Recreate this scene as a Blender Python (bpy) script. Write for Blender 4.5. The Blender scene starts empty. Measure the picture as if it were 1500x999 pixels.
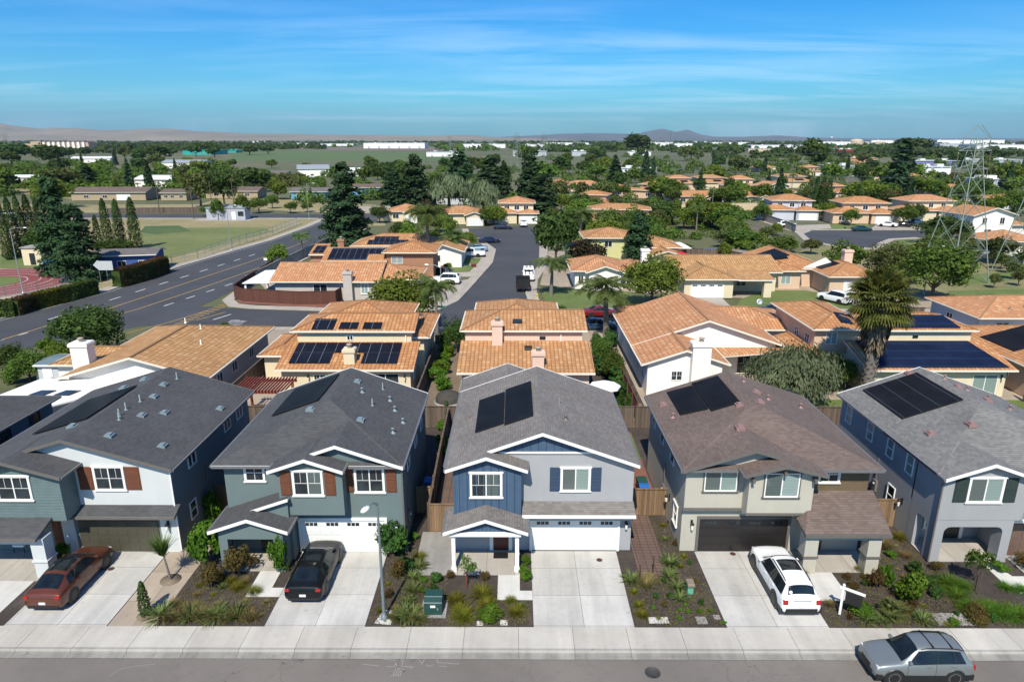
import bpy, bmesh, math, random
import numpy as np
from mathutils import Vector, Matrix, Quaternion
PI = math.pi
rnd = random.Random(11)
NR = np.random.RandomState(5)
sc = bpy.context.scene
COL = sc.collection
# ---------------------------------------------------------------- camera (a drone 22 m up, 24 mm lens)
CAM_H, PITCH, YAW = 22.0, math.atan(.2955), .004
cam_d = bpy.data.cameras.new('camera')
cam_d.lens, cam_d.sensor_width, cam_d.clip_start, cam_d.clip_end = 24, 36, .5, 90000
cam = bpy.data.objects.new('camera', cam_d)
COL.objects.link(cam)
cam.location = (0, 0, CAM_H)
cam.rotation_euler = (PI/2 - PITCH, 0, YAW)
sc.camera = cam
def at(u, v, z=0.0):
 """the point of height z that the survey pixel (u, v) of the photograph looks at"""
 a, b = (u - 750)/1000, -(v - 499.5)/1000
 cp, sp = math.cos(PITCH), math.sin(PITCH)
 x, y, w = a, cp + b*sp, -sp + b*cp
 c, s = math.cos(YAW), math.sin(YAW)
 x, y = x*c - y*s, x*s + y*c
 t = (z - CAM_H)/w
 return (x*t, y*t)
def tag(o, label=None, cat=None, group=None, kind=None):
 if label: o['label'] = label
 if cat: o['category'] = cat
 if group: o['group'] = group
 if kind: o['kind'] = kind
 return o
def empty(name, loc=(0, 0, 0), rz=0.0):
 o = bpy.data.objects.new(name, None)
 COL.objects.link(o)
 o.location = loc
 o.rotation_euler = (0, 0, rz)
 o.empty_display_size = .3
 return o
KIDS = {}
def kids(o):
 return list(KIDS.get(o.name, ()))
def copy_tree(o, parent=None):
 c = o.copy()
 COL.objects.link(c)
 if parent is not None:
  c.parent = parent
  c.matrix_parent_inverse = o.matrix_parent_inverse.copy()
  KIDS.setdefault(parent.name, []).append(c)
 for ch in kids(o):
  copy_tree(ch, c)
 return c
def adopt(o, parent):
 KIDS.setdefault(parent.name, []).append(o)
 o.parent = parent
 o.matrix_parent_inverse = parent.matrix_basis.inverted() if parent.parent is None else Matrix.Identity(4)
class MB:
 """collects shapes; build() links them as ONE mesh object"""
 def __init__(s, M=None):
  s.v, s.f, s.uv, s.mi, s.sm = [], [], [], [], []
  s.M = M
 def add(s, pts, faces, m=0, uvs=None, sm=False):
  b = len(s.v)
  if s.M is not None:
   pts = [s.M @ Vector(p) for p in pts]
  s.v.extend([tuple(p) for p in pts])
  for i, f in enumerate(faces):
   s.f.append(tuple(b + k for k in f))
   s.uv.append(uvs[i] if uvs else None)
   s.mi.append(m)
   s.sm.append(sm)
  return s
 def box(s, x0, x1, y0, y1, z0, z1, m=0):
  p = [(x0, y0, z0), (x1, y0, z0), (x1, y1, z0), (x0, y1, z0), (x0, y0, z1), (x1, y0, z1), (x1, y1, z1), (x0, y1, z1)]
  return s.add(p, [(0, 3, 2, 1), (4, 5, 6, 7), (0, 1, 5, 4), (1, 2, 6, 5), (2, 3, 7, 6), (3, 0, 4, 7)], m)
 def prism(s, poly, axis, a0, a1, m=0):
  """poly: 2-D outline; axis 'x': (y,z), 'y': (x,z), 'z': (x,y)"""
  def P(p, a):
   return {'x': (a, p[0], p[1]), 'y': (p[0], a, p[1]), 'z': (p[0], p[1], a)}[axis]
  n = len(poly)
  pts = [P(p, a0) for p in poly] + [P(p, a1) for p in poly]
  fs = [tuple(range(n)), tuple(range(2*n - 1, n - 1, -1))]
  fs += [(i, n + i, n + (i + 1) % n, (i + 1) % n) for i in range(n)]
  return s.add(pts, fs, m)
 def beam(s, p0, p1, w, h, m=0):
  p0, p1 = Vector(p0), Vector(p1)
  d = (p1 - p0).normalized()
  up = Vector((0, 0, 1)) if abs(d.z) < .95 else Vector((0, 1, 0))
  a = d.cross(up).normalized()
  b = a.cross(d)
  pts = []
  for p in (p0, p1):
   for sa, sb in ((-1, -1), (1, -1), (1, 1), (-1, 1)):
    pts.append(p + a*(sa*w/2) + b*(sb*h/2))
  return s.add(pts, [(3, 2, 1, 0), (4, 5, 6, 7), (0, 1, 5, 4), (1, 2, 6, 5), (2, 3, 7, 6), (3, 0, 4, 7)], m)
 def tube(s, pts, r, n=8, m=0, sm=True, caps=True):
  """pts: polyline, r: radius or list"""
  pts = [Vector(p) for p in pts]
  if not isinstance(r, (list, tuple)): r = [r]*len(pts)
  vs, fs = [], []
  prev = None
  for i, p in enumerate(pts):
   d = (pts[min(i + 1, len(pts) - 1)] - pts[max(i - 1, 0)]).normalized()
   up = prev if prev is not None else (Vector((1, 0, 0)) if abs(d.x) < .9 else Vector((0, 1, 0)))
   a = (up - d*up.dot(d)).normalized()
   prev = a
   b = d.cross(a)
   for k in range(n):
    t = 2*PI*k/n
    vs.append(p + (a*math.cos(t) + b*math.sin(t))*r[i])
  for i in range(len(pts) - 1):
   for k in range(n):
    fs.append((i*n + k, i*n + (k + 1) % n, (i + 1)*n + (k + 1) % n, (i + 1)*n + k))
  s.add(vs, fs, m, sm=sm)
  if caps:
   L = len(pts) - 1
   s.add(vs, [tuple(range(n - 1, -1, -1)), tuple(L*n + k for k in range(n))], m)
  return s
 def lathe(s, prof, c=(0, 0, 0), n=16, m=0, sm=True):
  vs, fs = [], []
  for r, z in prof:
   for k in range(n):
    t = 2*PI*k/n
    vs.append((c[0] + r*math.cos(t), c[1] + r*math.sin(t), c[2] + z))
  for i in range(len(prof) - 1):
   for k in range(n):
    fs.append((i*n + k, i*n + (k + 1) % n, (i + 1)*n + (k + 1) % n, (i + 1)*n + k))
  return s.add(vs, fs, m, sm=sm)
 def slab(s, pts, faces, t, m=0, medge=None):
  """a sheet of shared corner points given depth t straight down; its top faces carry metre-scale uv"""
  medge = m if medge is None else medge
  pts = [Vector(p) for p in pts]
  uvs = []
  faces = [tuple(f) if sum((pts[f[i]].x*pts[f[(i + 1) % len(f)]].y - pts[f[(i + 1) % len(f)]].x*pts[f[i]].y) for i in range(len(f))) > 0
     else tuple(reversed(f)) for f in faces]
  for f in faces:
   q = [pts[i] for i in f]
   nrm = Vector((0, 0, 0))
   for i in range(len(q)):
    a, b = q[i], q[(i + 1) % len(q)]
    nrm += a.cross(b)
   nrm.normalize()
   h = Vector((0, 0, 1)).cross(nrm)
   h = h.normalized() if h.length > 1e-4 else Vector((1, 0, 0))
   up = nrm.cross(h)
   uvs.append([(p.dot(h), p.dot(up)) for p in q])
  s.add(pts, faces, m, uvs)
  low = [p - Vector((0, 0, t)) for p in pts]
  s.add(low, [tuple(reversed(f)) for f in faces], medge)
  cnt = {}
  for f in faces:
   for i in range(len(f)):
    a, b = f[i], f[(i + 1) % len(f)]
    cnt[(a, b)] = 1
  for (a, b) in list(cnt):
   if (b, a) not in cnt:
    s.add([pts[a], low[a], low[b], pts[b]], [(0, 1, 2, 3)], medge)
  return s
 def build(s, name, mats, parent=None, bevel=0):
  me = bpy.data.meshes.new(name)
  me.from_pydata(s.v, [], s.f)
  if not isinstance(mats, (list, tuple)): mats = [mats]
  for m in mats: me.materials.append(m)
  me.polygons.foreach_set('material_index', s.mi)
  me.polygons.foreach_set('use_smooth', s.sm)
  if any(u is not None for u in s.uv):
   L = me.uv_layers.new(name='uv')
   arr = []
   for f, u in zip(s.f, s.uv):
    arr.extend([c for q in (u or [(0, 0)]*len(f)) for c in q])
   L.data.foreach_set('uv', arr)
  me.update()
  o = bpy.data.objects.new(name, me)
  COL.objects.link(o)
  if parent is not None: adopt(o, parent)
  if bevel:
   b = o.modifiers.new('bevel', 'BEVEL'); b.width = bevel; b.segments = 2; b.limit_method = 'ANGLE'
  return o
def raw_mesh(name, verts, quads, mat, parent=None, smooth=False):
 """fast path for big numpy quad sets"""
 me = bpy.data.meshes.new(name)
 nv, nf = len(verts), len(quads)
 me.vertices.add(nv)
 me.vertices.foreach_set('co', np.asarray(verts, dtype=np.float32).ravel())
 me.loops.add(nf*4)
 me.loops.foreach_set('vertex_index', np.asarray(quads, dtype=np.int32).ravel())
 me.polygons.add(nf)
 me.polygons.foreach_set('loop_start', np.arange(0, nf*4, 4, dtype=np.int32))
 me.update(calc_edges=True)
 me.validate()
 me.materials.append(mat)
 if smooth: me.polygons.foreach_set('use_smooth', [True]*nf)
 o = bpy.data.objects.new(name, me)
 COL.objects.link(o)
 if parent is not None: adopt(o, parent)
 return o
# ---------------------------------------------------------------- materials
class NT:
 def __init__(s, name):
  s.m = bpy.data.materials.new(name)
  s.m.use_nodes = True
  s.t = s.m.node_tree
  s.b = s.t.nodes['Principled BSDF']
  s.out = s.t.nodes['Material Output']
 def n(s, typ, **kw):
  nd = s.t.nodes.new('ShaderNode' + typ)
  for k, v in kw.items():
   if k in nd.inputs: nd.inputs[k].default_value = v
   else: setattr(nd, k, v)
  return nd
 def l(s, a, b): s.t.links.new(a, b)
 def coord(s, kind='Object'):
  return s.n('TexCoord').outputs[kind]
 def math(s, op, a, b=None, c=None, clamp=False):
  nd = s.n('Math', operation=op); nd.use_clamp = clamp
  for i, x in enumerate((a, b, c)):
   if x is None: continue
   if isinstance(x, (int, float)): nd.inputs[i].default_value = x
   else: s.l(x, nd.inputs[i])
  return nd.outputs[0]
 def noise(s, co, scale, detail=3, rough=.55, out='Fac', stretch=None):
  if stretch:
   mp = s.n('Mapping'); s.l(co, mp.inputs[0]); mp.inputs['Scale'].default_value = stretch; co = mp.outputs[0]
  nd = s.n('TexNoise', Scale=scale, Detail=detail, Roughness=rough)
  s.l(co, nd.inputs['Vector'])
  return nd.outputs[out]
 def ramp(s, fac, stops):
  r = s.n('ValToRGB')
  e = r.color_ramp.elements
  while len(e) < len(stops): e.new(.5)
  for i, (p, c) in enumerate(stops):
   e[i].position = p
   e[i].color = (*c, 1) if len(c) == 3 else c
  s.l(fac, r.inputs[0])
  return r.outputs[0]
 def mix(s, fac, a, b, blend='MIX'):
  nd = s.n('Mix', data_type='RGBA', blend_type=blend)
  for sock, x in ((nd.inputs[0], fac), (nd.inputs[6], a), (nd.inputs[7], b)):
   if isinstance(x, (int, float)): sock.default_value = x
   elif isinstance(x, tuple): sock.default_value = (*x, 1) if len(x) == 3 else x
   else: s.l(x, sock)
  return nd.outputs[2]
 def bump(s, h, strength=.4, dist=.02):
  b = s.n('Bump', Strength=strength, Distance=dist)
  s.l(h, b.inputs['Height'])
  s.l(b.outputs[0], s.b.inputs['Normal'])
  return b
 def base(s, c):
  if isinstance(c, tuple): s.b.inputs['Base Color'].default_value = (*c, 1)
  else: s.l(c, s.b.inputs['Base Color'])
 def set(s, **kw):
  for k, v in kw.items(): s.b.inputs[k.replace('_', ' ')].default_value = v
  return s
def mul(c, k): return tuple(min(1, x*k) for x in c)
def m_plain(name, c, rough=.6, metal=0, var=.12, sc_=6, coat=0, bump=0):
 t = NT(name)
 n = t.noise(t.coord(), sc_, 4)
 t.base(t.ramp(n, [(.25, mul(c, 1 - var)), (.75, mul(c, 1 + var))]))
 t.set(Roughness=rough, Metallic=metal)
 if coat: t.set(Coat_Weight=coat, Coat_Roughness=.04)
 if bump: t.bump(t.noise(t.coord(), 60, 3), bump, .01)
 return t.m
def m_stucco(name, c):
 t = NT(name)
 co = t.coord()
 n = t.noise(co, .7, 4)
 streak = t.noise(co, 1.2, 3, stretch=(2, 2, .5))
 k = t.mix(.4, t.ramp(n, [(.3, mul(c, .93)), (.7, mul(c, 1.05))]), t.ramp(streak, [(.25, mul(c, .93)), (.7, mul(c, 1.03))]))
 t.base(k)
 t.set(Roughness=.9)
 t.bump(t.noise(co, 55, 4), .35, .012)
 return t.m
def m_siding(name, c, pitch=.16, vertical=False):
 t = NT(name)
 co = t.coord()
 sp = t.n('SeparateXYZ'); t.l(co, sp.inputs[0])
 f = t.math('FRACT', t.math('DIVIDE', sp.outputs['X' if vertical else 'Z'], pitch))
 n = t.noise(co, 2, 4)
 t.base(t.mix(t.math('LESS_THAN', f, .09), t.ramp(n, [(.3, mul(c, .9)), (.7, mul(c, 1.1))]), mul(c, .45)))
 t.set(Roughness=.75)
 t.bump(f, .5, .02)
 return t.m
def m_shingle(name, c, c2):
 t = NT(name)
 uv = t.coord('UV')
 sp = t.n('SeparateXYZ'); t.l(uv, sp.inputs[0])
 row = t.math('FLOOR', t.math('DIVIDE', sp.outputs['Y'], .145))
 u2 = t.math('ADD', t.math('DIVIDE', sp.outputs['X'], .26), t.math('MULTIPLY', row, .37))
 cb = t.n('CombineXYZ'); t.l(t.math('FLOOR', u2), cb.inputs[0]); t.l(row, cb.inputs[1])
 wn = t.n('TexWhiteNoise', noise_dimensions='2D'); t.l(cb.outputs[0], wn.inputs['Vector'])
 fv = t.math('FRACT', t.math('DIVIDE', sp.outputs['Y'], .145))
 tone = t.ramp(wn.outputs[0], [(.0, mul(c, 1.05)), (.5, tuple((p + q)/2 for p, q in zip(c, c2))), (1, mul(c2, .97))])
 big = t.noise(uv, .35, 4)
 tone = t.mix(1, tone, t.ramp(big, [(.3, (.84,)*3), (.7, (1.1,)*3)]), 'MULTIPLY')
 edge = t.math('LESS_THAN', fv, .16)
 t.base(t.mix(t.math('MULTIPLY', edge, .6), tone, mul(c, .6)))
 t.set(Roughness=.95)
 t.bump(t.math('ADD', fv, t.noise(uv, 50, 2)), .6, .012)
 return t.m
def m_tile(name, cs, pale=.25):
 """barrel tiles: columns across, courses up the slope"""
 t = NT(name)
 uv = t.coord('UV')
 sp = t.n('SeparateXYZ'); t.l(uv, sp.inputs[0])
 a = t.math('DIVIDE', sp.outputs['X'], .36)
 b = t.math('DIVIDE', sp.outputs['Y'], .44)
 cb = t.n('CombineXYZ'); t.l(t.math('FLOOR', a), cb.inputs[0]); t.l(t.math('FLOOR', b), cb.inputs[1])
 wn = t.n('TexWhiteNoise', noise_dimensions='2D'); t.l(cb.outputs[0], wn.inputs['Vector'])
 tone = t.ramp(wn.outputs[0], [(0, mul(cs[1], .9)), (.75, mul(cs[1], 1.08)), (1, mul(cs[2], .95))])
 big = t.noise(uv, .22, 4)
 tone = t.mix(1, tone, t.ramp(big, [(.3, (.88, .87, .85)), (.7, (1.06, 1.06, 1.06))]), 'MULTIPLY')
 grime = t.noise(uv, 1.1, 5, .7)
 tone = t.mix(t.ramp(grime, [(.58, (0, 0, 0)), (.85, (.4,)*3)]), tone, mul(cs[0], .55))
 barrel = t.math('ABSOLUTE', t.math('SINE', t.math('MULTIPLY', a, PI)))
 fb = t.math('FRACT', b)
 gap = t.math('LESS_THAN', fb, .13)
 gut = t.math('LESS_THAN', barrel, .42)
 dark = t.math('MAXIMUM', t.math('MULTIPLY', gap, .55), t.math('MULTIPLY', gut, .42))
 t.base(t.mix(dark, tone, mul(cs[0], .3)))
 t.set(Roughness=.85)
 t.bump(t.math('ADD', barrel, t.math('MULTIPLY', fb, -.5)), 1.0, .05)
 return t.m
def m_concrete(name, c, jx=0, jy=0, ox=0, oy=0, stain=.3, jw=.012):
 t = NT(name)
 co = t.coord()
 n1 = t.noise(co, .45, 5, .6)
 n2 = t.noise(co, 3.5, 5, .65)
 k = t.ramp(n1, [(.28, mul(c, .84)), (.72, mul(c, 1.06))])
 k = t.mix(t.ramp(n2, [(.5, (0, 0, 0)), (.85, (stain,)*3)]), k, mul(c, .55))
 tr = t.noise(co, .8, 4, .6, stretch=(1.7, .12, 1))
 k = t.mix(1, k, t.ramp(tr, [(.3, (1 - .4*stain,)*3), (.6, (1.03,)*3)]), 'MULTIPLY')
 sp_ = t.noise(co, 1.9, 2)
 k = t.mix(t.ramp(sp_, [(.69, (0, 0, 0)), (.76, (stain,)*3)]), k, mul(c, .4))
 n3 = t.noise(co, 26, 2)
 k = t.mix(1, k, t.ramp(n3, [(.3, (.93,)*3), (.7, (1.04,)*3)]), 'MULTIPLY')
 sp = t.n('SeparateXYZ'); t.l(co, sp.inputs[0])
 m = None
 for ax, j, o in (('X', jx, ox), ('Y', jy, oy)):
  if not j: continue
  f = t.math('FRACT', t.math('DIVIDE', t.math('SUBTRACT', sp.outputs[ax], o - j*50), j))
  d = t.math('LESS_THAN', t.math('MINIMUM', f, t.math('SUBTRACT', 1, f)), jw/j)
  m = d if m is None else t.math('MAXIMUM', m, d)
  cell = t.math('FLOOR', t.math('DIVIDE', t.math('SUBTRACT', sp.outputs[ax], o - j*50), j))
  wn = t.n('TexWhiteNoise', noise_dimensions='1D'); t.l(cell, wn.inputs['W'])
  k = t.mix(1, k, t.ramp(wn.outputs[0], [(0, (.90, .89, .88)), (1, (1.05,)*3)]), 'MULTIPLY')
 if m is not None: k = t.mix(m, k, mul(c, .33))
 t.base(k)
 t.set(Roughness=.85)
 t.bump(n3, .15, .005)
 return t.m
def m_asphalt(name, c, warm=0):
 t = NT(name)
 co = t.coord()
 k = t.ramp(t.noise(co, .12, 5, .6), [(.3, mul(c, .8)), (.7, mul(c, 1.18))])
 k = t.mix(t.ramp(t.noise(co, 2.3, 1), [(.7, (0, 0, 0)), (.78, (.35,)*3)]), k, mul(c, .5))
 k = t.mix(t.ramp(t.noise(co, 1.4, 5, .7), [(.52, (0, 0, 0)), (.75, (.4,)*3)]), k, mul(c, .72))
 k = t.mix(1, k, t.ramp(t.noise(co, 45, 2), [(.3, (.85,)*3), (.7, (1.15,)*3)]), 'MULTIPLY')
 tar = t.noise(co, .9, 2, .4, stretch=(.1, 1.6, 1))
 k = t.mix(t.ramp(tar, [(.66, (0, 0, 0)), (.72, (.25,)*3)]), k, mul(c, .6))
 vo = t.n('TexVoronoi', feature='DISTANCE_TO_EDGE', Scale=.22); dn = t.n('VectorMath', operation='ADD'); t.l(co, dn.inputs[0]); nn = t.n('TexNoise', Scale=1.2, Detail=4); t.l(co, nn.inputs['Vector']); t.l(nn.outputs['Color'], dn.inputs[1]); t.l(dn.outputs[0], vo.inputs['Vector'])
 cr = t.math('MULTIPLY', t.math('LESS_THAN', vo.outputs['Distance'], .0018), t.math('GREATER_THAN', t.noise(co, .15, 2), .5))
 k = t.mix(t.math('MULTIPLY', cr, .65), k, mul(c, .3))
 t.base(k)
 t.set(Roughness=.82)
 t.bump(t.noise(co, 60, 2), .2, .006)
 return t.m
def m_ground(name, stops, s1=.3, s2=4, s3=30, bump=.5, dist=.04, rough=.95):
 """mottled earth, bark, grass: three scales of noise through one ramp"""
 t = NT(name)
 co = t.coord()
 f = t.math('ADD', t.math('MULTIPLY', t.noise(co, s1, 5, .6), .45),
      t.math('ADD', t.math('MULTIPLY', t.noise(co, s2, 4, .65), .3), t.math('MULTIPLY', t.noise(co, s3, 3, .7), .25)))
 n = len(stops)
 t.base(t.ramp(f, [(.32 + .36*i/max(1, n - 1), c) for i, c in enumerate(stops)]))
 t.set(Roughness=rough)
 t.bump(t.noise(co, s3, 3, .7), bump, dist)
 return t.m
def m_leaf(name, c1, c2, c3=None, nz=.9, trans=.35):
 t = NT(name)
 co = t.coord()
 info = t.n('ObjectInfo')
 ad = t.n('VectorMath', operation='ADD'); t.l(co, ad.inputs[0]); t.l(info.outputs['Location'], ad.inputs[1])
 n = t.noise(ad.outputs[0], nz, 3)
 stops = [(.3, c1), (.55, c2), (.75, c3 or mul(c2, 1.35))]
 k = t.ramp(n, stops)
 n2 = t.noise(ad.outputs[0], nz*14, 1)
 k = t.mix(1, k, t.ramp(n2, [(.3, (.65,)*3), (.7, (1.3,)*3)]), 'MULTIPLY')
 hs = t.n('HueSaturation'); t.l(k, hs.inputs['Color'])
 t.l(t.math('ADD', t.math('MULTIPLY', info.outputs['Random'], .035), .4825), hs.inputs['Hue'])
 t.l(t.math('ADD', t.math('MULTIPLY', info.outputs['Random'], .4), .8), hs.inputs['Value'])
 k = hs.outputs[0]
 t.t.nodes.remove(t.b)
 d = t.n('BsdfDiffuse'); t.l(k, d.inputs[0])
 tr = t.n('BsdfTranslucent'); t.l(t.mix(1, k, (1.25, 1.2, .55), 'MULTIPLY'), tr.inputs[0])
 mx = t.n('MixShader'); mx.inputs[0].default_value = trans
 t.l(d.outputs[0], mx.inputs[1]); t.l(tr.outputs[0], mx.inputs[2])
 t.l(mx.outputs[0], t.out.inputs[0])
 return t.m
def m_glass(name, c, rough=.06):
 t = NT(name)
 co = t.coord()
 n = t.noise(co, 1.3, 2)
 t.base(t.ramp(n, [(.35, mul(c, .6)), (.65, mul(c, 1.25))]))
 t.set(Roughness=rough, IOR=1.5)
 return t.m
def m_blind(name, c):
 """window glass with a closed blind right behind it"""
 t = NT(name)
 co = t.coord()
 sp = t.n('SeparateXYZ'); t.l(co, sp.inputs[0])
 f = t.math('FRACT', t.math('DIVIDE', sp.outputs['Z'], .09))
 t.base(t.mix(t.math('LESS_THAN', f, .25), c, mul(c, .7)))
 t.set(Roughness=.25, Coat_Weight=1.0, Coat_Roughness=.03)
 return t.m
def m_solar(name, c=(.010, .011, .014), cw=0, ch=0, line=(.25, .28, .32), lw=.02):
 t = NT(name)
 uv = t.coord('UV')
 sp = t.n('SeparateXYZ'); t.l(uv, sp.inputs[0])
 k = t.ramp(t.noise(uv, .6, 3), [(.3, mul(c, .7)), (.7, mul(c, 1.3))])
 f = t.math('FRACT', t.math('DIVIDE', sp.outputs['X'], .16))
 k = t.mix(t.math('LESS_THAN', f, .12), k, mul(c, 1.8))
 for ax, j in (('X', cw), ('Y', ch)):
  if not j: continue
  g = t.math('FRACT', t.math('DIVIDE', sp.outputs[ax], j))
  k = t.mix(t.math('LESS_THAN', g, lw/j), k, line)
 t.base(k)
 t.set(Roughness=.35, IOR=1.2, Specular_IOR_Level=.06)
 return t.m
def m_paint(name, c, metal=.0, flake=.1, coat=1.0):
 t = NT(name)
 n = t.noise(t.coord(), 400, 1)
 t.base(t.ramp(n, [(.3, mul(c, 1 - flake)), (.7, mul(c, 1 + flake))]))
 t.set(Roughness=.42, Metallic=metal, Coat_Weight=coat, Coat_Roughness=.03, Specular_IOR_Level=.1)
 return t.m
def m_wood(name, c, pitch=.14, axis='X', var=.3):
 """vertical boards, each its own tone"""
 t = NT(name)
 co = t.coord()
 sp = t.n('SeparateXYZ'); t.l(co, sp.inputs[0])
 s_ = t.math('ADD', sp.outputs['X'], sp.outputs['Y']) if axis == 'XY' else sp.outputs[axis]
 q = t.math('DIVIDE', s_, pitch)
 wn = t.n('TexWhiteNoise', noise_dimensions='1D'); t.l(t.math('FLOOR', q), wn.inputs['W'])
 k = t.ramp(wn.outputs[0], [(0, mul(c, 1 - var)), (1, mul(c, 1 + var))])
 g = t.noise(co, 5, 4, .7, stretch=(6, 6, .4))
 k = t.mix(1, k, t.ramp(g, [(.3, (.7,)*3), (.7, (1.2,)*3)]), 'MULTIPLY')
 f = t.math('FRACT', q)
 k = t.mix(t.math('LESS_THAN', f, .1), k, mul(c, .25))
 t.base(k)
 t.set(Roughness=.85)
 return t.m
M = {}
M['white'] = m_plain('white_paint', (.74, .73, .70), .5, var=.03)
M['offwhite'] = m_plain('cream_paint', (.66, .62, .53), .6, var=.04)
M['taupe'] = m_plain('taupe_trim', (.115, .105, .095), .6)
M['gutter'] = m_plain('grey_gutter', (.13, .13, .135), .5)
M['black'] = m_plain('black_plastic', (.012, .012, .013), .45)
M['rubber'] = m_plain('tyre_rubber', (.018, .018, .018), .8)
M['chrome'] = m_plain('bright_alloy', (.62, .63, .65), .22, 1, .05)
M['rim'] = m_plain('silver_rim', (.46, .47, .48), .35, .1, .05)
M['alloy'] = m_plain('dark_alloy', (.10, .10, .11), .3, .9, .05)
M['galv'] = m_plain('galvanised_steel', (.34, .37, .38), .45, .5, .12, 3)
M['lattice'] = m_plain('pale_green_steel', (.24, .29, .25), .55, .25, .1, 2)
M['polegrey'] = m_plain('grey_green_pole', (.17, .21, .22), .5, .3)
M['glass'] = m_glass('dark_window_glass', (.022, .030, .036))
M['glass_car'] = m_glass('tinted_car_glass', (.010, .014, .017), .03)
M['blind'] = m_blind('glass_over_pale_blind', (.20, .27, .25))
M['blind2'] = m_blind('glass_over_cream_blind', (.25, .32, .305))
M['blindgrey'] = m_blind('glass_over_grey_blind', (.085, .11, .105))
M['solar'] = m_solar('black_solar_sheet')
M['solar_grid'] = m_solar('gridded_solar_sheet', (.009, .011, .020), 1.02, 1.75)
M['solar_blue'] = m_solar('blue_solar_sheet', (.008, .014, .036), 0, 1.3, (.02, .05, .12), .05)
M['solar_lined'] = m_solar('lined_solar_sheet', cw=0, ch=1.1, line=(.06, .07, .09), lw=.03)
M['mulch'] = m_ground('bark_mulch', [(.018, .013, .011), (.044, .033, .027), (.072, .056, .046), (.14, .112, .094)], .5, 5, 22, 1, .07)
M['soil'] = m_ground('dry_soil', [(.10, .075, .05), (.16, .12, .085), (.22, .17, .12)], .3, 2, 15, .6, .05)
M['lawn'] = m_ground('mown_lawn', [(.055, .085, .018), (.088, .128, .028), (.12, .155, .04), (.17, .175, .06)], .18, 1.5, 25, .8, .06)
M['drygrass'] = m_ground('dry_grass', [(.12, .12, .04), (.20, .175, .07), (.27, .225, .12), (.33, .27, .16)], .03, .4, 5, .6, .08)
M['plain'] = m_ground('valley_floor', [(.035, .052, .018), (.065, .078, .03), (.115, .11, .05), (.20, .165, .09)], .004, .03, .5, .2, .1)
M['field'] = m_ground('green_field', [(.05, .085, .022), (.075, .115, .032), (.10, .13, .04)], .01, .1, 1.5, .3, .1)
M['field2'] = m_ground('olive_field', [(.06, .075, .03), (.09, .10, .045), (.13, .13, .06)], .012, .1, 1.5, .3, .1)
M['brownfield'] = m_ground('ploughed_field', [(.10, .08, .06), (.14, .11, .085), (.17, .14, .11)], .01, .1, 1.5, .3, .1)
M['redbark'] = m_ground('red_bark_chips', [(.12, .045, .03), (.18, .075, .05), (.22, .10, .07)], .5, 4, 20, .7, .05)
M['street'] = m_asphalt('worn_street_asphalt', (.155, .138, .122))
M['road'] = m_asphalt('dark_road_asphalt', (.048, .050, .055))
M['lane'] = m_plain('white_lane_paint', (.38, .38, .37), .7, var=.25, sc_=2)
M['yellow'] = m_plain('yellow_lane_paint', (.33, .215, .06), .7, var=.2, sc_=2)
M['walk'] = m_concrete('pavement_concrete', (.47, .445, .40), 2.52, 0, .2, 0)
M['gutter_pan'] = m_concrete('stained_gutter_pan', (.29, .275, .25), 2.52, 0, .2, 0, .8)
M['kerb'] = m_concrete('kerb_concrete', (.33, .315, .29), 2.52, 0, .2, 0, .45)
M['apron'] = m_concrete('far_pavement', (.37, .33, .28), 0, 0)
M['slabwhite'] = m_concrete('pale_slab', (.55, .54, .51), 0, 0)
M['patio'] = m_concrete('porch_concrete', (.40, .37, .33), 1.5, 0)
M['tan'] = m_concrete('tan_yard_concrete', (.36, .30, .235), 3, 2.4, 0, 0)
M['oldpad'] = m_concrete('weathered_pad', (.28, .27, .255), 0, 0, stain=.6)
M['pavers'] = m_concrete('red_brown_pavers', (.15, .098, .08), .42, .28, 0, 0, .3, .02)
M['fence'] = m_wood('weathered_fence_wood', (.20, .125, .07), .15, 'XY')
M['fence_grey'] = m_wood('grey_fence_wood', (.115, .085, .065), .15, 'XY')
M['fence_red'] = m_wood('red_brown_fence_wood', (.10, .035, .022), .15, 'XY', .15)
M['redwood'] = m_plain('red_stained_timber', (.22, .045, .028), .7)
M['blockwall'] = m_concrete('block_wall', (.36, .32, .27), 0, 0)
M['shutter_brown'] = m_wood('brown_shutter', (.135, .045, .02), .09, 'Z', .1)
M['shutter_blue'] = m_wood('blue_shutter', (.030, .055, .105), .09, 'Z', .1)
M['shutter_green'] = m_wood('dark_green_shutter', (.018, .035, .032), .09, 'Z', .1)
M['door_red'] = m_plain('oxblood_door', (.07, .012, .010), .4)
M['door_dark'] = m_plain('dark_door', (.018, .02, .022), .4)
M['gar_white'] = m_plain('white_garage_panel', (.68, .68, .66), .45, var=.02)
M['gar_olive'] = m_plain('olive_garage_panel', (.060, .056, .040), .45, var=.04)
M['gar_black'] = m_plain('black_brown_garage_panel', (.016, .014, .014), .4, var=.04)
M['gar_brown'] = m_plain('brown_garage_panel', (.12, .075, .055), .5, var=.04)
M['vent_blue'] = m_plain('grey_blue_vent_metal', (.17, .22, .24), .5)
M['vent_grey'] = m_plain('grey_vent_metal', (.15, .13, .125), .6)
M['vent_pink'] = m_plain('dusty_pink_vent_metal', (.25, .15, .14), .6)
M['utility_green'] = m_plain('dark_green_enamel', (.016, .055, .045), .45)
M['pedestal_green'] = m_plain('mint_green_plastic', (.12, .36, .25), .5)
M['pedestal_top'] = m_plain('faded_brown_lid', (.20, .16, .12), .7)
M['blue_bin'] = m_plain('blue_bin_plastic', (.02, .12, .42), .5)
M['green_bin'] = m_plain('green_bin_plastic', (.015, .06, .045), .5)
M['black_bin'] = m_plain('black_bin_plastic', (.013, .013, .014), .5)
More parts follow.
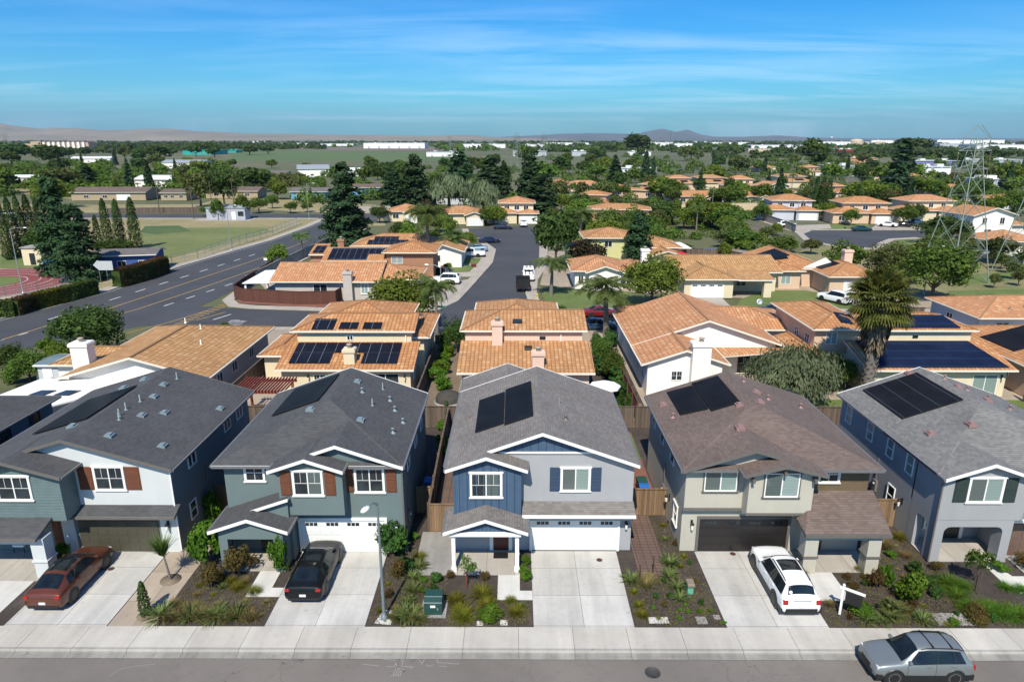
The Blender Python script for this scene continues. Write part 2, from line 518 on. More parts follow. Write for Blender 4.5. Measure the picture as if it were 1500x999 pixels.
M['rust'] = m_plain('rusty_iron', (.06, .022, .014), .85)
M['lamp_lens'] = m_plain('frosted_lens', (.75, .74, .68), .3)
M['chim_cap'] = m_plain('chimney_cap', (.30, .27, .22), .8)
M['bark'] = m_ground('tree_bark', [(.05, .035, .025), (.10, .075, .055), (.15, .12, .09)], 2, 8, 30, .8, .05)
M['palmbark'] = m_ground('palm_bark', [(.09, .08, .07), (.16, .145, .125), (.22, .20, .18)], 2, 8, 20, .9, .06)
M['sky_white'] = m_plain('cloth_white', (.78, .77, .74), .8)
M['yellow_paint'] = m_plain('yellow_enamel', (.55, .38, .02), .5)
M['signgreen'] = m_plain('sign_green', (.01, .17, .11), .5)
M['signback'] = m_plain('sign_back_aluminium', (.50, .51, .52), .5, .3)
M['red'] = m_plain('red_fabric', (.35, .012, .02), .8)
M['redlight'] = m_plain('red_lamp_plastic', (.30, .012, .010), .15)
M['headlight'] = m_plain('clear_lamp_plastic', (.55, .56, .56), .12)
M['plate'] = m_plain('plate_white', (.6, .62, .66), .4)
M['trackred'] = m_plain('red_track_rubber', (.19, .042, .036), .9, var=.1, sc_=.3)
# ---------------------------------------------------------------- house building kit
FACE_ROT = {'-y': 0, '+x': PI/2, '-x': -PI/2, '+y': PI}
def face_M(face, c, p, z=0):
 """local frame of a wall: x along it, -y out of it. c: position along the wall, p: the wall plane"""
 loc = (c, p, z) if face in ('-y', '+y') else (p, c, z)
 return Matrix.Translation(loc) @ Matrix.Rotation(FACE_ROT[face], 4, 'Z')
def roof_shape(mb, x0, x1, y0, y1, ze, s, t=.16, axis='y', e0='g', e1='g', m=0, me=1, caps=True):
 if axis == 'x':
  a0, a1, b0, b1 = y0, y1, x0, x1
  P = lambda a, b, z: (b, a, z)
 else:
  a0, a1, b0, b1 = x0, x1, y0, y1
  P = lambda a, b, z: (a, b, z)
 h = (a1 - a0)/2
 ac, zr = a0 + h, ze + s*h
 r0 = b0 + (h if e0 == 'h' else 0)
 r1 = b1 - (h if e1 == 'h' else 0)
 if r1 < r0: r0 = r1 = (b0 + b1)/2
 pts = [P(a0, b0, ze), P(a1, b0, ze), P(a1, b1, ze), P(a0, b1, ze), P(ac, r0, zr), P(ac, r1, zr)]
 fs = [(0, 4, 5, 3), (1, 2, 5, 4)]
 if e0 == 'h': fs.append((0, 1, 4))
 if e1 == 'h': fs.append((2, 3, 5))
 mb.slab(pts, fs, t, m, me)
 if not caps: return zr
 q = [Vector(p) for p in pts]
 up = Vector((0, 0, .02))
 if r1 - r0 > .1: mb.beam(q[4] + up, q[5] + up, .26, .07, m)
 if e0 == 'h':
  for k in (0, 1): mb.beam(q[k] + up, q[4] + up, .22, .06, m)
 if e1 == 'h':
  for k in (2, 3): mb.beam(q[k] + up, q[5] + up, .22, .06, m)
 return zr
class House:
 def __init__(s, name, label, cat, base, roof_m, trim_m, wall_m, group=None):
  s.root = empty(name, base)
  tag(s.root, label, cat, group)
  s.walls, s.roof_m, s.trim_m, s.wall_m = {}, roof_m, trim_m, wall_m
  s.roof, s.trim, s.gut_m, s.more = MB(), MB(), None, []
 def wmb(s, m=None, part='wall'):
  if isinstance(m, tuple): m, part = m
  return s.walls.setdefault(((m or s.wall_m).name, part), (MB(), m or s.wall_m, part))[0]
 def mass(s, wall, roof, z0, ze, sl, axis='y', e0='g', e1='g', wm=None, t=.16, rake=(0, 0), fascia=True):
  """a body with its pitched roof. wall/roof: x0,x1,y0,y1. rake: which gable ends carry barge boards"""
  W, R = wall, roof
  if axis == 'x':
   W2, R2 = (W[2], W[3], W[0], W[1]), (R[2], R[3], R[0], R[1])
  else:
   W2, R2 = W, R
  zl, zr_ = ze + sl*(W2[0] - R2[0]) - t - .01, ze + sl*(R2[1] - W2[1]) - t - .01
  hips = [ze + sl*(W2[2] - R2[2]) - t - .01] if e0 == 'h' else []
  if e1 == 'h': hips.append(ze + sl*(R2[3] - W2[3]) - t - .01)
  zt = min([zl, zr_] + hips)
  mb = s.wmb(wm)
  mb.box(W[0], W[1], W[2], W[3], z0, zt)
  xc = (R2[0] + R2[1])/2
  zp = ze + sl*(xc - R2[0]) - t - .01
  tri = [(W2[0], zt), (W2[1], zt), (W2[1], max(zr_, zt)), (xc, zp), (W2[0], max(zl, zt))]
  for e, b0, b1 in ((e0, W2[2], W2[2] + .2), (e1, W2[3] - .2, W2[3])):
   if e == 'g': mb.prism(tri, 'y' if axis == 'y' else 'x', b0, b1)
  roof_shape(s.roof, *R, ze, sl, t, axis, e0, e1, caps='tile' in s.roof_m.name)
  zrt = ze + sl*(xc - R2[0])
  d = .02
  for k, (e, b) in enumerate(((e0, R2[2]), (e1, R2[3]))):
   sg = -1 if k == 0 else 1
   if e == 'g' and rake[k]:
    h = .17; bb = MB(); s.more.append(('barge_board', bb))
    for xa, xb in ((R2[0] - .03, xc), (xc, R2[1] + .03)):
     za, zb = (ze - .03*sl if xa < xc else zrt), (zrt if xb <= xc else ze - .03*sl)
     poly = [(xa, za + d), (xa, za + d - h), (xb, zb + d - h), (xb, zb + d)]
     lo, hi = sorted((b + sg*.05, b - sg*.004))
     bb.prism(poly, 'y' if axis == 'y' else 'x', lo, hi)
  def gut(*bx):
   q = MB(); q.box(*bx); s.more.append(('gutter', q))
  if fascia:
   for xa in (R2[0], R2[1]):
    sg = -1 if xa == R2[0] else 1
    lo, hi = sorted((xa + sg*.002, xa + sg*.11))
    if axis == 'y': gut(lo, hi, R2[2] + .02, R2[3] - .02, ze - .13, ze - .02)
    else: gut(R2[2] + .02, R2[3] - .02, lo, hi, ze - .13, ze - .02)
   for k, (e, b) in enumerate(((e0, R2[2]), (e1, R2[3]))):
    if e == 'h':
     sg = -1 if k == 0 else 1
     lo, hi = sorted((b + sg*.002, b + sg*.11))
     if axis == 'y': gut(R2[0] + .02, R2[1] - .02, lo, hi, ze - .13, ze - .02)
     else: gut(lo, hi, R2[0] + .02, R2[1] - .02, ze - .13, ze - .02)
  return zrt
 def shed(s, x0, x1, y0, y1, z0, z1, axis='y', t=.14, me=1):
  """single slope; z0 at y0 (or x0), z1 at y1 (or x1)"""
  if axis == 'y': pts = [(x0, y0, z0), (x1, y0, z0), (x1, y1, z1), (x0, y1, z1)]
  else: pts = [(x0, y0, z0), (x1, y0, z1), (x1, y1, z1), (x0, y1, z0)]
  s.roof.slab(pts, [(0, 1, 2, 3)], t, 0, me)
  if axis == 'y':
   lo, hi = sorted((y0 - .1, y0 - .003)) if z0 < z1 else sorted((y1 + .003, y1 + .1))
   q = MB(); q.box(x0, x1, lo, hi, min(z0, z1) - .15, min(z0, z1) - .01); s.more.append(('fascia', q))
 def finish(s):
  for mb, m, part in s.walls.values(): mb.build(part, m, s.root)
  s.roof_o = s.roof.build('roof', [s.roof_m, s.trim_m], s.root)
  if s.trim.v: s.trim.build('roof_trim', s.trim_m, s.root)
  for nm, q in s.more: q.build(nm, (s.gut_m or s.trim_m) if nm == 'gutter' else s.trim_m, s.root)
  return s.root
 def bit(s, nm, kind, *a):
  q = MB(); getattr(q, kind)(*a); s.more.append((nm, q))
 # ---- parts
 def window(s, face, c, p, z0, w, h, pane=None, frame=None, style='slide', casing=None, grid=0, sill=True):
  F = MB(face_M(face, c, p, z0))
  fw, d = .06, .06
  F.box(-w/2, w/2, -d, 0, 0, fw); F.box(-w/2, w/2, -d, 0, h - fw, h)
  F.box(-w/2, -w/2 + fw, -d, 0, fw, h - fw); F.box(w/2 - fw, w/2, -d, 0, fw, h - fw)
  if style == 'slide': F.box(-fw/2, fw/2, -d + .01, 0, fw, h - fw)
  elif style == 'hung': F.box(-w/2 + fw, w/2 - fw, -d + .01, 0, h/2 - .025, h/2 + .025)
  if grid:
   zg = h*.5 if style == 'slide' else h*.75
   if style == 'slide':
    F.box(-w/2 + fw, -fw/2, -.035, -.012, zg - .008, zg + .008); F.box(fw/2, w/2 - fw, -.035, -.012, zg - .008, zg + .008)
    for sx in (-w/4, w/4): F.box(sx - .008, sx + .008, -.034, -.012, zg + .013, h - fw)
   else:
    F.box(-.012, .012, -.035, -.012, fw, h - fw)
  o = F.build('window', frame or M['white'], s.root)
  two = isinstance(pane, tuple)
  for xa, xb, pm in (((-w/2 + fw*.8, 0, pane[0]), (.001, w/2 - fw*.8, pane[1])) if two else ((-w/2 + fw*.8, w/2 - fw*.8, pane),)):
   Pn = MB(face_M(face, c, p, z0)); Pn.box(xa, xb, -.015, -.002, fw*.8, h - fw*.8); Pn.build('pane', pm or M['glass'], o)
  if casing:
   K = MB(face_M(face, c, p, z0)); cw = .065
   K.box(-w/2 - cw - .05, w/2 + cw + .05, -.09, 0, h + .002, h + cw + .02)
   K.box(-w/2 - cw - .05, w/2 + cw + .05, -.1, 0, -cw, -.002)
   K.box(-w/2 - cw, -w/2 - .002, -.07, 0, 0, h); K.box(w/2 + .002, w/2 + cw, -.07, 0, 0, h)
   K.build('casing', casing, o)
  return o
 def shutters(s, face, c, p, z0, w, h, sw, mat):
  for sg in (-1, 1):
   F = MB(face_M(face, c + sg*(w/2 + sw/2 + .03), p, z0))
   F.box(-sw/2, sw/2, -.045, 0, 0, h)
   F.box(-sw/2 + .05, sw/2 - .05, -.06, -.045, .06, h*.48); F.box(-sw/2 + .05, sw/2 - .05, -.06, -.045, h*.53, h - .06)
   F.build('shutter', mat, s.root)
 def garage(s, c, p, w, h, mat, lites=True, casing=None, face='-y', z0=0, rows=4, cols=8):
  F = MB(face_M(face, c, p, z0))
  F.box(-w/2, w/2, -.03, 0, .01, h)
  rh = h/rows
  for r in range(rows - (1 if lites else 0)):
   F.box(-w/2 + .03, w/2 - .03, -.038, -.03, r*rh + .02, (r + 1)*rh - .012)
   for k in range(cols):
    cw = w/cols
    F.box(-w/2 + k*cw + .07, -w/2 + (k + 1)*cw - .07, -.055, -.038, r*rh + .09, (r + 1)*rh - .09)
  o = F.build('garage_door', mat, s.root)
  if lites:
   cw = w/4
   for k in range(4):
    x = -w/2 + (k + .5)*cw; G_ = MB(face_M(face, c, p, z0))
    for q in range(3): G_.box(x - .33 + q*.23, x - .33 + q*.23 + .19, -.042, -.031, h - rh*.72, h - rh*.34)
    G_.build('pane', M['glass'], o)
  if casing:
   K = MB(face_M(face, c, p, z0))
   K.box(-w/2 - .14, -w/2 - .003, -.1, 0, 0, h + .14); K.box(w/2 + .003, w/2 + .14, -.1, 0, 0, h + .14)
   K.box(-w/2 - .003, w/2 + .003, -.1, 0, h + .003, h + .14)
   K.build('casing', casing, o)
  return o
 def door(s, c, p, w, h, mat, face='-y', z0=.02, casing=None):
  F = MB(face_M(face, c, p, z0))
  F.box(-w/2, w/2, -.05, 0, 0, h)
  for (a, b) in ((.1, .45), (.52, .94)):
   for sg in (-1, 1): F.box(sg*w*.22 - w*.16, sg*w*.22 + w*.16, -.062, -.05, h*a, h*b)
  o = F.build('door', mat, s.root)
  H = MB(face_M(face, c, p, z0)); H.box(w/2 - .14, w/2 - .06, -.12, -.05, h*.47, h*.53); H.build('handle', M['chrome'], o)
  if casing:
   K = MB(face_M(face, c, p, z0))
   K.box(-w/2 - .2, -w/2 - .003, -.09, 0, 0, h + .12); K.box(w/2 + .003, w/2 + .2, -.09, 0, 0, h + .12); K.box(-w/2 - .003, w/2 + .003, -.09, 0, h + .003, h + .12)
   K.build('casing', casing, o)
 def post(s, x, y, z0, z1, w=.2, mat=None, base=True):
  F = MB(); F.box(x - w/2, x + w/2, y - w/2, y + w/2, z0, z1)
  if base:
   F.box(x - w/2 - .04, x + w/2 + .04, y - w/2 - .04, y + w/2 + .04, z0, z0 + .22)
   F.box(x - w/2 - .03, x + w/2 + .03, y - w/2 - .03, y + w/2 + .03, z1 - .18, z1 - .02)
  F.build('porch_post', mat or M['white'], s.root)
 def lamp(s, face, c, p, z):
  F = MB(face_M(face, c, p, z))
  F.box(-.06, .06, -.04, 0, -.2, .2); F.tube([(0, -.04, .15), (0, -.2, .22), (0, -.2, .12)], .015, 6)
  F.lathe([(.05, .12), (.11, .04), (.1, 0)], (0, -.2, 0), 8)
  F.lathe([(.06, -.3), (.03, -.33)], (0, -.2, 0), 8)
  o = F.build('wall_lamp', M['black'], s.root)
  L = MB(face_M(face, c, p, z)); L.lathe([(.055, -.3), (.085, 0)], (0, -.2, 0), 8); L.build('lamp_glass', M['lamp_lens'], o)
 def solar(s, pts, mat, thick=.05, lift=.12, name='solar_panel', grid=None):
  """pts: four corners on the roof surface"""
  F = MB()
  q = [Vector(p) + Vector((0, 0, lift)) for p in pts]
  F.slab(q, [(0, 1, 2, 3)], thick, 0, 1)
  return F.build(name, [mat, M['black']], s.root)
 def vent(s, x, y, z, mat, kind=0, sl=.3):
  F = MB()
  if kind == 0:
   F.box(x - .24, x + .24, y - .22, y + .22, z - .12, z + .07); F.box(x - .14, x + .14, y - .18, y + .18, z + .07, z + .15)
  elif kind == 1:
   F.lathe([(.16, -.12), (.16, .03), (.06, .05), (.05, .22), (.1, .24), (.1, .3), (0, .31)], (x, y, z), 10)
  else:
   F.lathe([(.12, -.1), (.12, .02), (.035, .03), (.035, .45), (0, .45)], (x, y, z), 8)
  F.build('roof_vent' if kind < 2 else 'vent_pipe', mat, s.root)
 def chimney(s, x, y, z0, z1, w, d, mat, capm=None):
  F = MB(); F.box(x - w/2, x + w/2, y - d/2, y + d/2, z0, z1)
  o = F.build('chimney', mat, s.root)
  C = MB(); C.box(x - w/2 - .1, x + w/2 + .1, y - d/2 - .1, y + d/2 + .1, z1 - .25, z1); C.box(x - w/2 - .04, x + w/2 + .04, y - d/2 - .04, y + d/2 + .04, z1, z1 + .08)
  C.build('chimney_cap', mat, o)
  G_ = MB(); G_.lathe([(.17, 0), (.17, .25), (.26, .27), (.26, .36), (.06, .42), (0, .42)], (x, y, z1 + .08), 10); G_.build('flue', M['chim_cap'], o)
 def downspout(s, pts, mat=None):
  F = MB()
  for a, b in zip(pts, pts[1:]): F.beam(a, b, .08, .06)
  F.build('downspout', mat or M['white'], s.root)
# ---------------------------------------------------------------- the front row of new houses
SH_GREY = m_shingle('charcoal_shingles', (.05, .051, .054), (.074, .075, .078))
SH_WARM = m_shingle('warm_grey_shingles', (.135, .122, .112), (.20, .183, .17))
SH_BROWN = m_shingle('brown_shingles', (.108, .077, .065), (.155, .116, .10))
SH_MID = m_shingle('mid_grey_shingles', (.125, .122, .117), (.195, .19, .183))
W_BLUEGREY = m_stucco('cool_grey_stucco', (.31, .315, .33))
W_NAVY = m_siding('navy_board_and_batten', (.045, .085, .145), .42, True)
W_TEAL = m_stucco('grey_teal_stucco', (.115, .155, .156))
W_PALE = m_stucco('pale_grey_stucco', (.50, .52, .52))
W_SLATE = m_stucco('slate_stucco', (.14, .168, .172))
W_TEALSIDE = m_siding('teal_lap_siding', (.115, .165, .168), .17)
W_GREIGE = m_stucco('greige_stucco', (.40, .38, .32))
W_BROWNSIDE = m_siding('brown_lap_siding', (.13, .092, .052), .17)
W_STEEL = m_stucco('steel_grey_stucco', (.28, .285, .295))
W_BLUE = m_stucco('dusty_blue_stucco', (.10, .145, .185))
def meter(hs, face, c, p):
 q = MB(face_M(face, c, p, 0)); q.box(-.2, .2, -.14, 0, 1.0, 1.75); q.tube([(0, -.06, 1.75), (0, -.06, 3.2)], .03, 6); o = q.build('electric_meter', M['vent_grey'], hs.root, bevel=.01)
 q = MB(face_M(face, c, p, 0) @ Matrix.Translation((0, -.14, 1.5)) @ Matrix.Rotation(PI/2, 4, 'X')); q.lathe([(.09, 0), (.09, .07), (0, .08)], n=12); q.build('dial', M['galv'], o)
 q = MB(face_M(face, c + .7, p, 0)); q.box(-.12, .12, -.1, 0, .3, .9); q.build('gas_meter', M['vent_grey'], hs.root)
G_FRONT = 'two storey houses along the near street'
# --- blue gabled house in the middle
h = House('house', 'pale grey two storey house with navy board gables and a white garage door', 'house', (1.5, 38, 0), SH_WARM, M['white'], W_BLUEGREY, G_FRONT); h.gut_m = M['gutter']
h.mass((-3.3, 6.45, 33.3, 43.6), (-3.68, 6.64, 32.9, 43.9), 0, 5.39, .36, rake=(1, 1))
h.mass((-3.3, 2.3, 43.6, 46.3), (-3.68, 2.7, 42.5, 46.7), 0, 5.36, .36, rake=(0, 1))
h.mass((-3.25, .37, 32.5, 33.7), (-3.6, .66, 32.15, 34.6), 2.72, 5.48, .345, wm=(W_NAVY, 'bay_wall'), rake=(1, 0))
for k in range(10): h.wmb(W_NAVY, 'bay_wall').box(-3.2 + k*.39, -3.15 + k*.39, 32.475, 32.5, 2.75, 5.55)
# navy gable apron over a white band
g = h.wmb(W_NAVY, 'gable_panel')
g.prism([(-1.2, 6.02), (4.15, 6.02), (1.48, 6.98)], 'y', 33.25, 33.3)
h.bit('trim_board', 'box', -1.25, 4.3, 33.2, 33.298, 5.93, 6.03)
h.window('-y', 3.3, 33.3, 3.7, 1.5, 1.35, (M['blindgrey'], M['blind']), casing=M['white'])
h.shutters('-y', 3.3, 33.3, 3.68, 1.62, 1.4, .55, M['shutter_blue'])
h.window('-y', -1.5, 32.5, 3.75, 1.6, 1.4, (M['glass'], M['blindgrey']), casing=M['white'], grid=1)
h.garage(3.33, 33.3, 4.7, 1.98, M['gar_white'], True, M['white'])
h.shed(.42, 6.5, 32.4, 33.32, 2.72, 3.05)
h.wmb().box(.55, 6.35, 32.55, 33.3, 2.3, 2.58)
h.mass((-3.3, .25, 31.25, 33.3), (-3.67, .68, 30.95, 33.5), 2.32, 2.54, .345, wm=(W_NAVY, 'porch_gable'), rake=(1, 0))
h.bit('trim_board', 'box', -3.4, .35, 31.12, 31.252, 2.2, 2.42)
for k in range(9): h.wmb(W_NAVY, 'porch_gable').box(-3.1 + k*.4, -3.05 + k*.4, 31.225, 31.25, 2.42, 2.35 + .345*(1.7 - abs(-3.08 + k*.4 + 1.5)) + .2)
h.post(-3.2, 31.37, 0, 2.32, .2); h.post(.14, 31.37, 0, 2.32, .2)
h.door(-.75, 33.3, .85, 1.98, M['door_red'], casing=M['white'])
h.window('-y', -2.2, 33.3, 1.05, 1.3, .95, M['glass'], casing=M['white'], style='plain')
h.lamp('-y', 6.15, 33.3, 1.75)
for x in (-.9, 4.6): h.window('+x' if x > 3 else '-x', 36.5, 6.45 if x > 3 else -3.3, 3.9, .9, 1.1, M['glass'], style='hung')
h.window('+x', 40.5, 6.45, 3.9, 1.2, 1.1, M['glass']); h.window('+x', 39, 6.45, 1.0, .9, 1.1, M['glass'], style='hung')
zl = lambda x: 5.39 + .36*(x + 3.68)
zrr = lambda x: 5.39 + .36*(6.64 - x)
h.solar([(-2.25, 35.8, zl(-2.25)), (-.62, 35.8, zl(-.62)), (-.62, 40.75, zl(-.62)), (-2.25, 40.75, zl(-2.25))], M['solar'])
h.solar([(-.58, 35.5, zl(-.58)), (1.05, 35.5, zl(1.05)), (1.05, 41.1, zl(1.05)), (-.58, 41.1, zl(-.58))], M['solar'])
for x, y, k in ((2.3, 40.4, 0), (2.7, 38.2, 2), (2.75, 36.4, 0), (4.3, 36.9, 0), (3.9, 41.5, 0), (2.9, 35.9, 1)): h.vent(x, y, zrr(x), M['vent_grey'], k)
h.vent(-2.85, 38.6, zl(-2.85), M['vent_grey'], 0)
meter(h, '+x', 35.2, 6.45)
h.finish()
H3 = h
# --- dark teal house
h = House('house', 'dark teal two storey house with brown shutters and a white garage door', 'house', (-11, 38, 0), SH_GREY, M['white'], W_TEAL, G_FRONT); h.gut_m = M['gutter']
h.mass((-15.65, -6.1, 33.2, 43.2), (-16.1, -5.93, 32.8, 43.6), 0, 5.4, .36, e0='h', rake=(0, 1))
h.mass((-12.55, -6.09, 33.1, 36), (-12.95, -5.93, 32.72, 37.9), 0, 5.36, .35, rake=(1, 0))
h.mass((-12.45, -9.05, 32.3, 33.3), (-12.82, -8.93, 31.95, 34.6), 2.75, 5.5, .345, rake=(1, 0))
h.window('-y', -10.87, 32.3, 3.95, 1.5, 1.4, (M['glass'], M['blindgrey']), casing=M['white'], grid=1)
h.shutters('-y', -10.87, 32.3, 3.95, 1.72, 1.4, .56, M['shutter_brown'])
h.window('-y', -7.8, 33.1, 3.7, 1.5, 1.4, M['glass'], casing=M['white'], grid=1)
h.shutters('-y', -7.8, 33.1, 3.7, 1.72, 1.4, .56, M['shutter_brown'])
h.window('-y', -14.0, 33.2, 4.3, 1.0, 1.0, M['glass'], casing=M['white'], style='hung', grid=1)
h.garage(-9.42, 33.1, 4.6, 2.0, M['gar_white'], True, M['white'])
h.wmb().box(-12.45, -11.95, 32.3, 33.2, 0, 2.75)
# porch: a front gable and a second roof behind rising to the bay
h.mass((-15.45, -12.1, 31.2, 33.2), (-15.8, -11.72, 30.9, 33.6), 1.98, 2.6, .345, rake=(1, 0))
h.roof.slab([(-15.8, 31.9, 2.585), (-11.9, 31.9, 3.93), (-11.9, 33.3, 3.93), (-15.8, 33.3, 2.585)], [(0, 1, 2, 3)], .14, 0, 1)
h.wmb().prism([(-15.44, 1.98), (-12.0, 1.98), (-12.0, 3.7), (-15.44, 2.5)], 'y', 32.12, 33.2)
h.bit('barge_board', 'prism', [(-13.9, 3.26), (-13.9, 3.1), (-11.88, 3.8), (-11.88, 3.96)], 'y', 31.85, 31.898)
h.wmb().box(-15.45, -15.0, 31.2, 31.7, 0, 1.98); h.wmb().box(-12.6, -12.1, 31.2, 33.2, 0, 1.98)
h.door(-13.6, 33.2, .95, 2.0, M['door_dark'])
h.lamp('-y', -6.45, 33.1, 1.75)
for y in (35.5, 38.5, 41): h.window('+x', y, -6.1, 3.9, .9, 1.1, M['glass'], style='hung')
h.window('-x', 38, -15.65, 3.9, 1.2, 1.0, M['glass'])
zl = lambda x: 5.4 + .36*(x + 16.1)
zrr = lambda x: 5.4 + .36*(-5.93 - x)
h.solar([(-14.65, 38.1, zl(-14.65)), (-11.75, 38.1, zl(-11.75)), (-11.6, 42.7, zl(-11.6)), (-14.65, 42.7, zl(-14.65))], M['solar'])
for x, y, k in ((-10.2, 41.6, 0), (-9.6, 40.3, 1), (-8.7, 38.9, 2), (-7.9, 40.4, 1), (-7.4, 39.2, 1), (-8.9, 36.4, 0), (-7.0, 36.2, 1), (-6.7, 37.9, 1), (-8.6, 41.8, 2)): h.vent(x, y, zrr(x), M['vent_blue'], k)
h.vent(-11.9, 37.0, zl(-11.9) - .03, M['vent_blue'], 0)
h.downspout([(-6.03, 33.0, 5.2), (-6.03, 33.06, 0)], M['taupe'])
meter(h, '+x', 34.6, -6.09)
h.finish()
# --- pale house with the olive garage
h = House('house', 'pale grey two storey house with brown shutters and an olive garage door', 'house', (-24, 38, 0), SH_GREY, M['taupe'], W_SLATE, G_FRONT); h.gut_m = M['gutter']
h.mass((-29, -18.55, 33.1, 44.2), (-29.4, -18.2, 32.7, 44.6), 0, 5.2, .305, rake=(1, 1))
h.wmb(W_PALE).prism([(-28.9, 2.3), (-18.56, 2.3), (-18.56, 5.1), (-23.8, 6.66), (-28.9, 5.1)], 'y', 33.04, 33.1)
h.wmb(W_PALE).box(-19.45, -18.56, 33.03, 33.1, 0, 2.3); h.wmb(W_PALE).box(-24.9, -24.2, 33.03, 33.1, 0, 2.3)
h.mass((-28.5, -23.6, 31.75, 33.2), (-28.9, -23.2, 31.3, 34.6), 2.7, 5.46, .3, wm=(W_TEALSIDE, 'bay_wall'), rake=(1, 0))
h.window('-y', -26.0, 31.75, 3.95, 1.7, 1.35, M['glass'], casing=M['white'], grid=1)
h.window('-y', -21.78, 33.04, 3.85, 1.55, 1.35, M['glass'], grid=1, casing=M['white'])
h.shutters('-y', -21.78, 33.04, 3.85, 1.7, 1.35, .78, M['shutter_brown'])
h.garage(-21.8, 33.08, 4.4, 1.98, M['gar_olive'], False)
h.shed(-24.5, -18.2, 32.35, 33.1, 2.62, 2.95)
h.shed(-29.2, -24.35, 30.4, 33.1, 2.5, 3.35)
h.wmb(W_PALE, 'porch_pillar').box(-24.95, -24.25, 30.65, 31.35, 0, 2.3); h.wmb(W_PALE, 'porch_pillar').box(-29, -24.951, 30.66, 30.95, 2.0, 2.3)
h.wmb(W_PALE, 'porch_pillar').box(-25.02, -24.18, 30.58, 31.42, .95, 1.05)
h.door(-25.0, 33.1, .9, 2.0, M['shutter_brown'])
h.lamp('-y', -19.0, 33.03, 1.75)
for y, z in ((35.6, 4.0), (40.6, 4.0), (42.6, 4.0)): h.window('+x', y, -18.55, z, 1.0, 1.1, M['glass'], style='slide')
h.window('+x', 35.0, -18.55, 1.0, .8, 1.1, M['glass'], style='hung')
zl = lambda x: 5.2 + .305*(x + 29.4)
zrr = lambda x: 5.2 + .305*(-18.2 - x)
h.solar([(-27.5, 35.7, zl(-27.5)), (-24.2, 35.7, zl(-24.2)), (-24.2, 41.1, zl(-24.2)), (-27.5, 41.1, zl(-27.5))], M['solar'])
for x, y, k in ((-22.9, 41.8, 0), (-22.6, 39.9, 0), (-22.9, 38.9, 2), (-22.0, 37.3, 0), (-23.0, 37.5, 2), (-22.9, 36.6, 2), (-22.7, 36.2, 2), (-21.2, 38.3, 0), (-22.2, 34.3, 0), (-19.6, 34.7, 0), (-18.9, 40.7, 0), (-22.7, 43.2, 2)):
 h.vent(x, y, zrr(x), M['vent_blue'], k)
for x, y in ((-24.6, 42.7), (-25.6, 41.9), (-24.6, 35.0)): h.vent(x, y, zl(x), M['vent_blue'], 0)
h.downspout([(-18.48, 33.0, 5.1), (-18.48, 33.0, .1)])
meter(h, '+x', 37.0, -18.55)
h.finish()
# --- sliver of a house at the frame's edge
h = House('house', 'dusty blue house cut by the picture edge beyond the olive garage house', 'house', (-36, 38, 0), SH_GREY, M['taupe'], W_BLUE, G_FRONT); h.gut_m = M['gutter']
h.mass((-41, -31.35, 33.2, 43.0), (-41.4, -30.95, 32.8, 43.4), 0, 5.25, .34, e0='h', e1='h')
for y in (38.5, 41.2): h.window('+x', y, -31.35, 3.7, 1.0, 1.2, M['glass'], frame=M['black'], style='hung')
h.garage(-36, 33.2, 4.6, 2, M['gar_white'], True, M['white'])
h.finish()
# --- greige house with brown roof
h = House('house', 'greige two storey house with a brown roof and a black garage door', 'house', (14, 38, 0), SH_BROWN, M['taupe'], W_GREIGE, G_FRONT); h.gut_m = M['gutter']
h.mass((9.2, 19.1, 33.35, 43.0), (8.88, 19.5, 32.65, 43.4), 0, 5.3, .33, e0='h', rake=(0, 1))
h.mass((9.19, 16.0, 33.0, 36), (8.88, 16.4, 32.55, 37.9), 2.72, 5.26, .32, rake=(1, 0))
h.wmb().box(9.195, 15.5, 33.25, 33.36, 0, 2.715)
h.mass((12.3, 15.7, 32.2, 33.1), (11.9, 16.1, 31.75, 34.3), 2.9, 5.42, .26, rake=(1, 0))
h.wmb().prism([(32.2, 2.9), (33.1, 2.9), (33.1, 2.45)], 'x', 12.3, 15.7)
h.bit('trim_board', 'box', 9.12, 12.3, 32.9, 33.0, 2.7, 2.84); h.bit('trim_board', 'box', 12.22, 15.78, 32.1, 32.2, 2.88, 3.0)
h.wmb(W_BROWNSIDE).box(15.71, 19.12, 33.28, 33.36, 2.9, 5.2)
h.window('-y', 11.05, 33.0, 3.85, 1.75, 1.35, (M['blindgrey'], M['blind']), casing=M['taupe'])
h.window('-y', 14.0, 32.2, 3.95, 1.8, 1.4, (M['blindgrey'], M['blind2']), casing=M['taupe'])
h.window('-y', 16.95, 33.28, 4.25, 1.05, .95, M['glass'], casing=M['white'], style='hung', grid=1)
for x in (12.4, 14.0, 15.6): h.bit('trim_board', 'box', x - .07, x + .07, 31.8, 32.2, 5.3 + .26*(2.1 - abs(x - 14)) - .5, 5.3 + .26*(2.1 - abs(x - 14)) - .3)
h.garage(12.6, 33.25, 4.85, 2.05, M['gar_black'], True, M['taupe'])
h.roof.slab([(15.0, 31.0, 2.5), (19.45, 31.0, 2.5), (19.45, 33.3, 3.75), (16.0, 33.3, 3.75)], [(0, 1, 2, 3)], .16, 0, 1)
h.roof.slab([(15.0, 31.0, 2.5), (16.0, 33.3, 3.75), (15.0, 33.3, 2.9)], [(0, 1, 2)], .16, 0, 1)
h.bit('trim_board', 'box', 15.0, 19.45, 30.88, 30.998, 2.32, 2.5)
for x in (15.5, 18.78):
 h.wmb().box(x - .34, x + .34, 31.15, 31.85, 0, 2.32)
 h.bit('trim_board', 'box', x - .4, x + .4, 31.09, 31.91, .95, 1.06)
h.wmb().box(15.2, 19.1, 31.2, 31.5, 2.0, 2.33)
h.door(16.6, 33.35, .95, 2.0, M['door_dark'])
